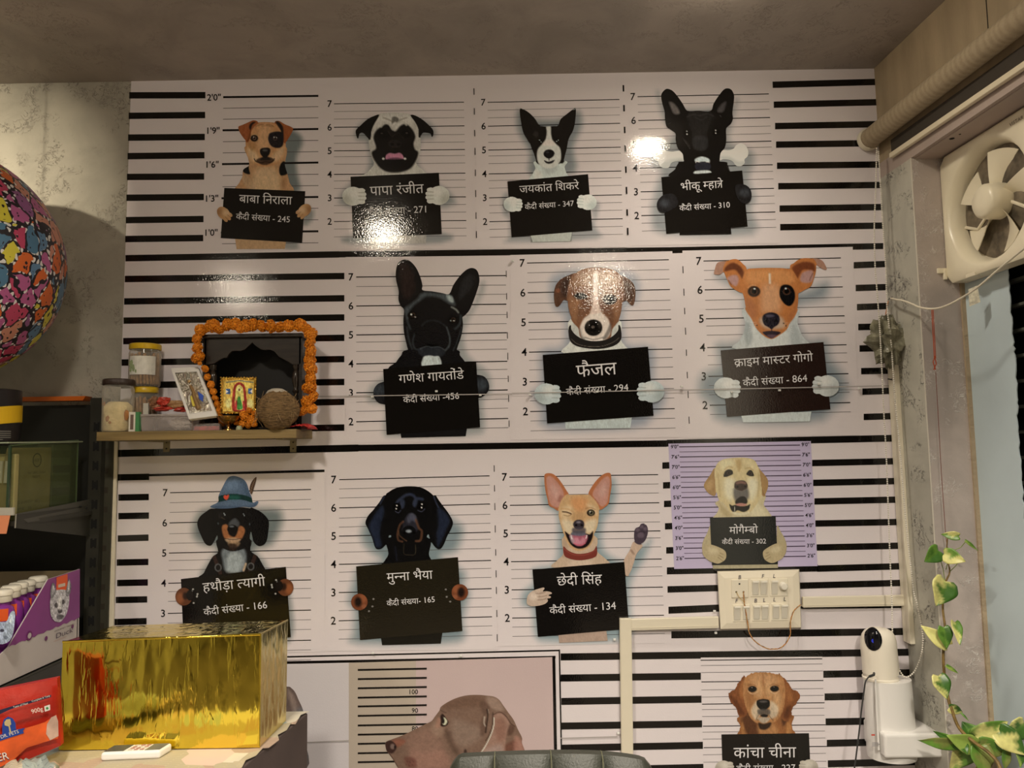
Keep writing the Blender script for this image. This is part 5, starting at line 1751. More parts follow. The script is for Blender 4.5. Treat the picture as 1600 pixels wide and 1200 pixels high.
# ------------------------------------------------------------------ cable trunking
def trunk(label, q0, q1, w_, Y=None, dep=.014, side=None):
    """straight cover strip between two wall points, w_ px wide"""
    (x0, y0), (x1, y1) = q0, q1
    L_ = math.hypot(x1 - x0, y1 - y0); nx, ny = -(y1 - y0) / L_ * w_ / 2, (x1 - x0) / L_ * w_ / 2
    V = PN(np.array([(x0 + nx, y0 + ny), (x1 + nx, y1 + ny), (x1 - nx, y1 - ny), (x0 - nx, y0 - ny)]), YL(12))
    g_ = G().prism([Vector(v) for v in V], (0, -dep, 0))
    o = g_.build('cable_trunking', M_CREAM, bevel=.002)
    V2 = PN(np.array([(x0 + nx * .78, y0 + ny * .78), (x1 + nx * .78, y1 + ny * .78), (x1 + nx * .7, y1 + ny * .7), (x0 + nx * .7, y0 + ny * .7)]), YL(12) - dep)
    tag(o, label, 'cable trunking', 'cream cable trunking on the wall')
    G().prism([Vector(v) for v in V2], (0, -.0012, 0)).build('cover_edge', M_CREAM, o)
    return o


trunk('horizontal cream trunking strip joining switchboard from the left', (985.5, 974.8), (1121.5, 971), 18)
trunk('vertical cream trunking strip dropping behind the dark chair', (976.5, 965), (981, 1300), 18.5)
trunk('horizontal cream trunking strip running from switchboard to right corner', (1252.5, 940), (1424, 937), 16.5)
trunk('slim vertical cream strip beside the metal rack, under the wooden shelf', (181.5, 688), (175.5, 979), 7, dep=.01)
_before = {o.name for o in COL.objects}
g = G().box((XR - .016, 2.405, .9), (XR, 2.4455, P(1412, 505, 2.42).z))
o = g.build('cable_trunking', M_CREAM, bevel=.002); tag(o, 'tall vertical cream trunking in the right corner behind the bead chain', 'cable trunking', 'cream cable trunking on the wall')

splay_since(_before)
# ------------------------------------------------------------------ switchboard
SB = Crop(1080, 860, 6.668, '#d8c8b8')
sb = thing('switchboard', P(1188, 984, YL(12)), 'cream electrical switchboard with nine rocker switches and a dimmer under lilac poster', 'switchboard')


def sbx(name, x0, y0, x1, y1, d0, d1, m, parent=sb, bevel=.0012, skew=.022, gg=None):
    """box on the board: crop units, depth d0..d1 metres in front of the wallpaper"""
    def pt(x, y):
        return SB.T(np.array([[x, y - (x - 700) * skew]]))[0]
    q = np.array([pt(x0, y0), pt(x1, y0), pt(x1, y1), pt(x0, y1)])
    V = PN(q, YL(12) - d0)
    g_ = gg or G()
    g_.prism([Vector(v) for v in V], (0, -(d1 - d0), 0))
    return g_ if gg else g_.build(name, m, parent, bevel=bevel)


o1 = PN(SB.T(pts('268,215 1128,195 1150,812 300,828')), YL(12))
o2 = PN(SB.T(pts('275,222 1122,203 1143,804 306,820')), YL(12) - .022)
o3 = PN(SB.T(pts('345,290 1060,272 1075,742 368,760')), YL(12) - .026)
V = np.vstack([o1, o2, o3]); F = []
for k in (0, 4):
    F += [(k + i, k + (i + 1) % 4, k + 4 + (i + 1) % 4, k + 4 + i) for i in range(4)]
F.append((8, 9, 10, 11))
G().add(V, F).build('plate', mat('board_cream', (.84, .77, .62), .3), sb, bevel=.0015)
M_MOD = mat('module_cream', (.80, .74, .60), .32)
M_SW = mat('switch_cream', (.70, .66, .56), .28)
M_TOP = mat('switch_top', (.82, .78, .68), .25)
sbx('socket', 415, 298, 590, 485, .024, .030, M_MOD)
for x, y in ((503, 345), (470, 428), (545, 428)): sbx('hole', x - 8, y - 8, x + 8, y + 8, .0300, .0303, M_DARK, bevel=0)
for x0, x1, y0, y1 in ((615, 800, 298, 480), (812, 1002, 298, 480), (430, 607, 557, 738), (632, 808, 553, 735), (832, 1012, 553, 735)):
    sbx('module', x0, y0, x1, y1, .024, .028, M_MOD)
for x0, y0 in ((638, 322), (722, 322), (838, 322), (447, 580), (540, 580), (650, 578), (736, 578), (850, 576), (940, 576)):
    q0 = SB.T(np.array([[x0, y0 - (x0 - 700) * .022]]))[0]
    def W3(dx, dy, d): return Vector(PN(SB.T(np.array([[x0 + dx, y0 + dy - (x0 - 700) * .022]])), YL(12) - .028 - d)[0])
    g_ = G().hexa([W3(0, 140, 0), W3(64, 140, 0), W3(64, 0, 0), W3(0, 0, 0), W3(0, 140, .0015), W3(64, 140, .0015), W3(64, 0, .008), W3(0, 0, .008)])
    s_ = g_.build('switch', M_SW, sb, bevel=.0008)
    sbx('switch_tip', x0, y0 - 6, x0 + 64, y0 + 14, .029, .0375, M_TOP, s_, bevel=.0008)
c = PN(SB.T(np.array([[955, 370]])), YL(12) - .028)[0]
G().lathe(c, [(.0125, 0), (.0115, .012), (.009, .016), (0.001, .017)], 20, (0, -1, 0)).build('dimmer_knob', M_TOP, sb, smooth=True)
M_INK = mat('marker_ink', (.03, .02, .06), .5)
for ch, x, y in (('B', 503, 280), ('F', 747, 270), ('L', 865, 268), ('F', 472, 527), ('B', 670, 525), ('L', 762, 519), ('L', 867, 513), ('L', 975, 509)):
    V, T = GL.compose(ch)
    Q = np.stack([x + (V[:, 0] - .28) * 56 + V[:, 1] * 9, y + 18 - V[:, 1] * 58], 1)
    obj('lettering', PN(SB.T(Q), YL(12) - .0285), T, M_INK, sb)
wq = pts('545,430 552,520 562,600 590,760 605,850 640,920 700,975 790,1022 850,1028 920,1020 980,975 1025,900 1035,820 1036,740 1065,640 1110,590 1142,565')
wc = catmull(wq, 6, False)
Wd = PN(SB.T(wc), YL(12) - .034)
dw = thing('doorbell_wire', Vector(Wd[len(Wd) // 2]), 'thin twisted orange and brown wire looping below the switchboard', 'wire')
for ph, m_ in ((0, mat('wire_orange', (.55, .20, .05), .4)), (PI, mat('wire_brown', (.16, .04, .02), .4)), (PI / 2, mat('wire_yellow', (.60, .42, .14), .4))):
    g_ = G(); q = [Vector(v) + Vector((math.cos(i * .9 + ph), 0, math.sin(i * .9 + ph))) * .0011 for i, v in enumerate(Wd)]
    g_.tube(q, .0010, 5).build('wire_strand', m_, dw)
q = [Vector(v) for v in PN(SB.T(catmull(pts('470,430 495,480 525,510 550,540'), 4, False)), YL(12) - .034)]
G().tube(q, .001, 5).build('wire_strand', mat('wire_yellow', (.6, .5, .2), .4), dw)

# ------------------------------------------------------------------ security camera on its holder
CZ = Crop(1300, 940, 4.617, '#d8c8b8')


def cp3(x, y, Y): return Vector(PN(CZ.T(np.array([[x, y]])), Y)[0])


sc = 2.38 / 1202 / 4.617          # metres per crop unit at that depth
hd = thing('camera_holder', cp3(440, 1130, 2.36), 'white plastic cup-shaped holder screwed in the corner carrying the camera', 'holder')
top, bot = cp3(400, 548, 2.385), cp3(432, 1080, 2.385)
g = G(); n = 36
V, F = [], []
for (cx, y, r) in ((397, 552, 157), (404, 640, 159), (418, 860, 163), (432, 1075, 165), (434, 1118, 160)):
    c = cp3(cx, y, 2.375)
    for k in range(n):
        a = 2 * PI * k / n
        V.append(c + Vector((math.cos(a) * r * sc, math.sin(a) * .058, 0)))
for i in range(4):
    F += [(i * n + k, i * n + (k + 1) % n, (i + 1) * n + (k + 1) % n, (i + 1) * n + k) for k in range(n)]
F.append(tuple(range(4 * n, 5 * n))); F.append(tuple(range(n))[::-1])
g.add(V, F).build('holder_cup', M_WPLA, hd, smooth=True)
a0, a1 = cp3(374, 958, 2.303), cp3(803, 1130, 2.303)
G().box((a0.x, 2.303, a1.z), (a1.x, 2.440, a0.z)).build('holder_foot', M_WPLA, hd, bevel=.008, seg=3)
q = [cp3(x, y, 2.36) for x, y in ((560, 925), (640, 912), (745, 940), (745, 962), (560, 962))]
G().prism(q, (0, .06, 0)).build('holder_rib', M_WPLA, hd, bevel=.003)
b0, b1 = cp3(350, 552, 2.312), cp3(372, 1095, 2.312)
G().hexa([cp3(330, 1075, 2.3185), cp3(345, 1075, 2.3185), cp3(345, 1075, 2.34), cp3(330, 1075, 2.34), cp3(306, 556, 2.324), cp3(320, 556, 2.324), cp3(320, 556, 2.34), cp3(306, 556, 2.34)]).build('holder_rib', M_WPLA, hd, bevel=.002)
for i in range(3):
    a_ = cp3(284, 1015 + i * 10, 2.322); G().box((a_.x, 2.3165, a_.z - .0006), (a_.x + .018 + .004 * (i % 2), 2.3175, a_.z + .0006)).build('print_line', mat('grey_print', (.2, .2, .22), .5), hd)
a_ = cp3(275, 955, 2.325); G().box((a_.x, 2.3165, a_.z - .002), (a_.x + .01, 2.3175, a_.z + .002)).build('logo_print', mat('red_print', (.6, .08, .05), .5), hd)

cm = thing('security_camera', cp3(350, 552, 2.375), 'white dome-topped security camera with black oval lens sitting in the holder', 'camera')
prof = [(232, 515, 118), (228, 470, 119), (222, 400, 119), (217, 330, 119), (218, 280, 117), (226, 240, 108), (245, 212, 90), (280, 193, 60), (330, 186, 12)]
ctr = [(350, 555), (350, 470), (343, 400), (336, 330), (334, 280), (333, 240), (332, 212), (331, 193), (331, 186)]
V, F = [], []
for (lx, y, r), (cx, cy) in zip(prof, ctr):
    y = y if y != 515 else 515
    c = cp3(cx, y, 2.375)
    for k in range(n):
        a = 2 * PI * k / n
        V.append(c + Vector((math.cos(a) * r * sc, math.sin(a) * r * sc * .95, 0)))
for i in range(len(prof) - 1):
    F += [(i * n + k, i * n + (k + 1) % n, (i + 1) * n + (k + 1) % n, (i + 1) * n + k) for k in range(n)]
F += [tuple(range(n))[::-1], tuple(range(8 * n, 9 * n))]
M_CAM = mat('camera_shell', (.86, .80, .68), .28)
G().add(V, F).build('shell', M_CAM, cm, smooth=True)
c = cp3(350, 556, 2.375)
G().lathe(c, [(118 * sc, 0), (119 * sc, .006), (112 * sc, .008), (112 * sc, .017)], n).build('base_ring', M_CAM, cm, smooth=True)
# black lens oval curved with the shell
cl = cp3(302, 275, 2.33)
V, F = [], []
R_ = 119 * sc
cx0 = cp3(333, 275, 2.375)
rings = 7
ay0 = math.asin((cl.x - cx0.x) / R_)
for j in range(rings + 1):
    f_ = j / rings
    for k in range(24):
        a = 2 * PI * k / 24
        u = ay0 + math.cos(a) * f_ * .50
        dz = math.sin(a) * f_ * 78 * sc
        zz = cl.z + dz
        lift = max(0.0, (zz - cx0.z - .028)) * .55
        rr = R_ + .0015 + .004 * (1 - f_ ** 2) - lift
        V.append((cx0.x + math.sin(u) * rr, cx0.y - math.cos(u) * rr * .95, zz))
for j in range(rings):
    F += [(j * 24 + k, j * 24 + (k + 1) % 24, (j + 1) * 24 + (k + 1) % 24, (j + 1) * 24 + k) for k in range(24)]
G().add(V, F).build('lens_cover', mat('lens_black', (.006, .006, .008), .08), cm, smooth=True)
G().lathe(Vector((cl.x, cx0.y - R_ * .95 * math.cos(ay0) - .0045, cl.z - .004)), [(.006, 0), (.006, .0012), (.004, .0014)], 16, (0, -1, 0)).build('lens', mat('lens_blue', (.02, .03, .35), .05, emit=((.05, .08, .9), .25)), cm)
q = [cp3(x, y, Y) for x, y, Y in ((302, 528, 2.312), (270, 540, 2.305), (243, 575, 2.30), (232, 640, 2.30), (215, 760, 2.30), (200, 900, 2.30), (187, 1010, 2.30), (172, 1130, 2.30), (160, 1230, 2.30), (155, 1400, 2.31))]
qq = [Vector(v) for v in catmull(np.array(q), 5, False)]
cb = G().tube(qq, .0021, 8).tube([q[0] + Vector((.006, .012, .001)), q[0], q[1]], .0036, 8).tube([q[6] + Vector((0, 0, .005)), q[6] + Vector((0, 0, -.006))], .0034, 8).build('power_cable', mat('cable_grey', (.035, .035, .035), .5), smooth=True)
tag(cb, 'dark grey power cable hanging from the back of the security camera', 'cable')

# ------------------------------------------------------------------ exhaust fan in the window
_before = {o.name for o in COL.objects}
fz0, fz1 = P(1480, 445, YB).z, P(1480, 250, YB).z
XF = 1.285
fc = Vector((XF, YB - (fz1 - fz0) / 2 - .006, (fz0 + fz1) / 2))
half = (fz1 - fz0) / 2
fan = thing('exhaust_fan', (XF, fc.y, fz0), 'cream plastic exhaust fan with five blades mounted high in the window', 'fan')
M_FAN = mat('fan_cream', (.85, .78, .60), .3)
V, F = [], []
n = 48


def sq(a, h):
    c_, s_ = math.cos(a), math.sin(a)
    k = h / max(abs(c_), abs(s_))
    return c_ * k, s_ * k


rings_ = [('s', half, XW - .004), ('s', half, XF), ('s', half * .965, XF - .004), ('c', .178, XF - .004), ('c', .170, XF + .0005), ('c', .162, XF + .012), ('c', .156, XF + .030), ('c', .155, XF + .047), ('c', .155, XF + .049)]
for kd, h, x in rings_:
    for k in range(n):
        a = 2 * PI * (k + .5) / n
        u, v = sq(a, h) if kd == 's' else (math.cos(a) * h, math.sin(a) * h)
        V.append((x, fc.y + u, fc.z + v))
for i in range(len(rings_) - 1):
    F += [(i * n + k, i * n + (k + 1) % n, (i + 1) * n + (k + 1) % n, (i + 1) * n + k) for k in range(n)]
G().add(V, F).build('frame', M_FAN, fan, smooth=True)
G().lathe((XF + .047, fc.y, fc.z), [(.156, 0), (.156, .002), (.05, .003)], 32, (-1, 0, 0)).build('rear_shutter', mat('shutter_brown', (.16, .13, .09), .5, noise=(30, .6)), fan)
G().lathe((XF + .045, fc.y, fc.z), [(.050, 0), (.050, .030), (.047, .052), (.038, .060), (.015, .064), (.001, .0645)], 32, (-1, 0, 0)).build('hub', M_FAN, fan, smooth=True)
for i in range(5):
    a0 = 2 * PI * i / 5 + .35
    V, F = [], []
    nr, na = 6, 6
    for r_ in range(nr + 1):
        rr = .045 + (.142 - .045) * r_ / nr
        wd = .42 + .26 * r_ / nr
        for k in range(na + 1):
            a = a0 + (k / na - .5) * wd + .25 * r_ / nr
            x = XF + .020 + (k / na) * .030 * (1.1 - .4 * r_ / nr)
            V.append((x, fc.y + math.cos(a) * rr, fc.z + math.sin(a) * rr))
    nn = len(V)
    V += [(v[0] + .0025, v[1], v[2]) for v in V]
    for r_ in range(nr):
        for k in range(na):
            p_ = r_ * (na + 1) + k
            F += [(p_, p_ + 1, p_ + na + 2, p_ + na + 1), (nn + p_, nn + p_ + na + 1, nn + p_ + na + 2, nn + p_ + 1)]
    ed = [k for k in range(na + 1)] + [r_ * (na + 1) + na for r_ in range(1, nr + 1)] + [nr * (na + 1) + k for k in range(na - 1, -1, -1)] + [r_ * (na + 1) for r_ in range(nr - 1, 0, -1)]
    F += [(ed[j], nn + ed[j], nn + ed[(j + 1) % len(ed)], ed[(j + 1) % len(ed)]) for j in range(len(ed))]
    G().add(V, F).build('blade', M_FAN, fan, smooth=True)
for s_ in (-1, 1):
    q = [Vector((XF + .040, fc.y + s_ * .02, fc.z)), Vector((XF + .042, fc.y + s_ * .10, fc.z - .05)), Vector((XF + .040, fc.y + s_ * .150, fc.z - .03))]
    G().tube(q, .005, 6).build('motor_arm', M_FAN, fan)
G().box((XF - .002, YB - .012, fz0 + .015), (XF - .012, YB - .003, fz0 + .045)).box((XF - .03, YB - .010, fz0 + .034), (XF, YB - .003, fz0 + .05)).build('mounting_tab', M_FAN, fan, bevel=.002)
G().box((XF - .006, YB - .14, fz0 - .002), (XF + .01, YB - .10, fz0 + .008)).build('latch', M_FAN, fan, bevel=.001)
# maker's mark along the top edge of the frame
Vv, T = GL.compose('VISTAR')
yb0, zb0 = PX(1577, 196, XF - .005).y, PX(1577, 196, XF - .005).z
obj('lettering', np.stack([np.full(len(Vv), XF - .0048), yb0 - Vv[:, 0] * .016, zb0 - .004 + Vv[:, 1] * .014], 1), T, mat('grey_mark', (.16, .13, .08), .5), fan)
splay_since(_before)
# supply cable of the fan
q = pts('1606,384 1588,398 1560,421 1530,447 1508,462 1480,477 1460,482.5 1440,481 1425,475 1412,470 1400,468 1392,466')
yy = np.interp(np.arange(len(q)), [0, 5, 11], [1.86, 2.12, 2.40])
qq = [Vector(PN(a[None], y_)[0]) for a, y_ in zip(q, yy)]
qc = [Vector(v) for v in catmull(np.array(qq), 4, False)]
fcab = thing('fan_cable', qc[-1], 'cream cable drooping from the exhaust fan to the wall corner with paper tag', 'cable')
G().tube(qc, .0028, 7).build('sheath', M_CREAM, fcab, smooth=True)
q = [Vector(v) for v in catmull(np.array([P(x, y, Y) for x, y, Y in ((1388, 468, 2.43), (1394, 464, 2.42), (1404, 463, 2.41), (1412, 461, 2.41), (1418, 466, 2.40), (1425, 475, 2.40))]), 4, False)]
G().tube(q, .0012, 5).build('bare_wire', mat('wire_black', (.02, .02, .02), .4), fcab)
G().prism([P(1513, 452, 2.17), P(1527, 446, 2.15), P(1532, 472, 2.15), P(1515, 479, 2.17)], (0.0, .001, 0)).build('paper_tag', mat('paper_tag', (.66, .63, .50), .6, noise=(120, .3)), fcab)

# red string tied to the cable with a thin brown thread below
q = [P(1456, 483, 2.25), P(1457, 505, 2.25), P(1459, 540, 2.25), P(1460, 560, 2.25)]
rs = thing('red_string', q[-1], 'red string and thin brown thread hanging from the fan cable above the vine', 'string')
M_RED = mat('red_thread', (.42, .07, .02), .7)
G().tube(q, .0014, 5).tube([p + Vector((.004, 0, 0)) for p in q], .0012, 5).tube([P(1461, 556, 2.25), P(1458, 566, 2.25), P(1462, 578, 2.25)], .0016, 5).tube([P(1460, 556, 2.25), P(1463, 568, 2.25), P(1459, 578, 2.25)], .0016, 5).build('string', M_RED, rs)
G().tube([P(1462, 580, 2.25), P(1466, 650, 2.25), P(1471, 740, 2.25), P(1478, 840, 2.25), P(1482, 865, 2.25)], .0009, 5).build('thread', mat('brown_thread', (.18, .05, .03), .7), rs)

# crumpled plastic bag hung at the corner
bg = G()
V, F = [], []
c = P(1386, 535, 2.40)
nu, nv = 26, 16
rg = np.random.default_rng(3)
for j in range(nv + 1):
    th = PI * j / nv
    for k in range(nu):
        ph = 2 * PI * k / nu
        q = 1 + .22 * math.sin(5 * ph + 3 * th) * math.sin(th) + .18 * math.sin(9 * th + 2 * ph) + (rg.random() - .5) * .16
        sx = .052 * (1.15 if math.cos(th) > 0 else .85)
        V.append((c.x + math.sin(th) * math.cos(ph) * sx * q, c.y - .01 + math.sin(th) * math.sin(ph) * .032 * q, c.z + math.cos(th) * .072 * q))
for j in range(nv):
    F += [(j * nu + k, (j + 1) * nu + k, (j + 1) * nu + (k + 1) % nu, j * nu + (k + 1) % nu) for k in range(nu)]
pb = thing('plastic_bag', c, 'crumpled grey-green plastic bag knotted in the corner behind the bead chain', 'bag')
bg.add(V, F).build('bag_body', mat('smoky_plastic', (.20, .19, .13), .22, noise=(40, .5), bump=(40, .9), alpha=.93), pb)
G().tube([P(1388, 470, 2.42), P(1384, 490, 2.41), P(1386, 505, 2.41), P(1397, 520, 2.40), P(1402, 530, 2.39)], .0014, 5).build('tie_wire', mat('wire_orange', (.55, .2, .05), .4), pb)
G().tube([P(1398, 560, 2.42), P(1396, 580, 2.42), P(1394, 592, 2.42)], .0012, 5).tube([P(1387, 592, 2.42), P(1398, 594, 2.42)], .002, 5).build('loose_wire', mat('wire_black', (.02, .02, .02), .4), pb)

# ------------------------------------------------------------------ golden pothos vine
pot_c = Vector((1.275, 2.03, .5))
pt = thing('pothos_plant', pot_c, 'trailing pothos vine with green and yellow heart-shaped leaves at lower right', 'plant')
G().lathe(pot_c, [(.045, 0), (.060, .09), (.064, .10), (.064, .115), (.056, .115), (.054, .10)], 28).build('pot', mat('dark_pot', (.05, .03, .02), .5), pt, smooth=True)
st = [P(x, y, Y) for x, y, Y in ((1481, 836, 2.20), (1479, 868, 2.20), (1484, 893, 2.19), (1477, 912, 2.19), (1473, 948, 2.19), (1477, 985, 2.18), (1474, 1015, 2.18), (1475, 1050, 2.18), (1480, 1085, 2.17), (1488, 1112, 2.16), (1499, 1138, 2.15), (1520, 1158, 2.13), (1545, 1176, 2.11), (1562, 1198, 2.09), (1570, 1240, 2.06))] + [pot_c + Vector((.01, .0, .11))]
sc_ = [Vector(v) for v in catmull(np.array(st), 5, False)]
G().tube(sc_, [.0016 + .0028 * min(1, i / 40) for i in range(len(sc_))], 7).build('stem', mat('vine_stem', (.22, .14, .04), .5, noise=(60, .5)), pt, smooth=True)


def leaf_mat():
    m, nt, b = nt_new('pothos_leaf')
    N, K = nt.nodes, nt.links
    b.inputs['Roughness'].default_value = .33
    b.inputs['Subsurface Weight'].default_value = 0.0
    a = N.new('ShaderNodeVertexColor'); a.layer_name = 'ink'
    g_ = N.new('ShaderNodeNewGeometry')
    n_ = N.new('ShaderNodeTexNoise'); n_.inputs['Scale'].default_value = 90; n_.inputs['Detail'].default_value = 3
    K.new(g_.outputs['Position'], n_.inputs['Vector'])
    mx = N.new('ShaderNodeMix'); mx.data_type = 'RGBA'; mx.blend_type = 'MULTIPLY'; mx.inputs['Factor'].default_value = .35
    K.new(a.outputs['Color'], mx.inputs['A']); K.new(n_.outputs['Fac'], mx.inputs['B'])
    K.new(mx.outputs['Result'], b.inputs['Base Color'])
    MATS['leaf'] = m
    return m


M_LEAF = leaf_mat()
GRN, GR2, YEL, LIM, OLV = (.06, .17, .025), (.16, .34, .05), (.86, .82, .30), (.38, .55, .11), (.26, .30, .08)


def leaf(bx, by, tx, ty, w_, c1, c2, Y=2.17, fold=.25, seed=0, mix=.5, dy=0.0):
    A, B = P(bx, by, Y), P(tx, ty, Y - dy)
    d_ = B - A
    Ln = d_.length
    d_.normalize()
    side = d_.cross(Vector((0, -1, 0))).normalized()
    nrm = side.cross(d_).normalized()
    if nrm.y > 0: nrm = -nrm
    V, F, Ck = [], [], []
    rg = np.random.default_rng(seed + int(bx * 7 + by))
    nl, nw = 12, 8
    ph = rg.random() * 6
    for i in range(nl + 1):
        u = i / nl
        prof_ = (math.sin(PI * min(1, u * .95 + .05) ** .62)) ** .85 * (1 - u * .12) if u < 1 else 0
        hw = max(0.0005, prof_ * w_ * Ln * .5)
        back = -.10 * Ln if u < .12 else 0
        for k in range(nw + 1):
            v = k / nw * 2 - 1
            q = A + d_ * (u * Ln + back * abs(v)) + side * (v * hw) - nrm * (-(abs(v) * fold * hw) + u * u * .12 * Ln) + nrm * (.02 * Ln * math.sin(u * 9 + ph) * v)
            V.append(q)
            s_ = v + .55 * math.sin(u * 7 + ph) + .35 * math.sin(u * 17 + v * 5 + ph * 2)
            f_ = 1 / (1 + math.exp(-(s_ - (1 - 2 * mix)) * 9))
            cc_ = np.array(c1) * (1 - f_) + np.array(c2) * f_
            if k == nw // 2: cc_ = cc_ * .9 + np.array(LIM) * .15
            Ck.append(cc_)
    for i in range(nl):
        for k in range(nw):
            p_ = i * (nw + 1) + k
            F.append((p_, p_ + 1, p_ + nw + 2, p_ + nw + 1))
    o = obj('leaf', V, F, M_LEAF, pt, smooth=True, ink=np.array(Ck))
    md = o.modifiers.new('thick', 'SOLIDIFY'); md.thickness = .0008
    return o


LV = [(1498, 838, 1471, 835, .6, GR2, YEL, .35), (1466, 860, 1447, 878, 1.0, GRN, GR2, .4), (1475, 866, 1508, 877, .85, GR2, YEL, .75), (1509, 845, 1530, 861, .22, GR2, LIM, .4),
      (1477, 908, 1466, 946, 1.05, GRN, YEL, .45), (1480, 1008, 1441, 978, .55, YEL, YEL, .9), (1474, 980, 1481, 1014, .75, GRN, GR2, .5), (1492, 972, 1502, 1006, .5, GR2, YEL, .5),
      (1479, 1040, 1499, 1053, .28, GR2, LIM, .5), (1466, 1056, 1481, 1092, .85, GRN, YEL, .4), (1483, 1106, 1507, 1114, .55, GRN, YEL, .5), (1502, 1114, 1514, 1126, .25, GRN, GR2, .5),
      (1494, 1163, 1441, 1160, .30, GR2, OLV, .5), (1502, 1166, 1461, 1144, .38, GRN, GR2, .3), (1523, 1166, 1484, 1152, .62, LIM, LIM, .5), (1526, 1160, 1505, 1128, 1.2, GRN, GR2, .3),
      (1524, 1150, 1578, 1130, .62, GR2, YEL, .7), (1560, 1142, 1604, 1180, .85, GRN, YEL, .55), (1530, 1162, 1573, 1180, .7, GR2, OLV, .5), (1530, 1166, 1542, 1214, .9, OLV, GR2, .4),
      (1512, 1166, 1487, 1206, .8, GR2, YEL, .45), (1572, 1172, 1572, 1204, .55, OLV, GR2, .4), (1592, 1166, 1597, 1198, .6, GRN, LIM, .5), (1600, 1130, 1570, 1160, .8, GRN, YEL, .35),
      (1502, 1160, 1512, 1178, .9, GRN, GR2, .3), (1550, 1176, 1524, 1206, .5, OLV, YEL, .4)]
for i, (bx, by, tx, ty, w_, c1, c2, mx_) in enumerate(LV):
    leaf(bx, by, tx, ty, w_, c1, c2, 2.16 - .004 * (i % 5), seed=i, mix=mx_, dy=.012 * ((i * 7) % 5 - 1))
for a_, b_ in (((1477, 912), (1466, 862)), ((1478, 890), (1479, 866)), ((1490, 860), (1509, 846)), ((1484, 893), (1500, 870))):
    G().tube([P(*a_, 2.18), P((a_[0] + b_[0]) / 2 + 2, (a_[1] + b_[1]) / 2 + 2, 2.175), P(*b_, 2.17)], .0012, 5).build('leaf_stalk', mat('stalk_green', (.25, .32, .08), .5), pt)

# ------------------------------------------------------------------ office chair, only its padded top is in the picture
cy = 1.46
zt_ = P(862, 1178, cy).z
ch = thing('office_chair', (P(862, 1178, cy).x, cy, 0), 'dark olive-black leather office chair back with stitched channels at the bottom edge', 'chair')
M_LEA = mat('chair_leather', (.030, .032, .024), .42, bump=(260, .12))
xl, xr = P(699, 1195, cy).x, P(1027, 1197, cy).x
xc, hw = (xl + xr) / 2, (xr - xl) / 2
cuts = [xl, P(773, 1185, cy).x, P(861, 1185, cy).x, P(941, 1185, cy).x, xr]


def ztop(x):
    u = (x - xc) / hw
    return zt_ - .005 * u * u - .014 * max(0, u) ** 3 - (.03 * max(0, abs(u) - .86) / .14 * max(0, (abs(u) - .86) / .14))


for i in range(4):
    V, F = [], []
    nx_, nz_ = 10, 10
    for j in range(nz_ + 1):
        for k in range(nx_ + 1):
            x = cuts[i] + (cuts[i + 1] - cuts[i]) * k / nx_
            s_ = math.sin(PI * k / nx_) ** .5
            tz = ztop(x)
            u = j / nz_
            z = tz - .5 * u
            dome = min(1, (u * .5 / .03)) ** .5 if u * .5 < .03 else 1
            V.append((x, cy - (.020 + .014 * s_) * dome, z))
    nn = len(V)
    V += [(v[0], 2 * cy - v[1] + .02, v[2]) for v in V]
    for j in range(nz_):
        for k in range(nx_):
            p_ = j * (nx_ + 1) + k
            F += [(p_, p_ + nx_ + 1, p_ + nx_ + 2, p_ + 1), (nn + p_, nn + p_ + 1, nn + p_ + nx_ + 2, nn + p_ + nx_ + 1)]
    for k in range(nx_):
        F += [(k, k + 1, nn + k + 1, nn + k), (nz_ * (nx_ + 1) + k, nn + nz_ * (nx_ + 1) + k, nn + nz_ * (nx_ + 1) + k + 1, nz_ * (nx_ + 1) + k + 1)]
    for j in range(nz_):
        for k in (0, nx_):
            p_ = j * (nx_ + 1) + k
            F.append((p_, nn + p_, nn + p_ + nx_ + 1, p_ + nx_ + 1))
    G().add(V, F).build('back_cushion', M_LEA, ch, smooth=True)
for x in cuts[1:4]:
    G().tube([(x, cy + .01 - .032, ztop(x) - .03), (x, cy - .012, ztop(x) - .004), (x, cy + .01, ztop(x) + .0015), (x, cy + .03, ztop(x) - .004)], .0012, 5).build('seam', mat('thread_olive', (.10, .10, .06), .6), ch)
G().box((xl + .01, cy - .45, .44), (xr - .01, cy - .02, .52)).build('seat', M_LEA, ch, bevel=.03, seg=3)
G().tube([(xc, cy + .03, .62), (xc, cy + .02, .42), (xc, cy - .18, .42)], .025, 8).build('spine', mat('chair_black', (.02, .02, .02), .4), ch)
G().tube([(xc, cy - .22, .44), (xc, cy - .22, .09)], .025, 12).build('column', mat('chair_chrome', (.5, .5, .5), .2, metal=1), ch)
for i in range(5):
    a = 2 * PI * i / 5 + .3
    e_ = Vector((xc + math.cos(a) * .27, cy - .22 + math.sin(a) * .27, .07))
    lg = G().tube([(xc, cy - .22, .10), e_], [.022, .014], 8).build('leg', mat('chair_black', (.02, .02, .02), .4), ch)
    G().lathe((e_.x - .015, e_.y, .028), [(.027, 0), (.027, .03)], 14, (1, 0, 0)).build('caster', mat('chair_black', (.02, .02, .02), .4), lg)
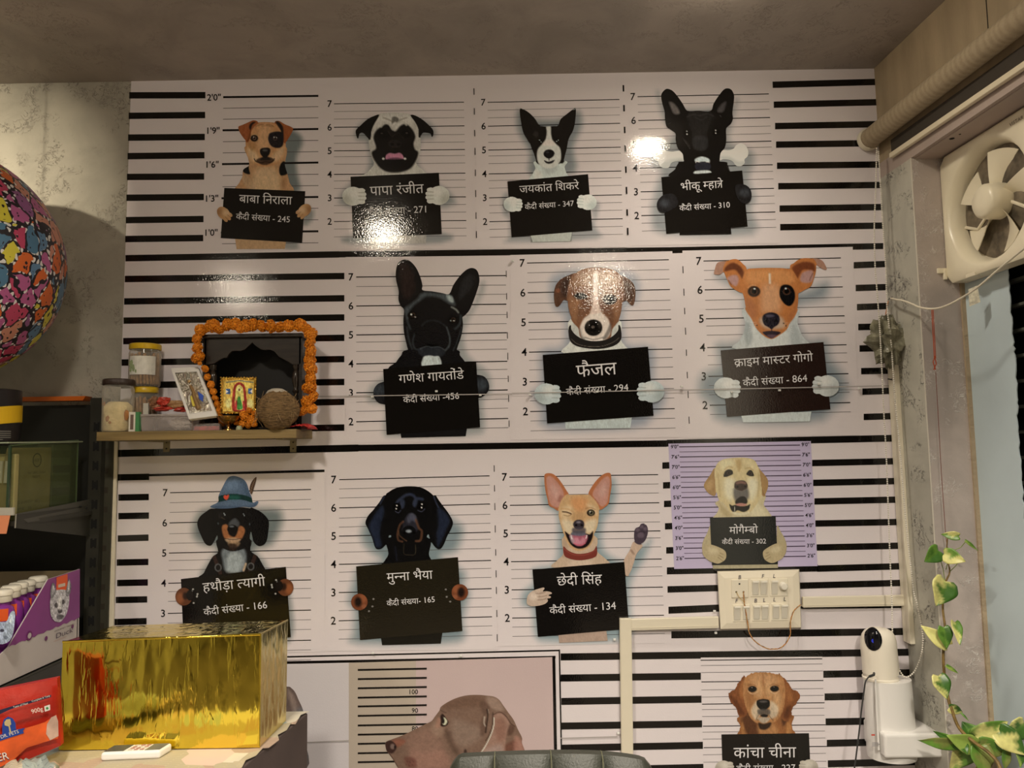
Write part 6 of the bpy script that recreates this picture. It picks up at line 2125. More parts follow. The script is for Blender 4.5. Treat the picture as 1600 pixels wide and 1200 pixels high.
# ================================================================== wooden shelf with the shrine
Z0 = 1.577
SYF = 2.27
wl, wr = P(151, 673, SYF).x, P(463, 671, SYF).x
M_WOOD = mat('shelf_ply', (.21, .145, .055), .5, noise=(9, .35, (.3, 1, 6)), bump=(40, .2, (.2, 1, 8)))
ws = thing('wall_shelf', ((wl + wr) / 2, 2.40, Z0 - .028), 'short wooden plywood shelf screwed to the striped wall carrying shrine and jars', 'shelf')
G().box((wl, SYF, Z0 - .026), (wr, YP, Z0)).build('board', M_WOOD, ws, bevel=.001)
for x in (257, 456):
    c = P(x, 690, 2.43)
    g = G().box((c.x - .010, YP - .004, c.z - .033), (c.x + .010, YP, Z0 - .026)).box((c.x - .010, 2.30, Z0 - .030), (c.x + .010, YP, Z0 - .026))
    b_ = g.build('bracket', mat('bracket_brown', (.30, .25, .15), .4, metal=.3), ws)
    for z in (c.z - .022, c.z - .002): G().lathe((c.x, YP - .004, z), [(.003, 0), (.002, .0015)], 8, (0, -1, 0)).build('screw', mat('screw_dark', (.06, .05, .04), .4, metal=.8), b_)
# ---- shrine
tx0, tx1 = P(316, 600, 2.335).x, P(472, 600, 2.335).x
TW = tx1 - tx0
TZ = P(400, 522, 2.335).z
TS = Crop(280, 480, 5.454, '#c0b0a5')
M_TEM = mat('dark_wood', (.020, .014, .010), .32, noise=(12, .4, (1, 1, 6)))
tm = thing('home_shrine', ((tx0 + tx1) / 2, 2.38, Z0), 'small dark wooden home shrine with scalloped arch draped in orange marigolds', 'shrine')
YT = 2.335


def tp(x, y, Y=YT):
    return Vector(PN(TS.T(np.array([[x, y]])), Y)[0])


arch = [(245, 490), (300, 480), (330, 458), (375, 434), (408, 430), (420, 405), (448, 376), (480, 372), (520, 375), (562, 360), (598, 325), (622, 303), (646, 326), (696, 360), (730, 366), (770, 362), (812, 378), (848, 422), (882, 440), (930, 465), (965, 490)]
top = [tp(205, 258), tp(1040, 240)]
ol = [Vector((tx0 + .004, YT, tp(622, 250).z))] + [Vector((tx0 + .004, YT, tp(210, 490).z))] + [tp(x, y) for x, y in arch] + [Vector((tx1 - .004, YT, tp(1040, 485).z)), Vector((tx1 - .004, YT, tp(622, 250).z))]
G().prism(ol, (0, .008, 0)).build('arch_panel', M_TEM, tm, bevel=.0012)
G().box((tx0 - .004, YT - .012, TZ - .012), (tx1 + .004, 2.44, TZ)).build('roof_board', M_TEM, tm, bevel=.003)
G().box((tx0, YT, Z0), (tx0 + .01, 2.44, TZ - .012)).build('side_panel', M_TEM, tm)
G().box((tx1 - .01, YT, Z0), (tx1, 2.44, TZ - .012)).build('side_panel', M_TEM, tm)
G().box((tx0 + .01, 2.43, Z0), (tx1 - .01, 2.44, TZ - .012)).build('back_panel', mat('shrine_black', (.006, .005, .004), .6), tm)
G().box((tx0 - .004, YT - .014, Z0), (tx1 + .004, 2.44, Z0 + .010)).build('base_board', M_TEM, tm, bevel=.002)
pz = tp(285, 490).z
for x in (287, 995):
    c = Vector((tp(x, 600, YT + .012).x, YT + .012, Z0 + .010))
    h = pz - c.z
    G().lathe(c, [(.011, 0), (.011, h * .08), (.006, h * .12), (.0075, h * .3), (.009, h * .42), (.006, h * .52), (.011, h * .56), (.006, h * .60), (.011, h * .70), (.0125, h * .78), (.010, h * .86), (.006, h * .9), (.011, h * .94), (.011, h)], 16).build('pillar', mat('lacquer_wood', (.03, .022, .016), .15), tm, smooth=True)

# ---- marigold garland
M_MAR = mat('marigold', (.86, .26, .008), .55, noise=(170, .35), bump=(200, .6))
M_CAL = mat('calyx', (.16, .22, .03), .6)
GLc = [(220, 525, 28), (175, 478, 15), (160, 425, 48), (155, 345, 40), (152, 265, 40), (185, 195, 43), (235, 178, 36), (285, 158, 50), (340, 188, 38), (410, 150, 45), (480, 145, 45), (522, 178, 38), (568, 160, 46), (632, 150, 46), (703, 160, 46), (780, 162, 48), (860, 170, 44), (935, 160, 44), (1030, 153, 48), (1082, 180, 38), (1120, 225, 48), (1115, 305, 46), (1120, 380, 52), (1115, 450, 44), (1120, 520, 54), (1120, 610, 48), (1110, 685, 52), (1140, 765, 44), (1085, 815, 50), (1125, 862, 42), (1052, 885, 40)]
GLl = [(240, 595, 26), (270, 660, 28), (290, 720, 25), (307, 775, 25), (325, 830, 28), (342, 882, 26), (352, 940, 26), (365, 990, 26)]
gc = tp(640, 160, 2.32)
gar = thing('marigold_garland', gc, 'string of orange marigold flowers hung around the dark shrine', 'garland')


def marigold_mesh():
    g_ = G(); rg = np.random.default_rng(2)
    g_.ball((0, 0, 0), .78, 10, 7)
    for j in range(7):
        th = PI * (j + .5) / 7
        m_ = max(3, int(13 * math.sin(th)))
        for k in range(m_):
            ph = 2 * PI * (k + rg.random() * .6) / m_
            n_ = Vector((math.sin(th) * math.cos(ph), math.sin(th) * math.sin(ph), math.cos(th)))
            t_ = n_.orthogonal().normalized(); t_.rotate(Matrix.Rotation(rg.random() * 6, 3, n_)); s_ = n_.cross(t_)
            r_ = .95 + rg.random() * .14
            g_.add([n_ * .66 + t_ * .12, n_ * r_ + t_ * .20 + s_ * .20, n_ * (r_ + .04) + s_ * .0 + t_ * .02, n_ * r_ - t_ * .16 + s_ * .22, n_ * r_ * .92 - t_ * .22 - s_ * .12, n_ * .98 * r_ + t_ * .18 - s_ * .16],
                   [(0, 1, 2), (0, 2, 3), (0, 3, 4), (0, 4, 5), (0, 5, 1), (2, 4, 3), (2, 5, 4), (2, 1, 5)])
    me = bpy.data.meshes.new('flower'); me.from_pydata(g_.V, [], g_.F); me.materials.append(M_MAR); me.update()
    return me


ME_F = marigold_mesh()


def flower(x, y, r, Y, parent, sq=.8):
    c = tp(x, y, Y); k = r / 5.454 / 1202 * Y
    o = bpy.data.objects.new('flower', ME_F); COL.objects.link(o)
    o.parent = parent; o.location = c - WL[parent.name]
    o.scale = (k * 1.22, k * sq * 1.1, k * 1.18); o.rotation_euler = (random.random() * 6, random.random() * 6, random.random() * 6)
    return o


for x, y, r in GLc: flower(x, y, r, 2.312, gar)
for x, y, r in GLl: flower(x, y, r, 2.325, gar)
q = [tp(x, y, 2.315) for x, y, r in GLc]
G().tube(q, .0015, 5).build('thread', M_CAL, gar)
loose = thing('loose_marigolds', tp(590, 1000, 2.30), 'small heap of loose marigold heads between gold picture and coconut', 'flowers')
for x, y, r in ((560, 925, 40), (600, 880, 24), (620, 960, 34), (535, 990, 28), (645, 905, 24), (590, 1000, 28), (640, 1000, 22), (485, 985, 18)): flower(x, y, r, 2.30, loose)

# ---- gilt picture of a deity (generic figure under a red arch)
gp = thing('gilt_picture', tp(508, 905, 2.315), 'small square gold-framed picture of a deity under red arch in front of shrine', 'picture')
q0 = [tp(357, 903, 2.315), tp(650, 903, 2.315), tp(655, 600, 2.325), tp(357, 600, 2.325)]
M_GOLD = mat('gilt', (.85, .55, .10), .25, metal=1.0, bump=(160, .8))
G().prism(q0, (0, .008, 0)).build('gilt_plate', M_GOLD, gp)
for a, b in ((0, 1), (1, 2), (2, 3), (3, 0)):
    n_ = 12
    g = G()
    for i in range(n_ + 1): g.ball(q0[a].lerp(q0[b], i / n_) + Vector((0, -.002, 0)), .0028, 8, 5)
    g.build('beaded_edge', M_GOLD, gp, smooth=True)
Cp = Crop(280, 480, 5.454, '#a8988c')
pa = Paint(Cp, (378, 622, 636, 888), .55, '#b08a28')
pa.shape('#7a2014', '455,880 460,700 480,655 510,640 545,655 565,700 572,880', 6); pa.shape('#c8a040', '478,860 482,705 495,670 512,660 530,672 545,705 548,860', 6)
pa.shape('#2c6a24', '490,862 500,770 520,770 540,862', 8); pa.dot('#d0b060', 512, 700, 18, 20); pa.dot('#5a3a10', 512, 704, 9, 11, soft=4); pa.shape('#a02828', '470,870 480,800 492,800 490,870', 8); pa.shape('#a02828', '545,870 540,800 556,810 562,870', 8)
pa.shape('#284878', '398,695 435,695 435,740 398,740', 3, sharp=True); pa.shape('#c8c0a0', '398,705 420,718 398,735', 3, sharp=True); pa.shape('#284878', '588,692 622,692 622,738 588,738', 3, sharp=True); pa.shape('#c8c0a0', '622,700 600,718 622,732', 3, sharp=True)
pa.line('#284860', '400,640 460,634 510,625 570,634 630,640', 8, 6, .7); pa.dot('#d8c060', 420, 820, 26, 40, soft=20, a=.7); pa.dot('#d8c060', 604, 820, 26, 40, soft=20, a=.7)
pa.fur(.35, 7)
_yp = YL
o_ = pa.build('picture_print', gp, 0, mat_ := print_mat('printed_ink'), whole=True)
me_ = o_.data
for v in me_.vertices:     # lay the print on the plate instead of the wall
    w_ = v.co + WL[gp.name]; u = (w_ - EYE) * ((2.3135) / YP) + EYE; v.co = u - WL[gp.name]

# ---- coconut
V, F = [], []
cc0 = tp(836, 876, 2.278); rx = 182 / 5.454 / 1202 * 2.278
nu, nv = 36, 22
rg = np.random.default_rng(8)
for j in range(nv + 1):
    th = PI * j / nv
    for k in range(nu):
        ph = 2 * PI * k / nu
        rr = rx * (1 + .05 * math.sin(3 * ph + 1) * math.sin(th) + (rg.random() - .5) * .05)
        V.append((cc0.x + math.sin(th) * math.cos(ph) * rr, cc0.y + math.sin(th) * math.sin(ph) * rr * .85, cc0.z + math.cos(th) * rr * .84 - (.1 * rx if math.cos(th) < -.8 else 0) + .10 * rx * max(0, math.cos(th)) ** 4))
for j in range(nv):
    F += [(j * nu + k, (j + 1) * nu + k, (j + 1) * nu + (k + 1) % nu, j * nu + (k + 1) % nu) for k in range(nu)]
cn = thing('coconut', Vector((cc0.x, cc0.y, Z0)), 'brown husked coconut with pale top resting on the shelf at the shrine', 'coconut')
G().add(V, F).build('husk', mat('coconut_husk', (.24, .145, .06), .8, noise=(60, .55, (1, 1, 5)), bump=(90, 1.0, (1, 1, 7))), cn, smooth=True)
for i in range(46):
    a = random.random() * PI; z = random.uniform(-.6, .75)
    p0 = Vector((cc0.x + math.cos(a) * rx * math.sqrt(1 - z * z) * 1.0, cc0.y - math.sin(a) * rx * .86 * math.sqrt(1 - z * z), cc0.z + z * rx * .84))
    p1 = p0 + Vector((random.uniform(-.25, .25) * rx, -.002, random.uniform(.1, .5) * rx * (1 if z > 0 else -1)))
    if i == 0: g = G()
    g.tube([p0, p0.lerp(p1, .5) + Vector((0, -.003, 0)), p1], .0005, 4, caps=False)
tag(g.build('fibres', mat('coconut_fibre', (.32, .21, .10), .8), cn), kind='stuff')
G().lathe(tp(835, 745, 2.288), [(.036, -.012), (.034, 0), (.028, .010), (.018, .016), (.001, .018)], 24, (0, .1, 1)).build('pale_top', mat('pale_fibre', (.46, .41, .33), .6, bump=(80, .6)), cn, smooth=True)

# ---- brass lamp
c = tp(420, 1028, 2.285); c.z = Z0
br = G().lathe(c, [(.014, 0), (.013, .003), (.005, .006), (.004, .010), (.006, .012), (.004, .015), (.010, .018), (.020, .024), (.030, .033), (.035, .042), (.033, .042), (.026, .032), (.001, .026)], 28).build('brass_lamp', mat('brass', (.45, .26, .08), .25, metal=1.0), smooth=True)
tag(br, 'small footed brass oil lamp bowl before the gold picture', 'lamp')
c = tp(512, 1015, 2.285); c.z = Z0
tag(G().lathe(c, [(.009, 0), (.010, .004), (.007, .012), (.005, .013)], 16).build('tea_light', mat('pale_green', (.35, .36, .22), .4), smooth=True), 'tiny pale green cup beside the brass lamp foot', 'cup')

# ---- red cloth
V, F = [], []
cx0, cx1 = tp(880, 1000, 2.29).x, tp(1112, 1000, 2.29).x
rg = np.random.default_rng(4)
nx, ny = 26, 14
for j in range(ny + 1):
    for k in range(nx + 1):
        u, v = k / nx, j / ny
        e_ = math.sin(PI * u) ** .4 * math.sin(PI * min(1, v * .9 + .1)) ** .4
        V.append((cx0 + (cx1 - cx0) * (u + .03 * math.sin(9 * v)), 2.285 + .10 * v + .004 * math.sin(u * 11), Z0 + .002 + .019 * e_ * (.5 + .5 * rg.random()) * (.4 + u * .9)))
for j in range(ny):
    F += [(j * (nx + 1) + k, j * (nx + 1) + k + 1, (j + 1) * (nx + 1) + k + 1, (j + 1) * (nx + 1) + k) for k in range(nx)]
o = G().add(V, F).build('red_cloth', mat('red_cloth', (.50, .03, .025), .55, noise=(120, .4)), smooth=True)
o.modifiers.new('t', 'SOLIDIFY').thickness = .001
tag(o, 'crumpled red cloth at the right end of the wooden shelf', 'cloth')

# ---- silver relief picture leaning at the left of the shrine
SYL = 2.27
fr = [P(295, 655, 2.272), P(339, 649.5, 2.272), P(309, 573, 2.335), P(266.5, 575, 2.335)]
nr_ = (fr[1] - fr[0]).cross(fr[3] - fr[0]).normalized()
if nr_.y < 0: nr_ = -nr_
sp_ = thing('silver_picture', fr[0], 'white-framed embossed silver deity picture leaning beside the shrine', 'picture')
ce = sum(fr, Vector()) / 4


def inset(k): return [ce + (p - ce) * k for p in fr]


outer, inner = inset(1.0), inset(.80)
V = outer + inner + [p + nr_ * .014 for p in outer]
G().add(V, [(0, 1, 5, 4), (1, 2, 6, 5), (2, 3, 7, 6), (3, 0, 4, 7), (0, 8, 9, 1), (1, 9, 10, 2), (2, 10, 11, 3), (3, 11, 8, 0), (8, 11, 10, 9)]).build('frame', mat('frame_white', (.68, .66, .62), .35), sp_, bevel=.001)
G().add([p + nr_ * .002 for p in inset(.82)], [(0, 1, 2, 3)]).build('silver_foil', mat('silver_foil', (.72, .68, .58), .22, metal=1.0, bump=(110, 1.0)), sp_)
ex, ez = (fr[1] - fr[0]), (fr[3] - fr[0])


def sq_(u, v, h=0.0): return fr[0] + ex * u + ez * v - nr_ * h


for i in range(16):
    a = 2 * PI * i / 16
    p0, p1 = sq_(.5 + .13 * math.cos(a), .55 + .13 * math.sin(a)), sq_(.5 + .37 * math.cos(a), .52 + .38 * math.sin(a))
    G().tube([p0, p1], [.0014, .0007], 5).build('ray', mat('silver_relief', (.8, .76, .66), .2, metal=1.0), sp_)
G().tube([sq_(.48, .16), sq_(.47, .35), sq_(.50, .50), sq_(.47, .62)], [.008, .0065, .0055, .004], 10).build('figure', mat('gilt_relief', (.62, .42, .20), .25, metal=.8), sp_, smooth=True)
G().ball(sq_(.47, .70), .0055, 10, 7).build('figure_head', mat('gilt_relief', (.62, .42, .20), .25), sp_, smooth=True)
G().tube([sq_(.36, .76), sq_(.42, .84), sq_(.50, .86), sq_(.58, .80), sq_(.60, .70)], .0018, 6).build('halo', mat('silver_relief', (.8, .76, .66), .2), sp_)
G().prism([sq_(.70, .28, .003), sq_(.80, .40, .003), sq_(.66, .48, .003), sq_(.62, .34, .003)], nr_ * .002).build('blue_patch', mat('blue_enamel', (.04, .09, .42), .3), sp_)
G().prism([sq_(.30, .22, .003), sq_(.38, .22, .003), sq_(.40, .42, .003), sq_(.33, .40, .003)], nr_ * .002).build('yellow_patch', mat('yellow_enamel', (.6, .5, .08), .3), sp_)

# ---- jars and small things at the left
def jar(name, label, px, py0, py1, rpx, Y, lid_h, lid_m, body_m, zb):
    c = P(px, 640, Y); r = rpx / 1202 * Y
    h = (py1 - py0) / 1202 * Y
    t = thing(name, (c.x, Y, zb), label, 'jar')
    G().lathe((c.x, Y, zb), [(r * .9, 0), (r, .006), (r, h - lid_h - .012), (r * .93, h - lid_h - .003), (r * .93, h - lid_h)], 32).build('glass_body', body_m, t, smooth=True)
    G().lathe((c.x, Y, zb + h - lid_h), [(r * .98, 0), (r * 1.0, .002), (r * 1.0, lid_h * .85), (r * .93, lid_h)], 40).build('lid', lid_m, t, smooth=True)
    return t, c.x, r, h


def clear_mat(name, tint, a=.25):
    m, nt, b = nt_new(name)
    N, K = nt.nodes, nt.links
    b.inputs['Base Color'].default_value = (*tint, 1); b.inputs['Roughness'].default_value = .06
    tr = N.new('ShaderNodeBsdfTransparent'); tr.inputs[0].default_value = (*[min(.97, .72 + .4 * x) for x in tint], 1)
    mx = N.new('ShaderNodeMixShader')
    lw = N.new('ShaderNodeLayerWeight'); lw.inputs[0].default_value = .35
    mr = N.new('ShaderNodeMapRange'); mr.inputs['To Min'].default_value = a; mr.inputs['To Max'].default_value = min(1, a + (.6 if a > .05 else .3))
    K.new(lw.outputs['Facing'], mr.inputs[0]); K.new(mr.outputs[0], mx.inputs[0])
    K.new(tr.outputs[0], mx.inputs[1]); K.new(b.outputs[0], mx.inputs[2])
    K.new(mx.outputs[0], nt.nodes['Material Output'].inputs['Surface'])
    MATS[name] = m
    return m


M_CLR = clear_mat('clear_plastic', (.75, .70, .60), .12)
M_YLID = mat('yellow_lid', (.62, .40, .015), .35)
M_BLID = mat('brown_lid', (.035, .020, .014), .4, bump=(10, .3, (60, 60, 1)))
ja, x, r, h = jar('sweets_jar', 'clear jar with dark brown lid half full of cream-coloured powder', 184.5, 591, 674, 23.2, 2.325, .0185, M_BLID, M_CLR, Z0)
g = G().lathe((x, 2.325, Z0 + .003), [(r * .88, 0), (r * .95, .006), (r * .95, h * .38), (r * .95, h * .46), (r * .6, h * .55), (r * .2, h * .52), (.001, h * .5)], 28)
o = g.build('contents', mat('cream_powder', (.72, .58, .30), .7, noise=(28, .25), bump=(50, .7)), ja, smooth=True)
for a, z, s_ in ((-.2, .040, .008), (.95, .05, .013), (-.05, .028, .005), (-.7, .085, .005)):
    G().ball((x + math.sin(a) * r * .93, 2.325 - math.cos(a) * r * .93, Z0 + z), s_, 10, 6, (1, .25, 1.2), .3).build('stain', mat('rusty_powder', (.36, .15, .04), .7), ja)
zj = Z0
for (nm, lb, px, y0, y1, rp, Y, bot) in (('stick_jar', 'lower jar of brown treat sticks with yellow lid, under the other stick jar', 226, 603, 674, 19.8, 2.395, Z0), ('stick_jar', 'upper jar of brown treat sticks with yellow lid and white herb label', 224.5, 537, 605, 23.6, 2.395, None)):
    if bot is None: bot = ztop_j
    t, x, r, h = jar(nm, lb, px, y0, y1, rp, Y, .018, M_YLID, M_CLR, bot)
    ztop_j = bot + h + .0005
    for i in range(26):
        a = 2 * PI * i / 26 + .1
        rr = r * .86
        tl = .12 + .22 * ((i * 5) % 7) / 7
        p0 = Vector((x + math.cos(a) * rr, Y + math.sin(a) * rr, bot + .008)); p1 = Vector((x + math.cos(a - tl) * rr, Y + math.sin(a - tl) * rr, bot + h - .03 - .012 * ((i * 3) % 5) / 5))
        G().tube([p0, p1], .0042, 7).build('treat_stick', mat('treat_stick', (.32, .17, .07), .7, noise=(80, .3)), t, smooth=True)
    if h > 0 and nm == 'stick_jar' and 'upper' in lb:
        V, F = [], []
        za, zb_ = bot + .036, bot + .094
        for k in range(13):
            a = -PI / 2 - .62 + 1.75 * k / 12
            for z in (za, zb_): V.append((x + math.cos(a) * (r + .0008), Y + math.sin(a) * (r + .0008), z))
        F = [(2 * k, 2 * k + 2, 2 * k + 3, 2 * k + 1) for k in range(12)]
        G().add(V, F).build('paper_label', mat('jar_label', (.66, .64, .58), .5, noise=(60, .12)), t)
        for a, z, s_ in ((-PI / 2 - .36, .068, .010), (-PI / 2 - .22, .056, .008), (-PI / 2 - .45, .052, .007), (-PI / 2 - .05, .046, .006)):
            G().ball((x + math.cos(a) * r, Y + math.sin(a) * r, bot + z), s_, 10, 6, (1, .16, 1.3), .5).build('leaf_print', mat('herb_green', (.24, .30, .15), .6), t)
# match box
a, b = P(201, 674, 2.275), P(211, 643, 2.275)
mb = thing('match_box', (a.x, 2.28, Z0), 'matchbox with white and green sides standing between jar and plastic tub', 'box')
G().box((a.x, 2.274, Z0), (a.x + .019, 2.288, Z0 + .058)).build('sleeve', mat('match_white', (.62, .58, .5), .5), mb)
G().box((a.x + .0195, 2.275, Z0), (a.x + .030, 2.288, Z0 + .058)).build('green_side', mat('match_green', (.05, .20, .07), .5), mb)
G().box((a.x + .005, 2.273, Z0 + .006), (a.x + .014, 2.274, Z0 + .050)).build('striker', mat('striker', (.14, .09, .07), .8), mb)
c = P(226, 643, 2.33)
tag(G().box((c.x - .008, 2.335, Z0 + .0525), (c.x + .008, 2.343, Z0 + .088)).build('small_card_box', mat('card_white', (.5, .48, .42), .5), bevel=.001), 'tiny white card box behind the matchbox in front of lower stick jar', 'box')
# plastic tub and bundle
M_TUB = clear_mat('milky_tub', (.60, .54, .52), .32)
ta, tb = P(216, 672, 2.28), P(297, 672, 2.28)
tt = thing('plastic_tub', ((ta.x + tb.x) / 2, 2.33, Z0), 'low milky plastic food tub with lid between matchbox and silver picture', 'tub')
G().hexa([(ta.x + .004, 2.29, Z0), (tb.x, 2.29, Z0), (tb.x, 2.37, Z0), (ta.x + .004, 2.37, Z0), (ta.x, 2.284, Z0 + .044), (tb.x + .004, 2.284, Z0 + .044), (tb.x + .004, 2.375, Z0 + .044), (ta.x, 2.375, Z0 + .044)]).build('tub_body', M_TUB, tt, bevel=.003)
G().box((ta.x - .002, 2.281, Z0 + .044), (tb.x + .004, 2.378, Z0 + .051)).build('tub_lid', M_TUB, tt, bevel=.002)
G().ball((tb.x - .04, 2.31, Z0 + .022), .02, 12, 8, (1.6, .5, .8), .4).build('wrapped_contents', mat('crinkled_film', (.6, .56, .5), .2, bump=(120, 1)), tt)
ua, ub = P(297, 668, 2.29), P(341, 668, 2.29)
t2 = thing('plastic_tub', ((ua.x + ub.x) / 2, 2.33, Z0), 'second clear tub with red contents under the silver picture', 'tub')
G().box((ua.x, 2.30, Z0), (ub.x, 2.37, Z0 + .022)).build('tub_body', M_TUB, t2, bevel=.002)
G().box((ua.x + .006, 2.305, Z0 + .002), (ub.x - .004, 2.36, Z0 + .014)).build('red_contents', mat('red_cloth', (.5, .03, .025), .55), t2)
bd = thing('cloth_bundle', P(262, 640, 2.33), 'crumpled plastic bundle of red and brown cloth lying on the plastic tub', 'bundle')
rg = np.random.default_rng(11)


def crumple(c, s, m, nm, par, seed, amp=.3):
    rr = np.random.default_rng(seed); nu, nv = 20, 12; V, F = [], []
    ph0 = rr.random(4) * 6
    for j in range(nv + 1):
        th = PI * j / nv
        for k in range(nu):
            ph = 2 * PI * k / nu
            q = 1 + amp * math.sin(3 * ph + ph0[0] + 2 * th) * math.sin(th) + amp * .6 * math.sin(7 * th + 2 * ph + ph0[1]) * math.sin(th) + (rr.random() - .5) * amp * .6
            V.append((c[0] + math.sin(th) * math.cos(ph) * s[0] * q, c[1] + math.sin(th) * math.sin(ph) * s[1] * q, c[2] + math.cos(th) * s[2] * q))
    for j in range(nv):
        F += [(j * nu + k, (j + 1) * nu + k, (j + 1) * nu + (k + 1) % nu, j * nu + (k + 1) % nu) for k in range(nu)]
    return G().add(V, F).build(nm, m, par)


M_BR = mat('brown_wrap', (.25, .12, .06), .35, noise=(50, .6), bump=(80, .6)); M_RW = mat('red_wrap', (.48, .05, .03), .35, noise=(40, .4), bump=(70, .5))
c = P(242, 630, 2.335); crumple(c, (.016, .016, .020), M_BR, 'brown_wrap', bd, 1)
c = P(258, 628, 2.33); crumple(c, (.020, .015, .014), M_RW, 'red_wrap', bd, 2)
c = P(275, 632, 2.335); crumple(c, (.032, .015, .012), mat('tan_wrap', (.38, .22, .10), .4, bump=(70, .4)), 'tan_wrap', bd, 3)
c = P(255, 639, 2.325); crumple(c, (.024, .014, .007), M_RW, 'red_wrap', bd, 4)
c = P(284, 640, 2.33); crumple(c, (.022, .014, .007), M_RW, 'red_wrap', bd, 5)

# ================================================================== big round bag at the left edge
def cats_mat():
    m, nt, b = nt_new('doodle_print')
    N, K = nt.nodes, nt.links
    b.inputs['Roughness'].default_value = .45
    g_ = N.new('ShaderNodeTexCoord')

    def vor(sc, feat='F1', rnd=1.0):
        v = N.new('ShaderNodeTexVoronoi'); v.feature = feat; v.inputs['Scale'].default_value = sc
        v.inputs['Randomness'].default_value = rnd
        K.new(dm.outputs[0], v.inputs['Vector']); return v

    def M(op, a, b_=None):
        n_ = N.new('ShaderNodeMath'); n_.operation = op
        for i, v in enumerate((a, b_)):
            if v is None: continue
            if isinstance(v, (int, float)): n_.inputs[i].default_value = v
            else: K.new(v, n_.inputs[i])
        return n_.outputs[0]
    nz = N.new('ShaderNodeTexNoise'); nz.inputs['Scale'].default_value = 26
    K.new(g_.outputs['Object'], nz.inputs['Vector'])
    sub = N.new('ShaderNodeVectorMath'); sub.operation = 'MULTIPLY_ADD'; sub.inputs[1].default_value = (.035, .035, .035)
    K.new(nz.outputs['Color'], sub.inputs[0]); K.new(g_.outputs['Object'], sub.inputs[2])
    dm = N.new('ShaderNodeMapping'); dm.inputs['Scale'].default_value = (1.0, 1.0, .8)
    K.new(sub.outputs[0], dm.inputs['Vector'])
    v1 = vor(21); e1 = vor(21, 'DISTANCE_TO_EDGE')
    hue = N.new('ShaderNodeSeparateColor'); K.new(v1.outputs['Color'], hue.inputs[0])
    r = N.new('ShaderNodeValToRGB'); r.color_ramp.interpolation = 'CONSTANT'
    cols = [(.60, .12, .02), (.46, .05, .12), (.07, .17, .28), (.62, .54, .05), (.56, .24, .17), (.26, .09, .24), (.42, .10, .26), (.10, .20, .34)]
    r.color_ramp.elements[0].color = (*cols[0], 1)
    r.color_ramp.elements[1].position = 1 / 8; r.color_ramp.elements[1].color = (*cols[1], 1)
    for i in range(2, 8):
        e_ = r.color_ramp.elements.new(i / 8); e_.color = (*cols[i], 1)
    K.new(hue.outputs[0], r.inputs[0])
    # white beads in the black gaps
    vd = vor(64, 'F1', .3)
    dots = M('LESS_THAN', vd.outputs['Distance'], .36)
    gap = M('LESS_THAN', e1.outputs['Distance'], .075)
    # faces: small black dots inside each doodle
    vf = vor(70, 'F1', .9)
    eye = M('MULTIPLY', M('LESS_THAN', vf.outputs['Distance'], .27), M('GREATER_THAN', e1.outputs['Distance'], .2))
    wht = M('MULTIPLY', gap, dots)
    c1 = N.new('ShaderNodeMix'); c1.data_type = 'RGBA'; c1.inputs['B'].default_value = (.012, .008, .014, 1)
    K.new(M('MAXIMUM', gap, eye), c1.inputs['Factor']); K.new(r.outputs[0], c1.inputs['A'])
    c2 = N.new('ShaderNodeMix'); c2.data_type = 'RGBA'; c2.inputs['B'].default_value = (.7, .68, .66, 1)
    K.new(wht, c2.inputs['Factor']); K.new(c1.outputs['Result'], c2.inputs['A'])
    K.new(c2.outputs['Result'], b.inputs['Base Color'])
    return m


bc = P(-112, 410, 2.06)
rb = 193 / 1202 * 2.06
ob = thing('round_bag', (bc.x, bc.y, bc.z - rb), 'large round bag printed with bright cartoon cats hanging at the upper left', 'bag')
g = G().lathe((bc.x, bc.y, bc.z), [(max(.001, rb * math.sin(PI * j / 40)), -rb * math.cos(PI * j / 40)) for j in range(41)], 72)
g.build('printed_shell', cats_mat(), ob, smooth=True)
g = G()
q = [(bc.x + rb * .2 + math.cos(a) * .002, bc.y - math.sqrt(max(0, 1 - .04)) * rb * math.cos(a) * 1.002, bc.z + rb * math.sqrt(.96) * math.sin(a) * 1.002) for a in np.linspace(-1.4, 1.4, 30)]
g.tube(q, .0035, 6).build('piping', mat('black_piping', (.015, .01, .015), .5), ob)
G().tube([(bc.x, bc.y, bc.z + rb - .01), (bc.x, bc.y, ZC)], .0012, 6).build('hanging_cord', mat('wire_black', (.02, .02, .02), .4), ob)

# ================================================================== metal display rack
RX = -1.318                                   # right-hand end of the shelves
M_RACK = mat('rack_grey', (.030, .029, .022), .45, noise=(6, .2))
M_RACK2 = mat('rack_dark', (.010, .010, .008), .5)
rk = thing('display_rack', (-1.8, 2.3, 0), 'dark grey slotted metal shop rack with orange top rail at the left wall', 'rack')


def px_(x, Y): return P(x, 800, Y).x


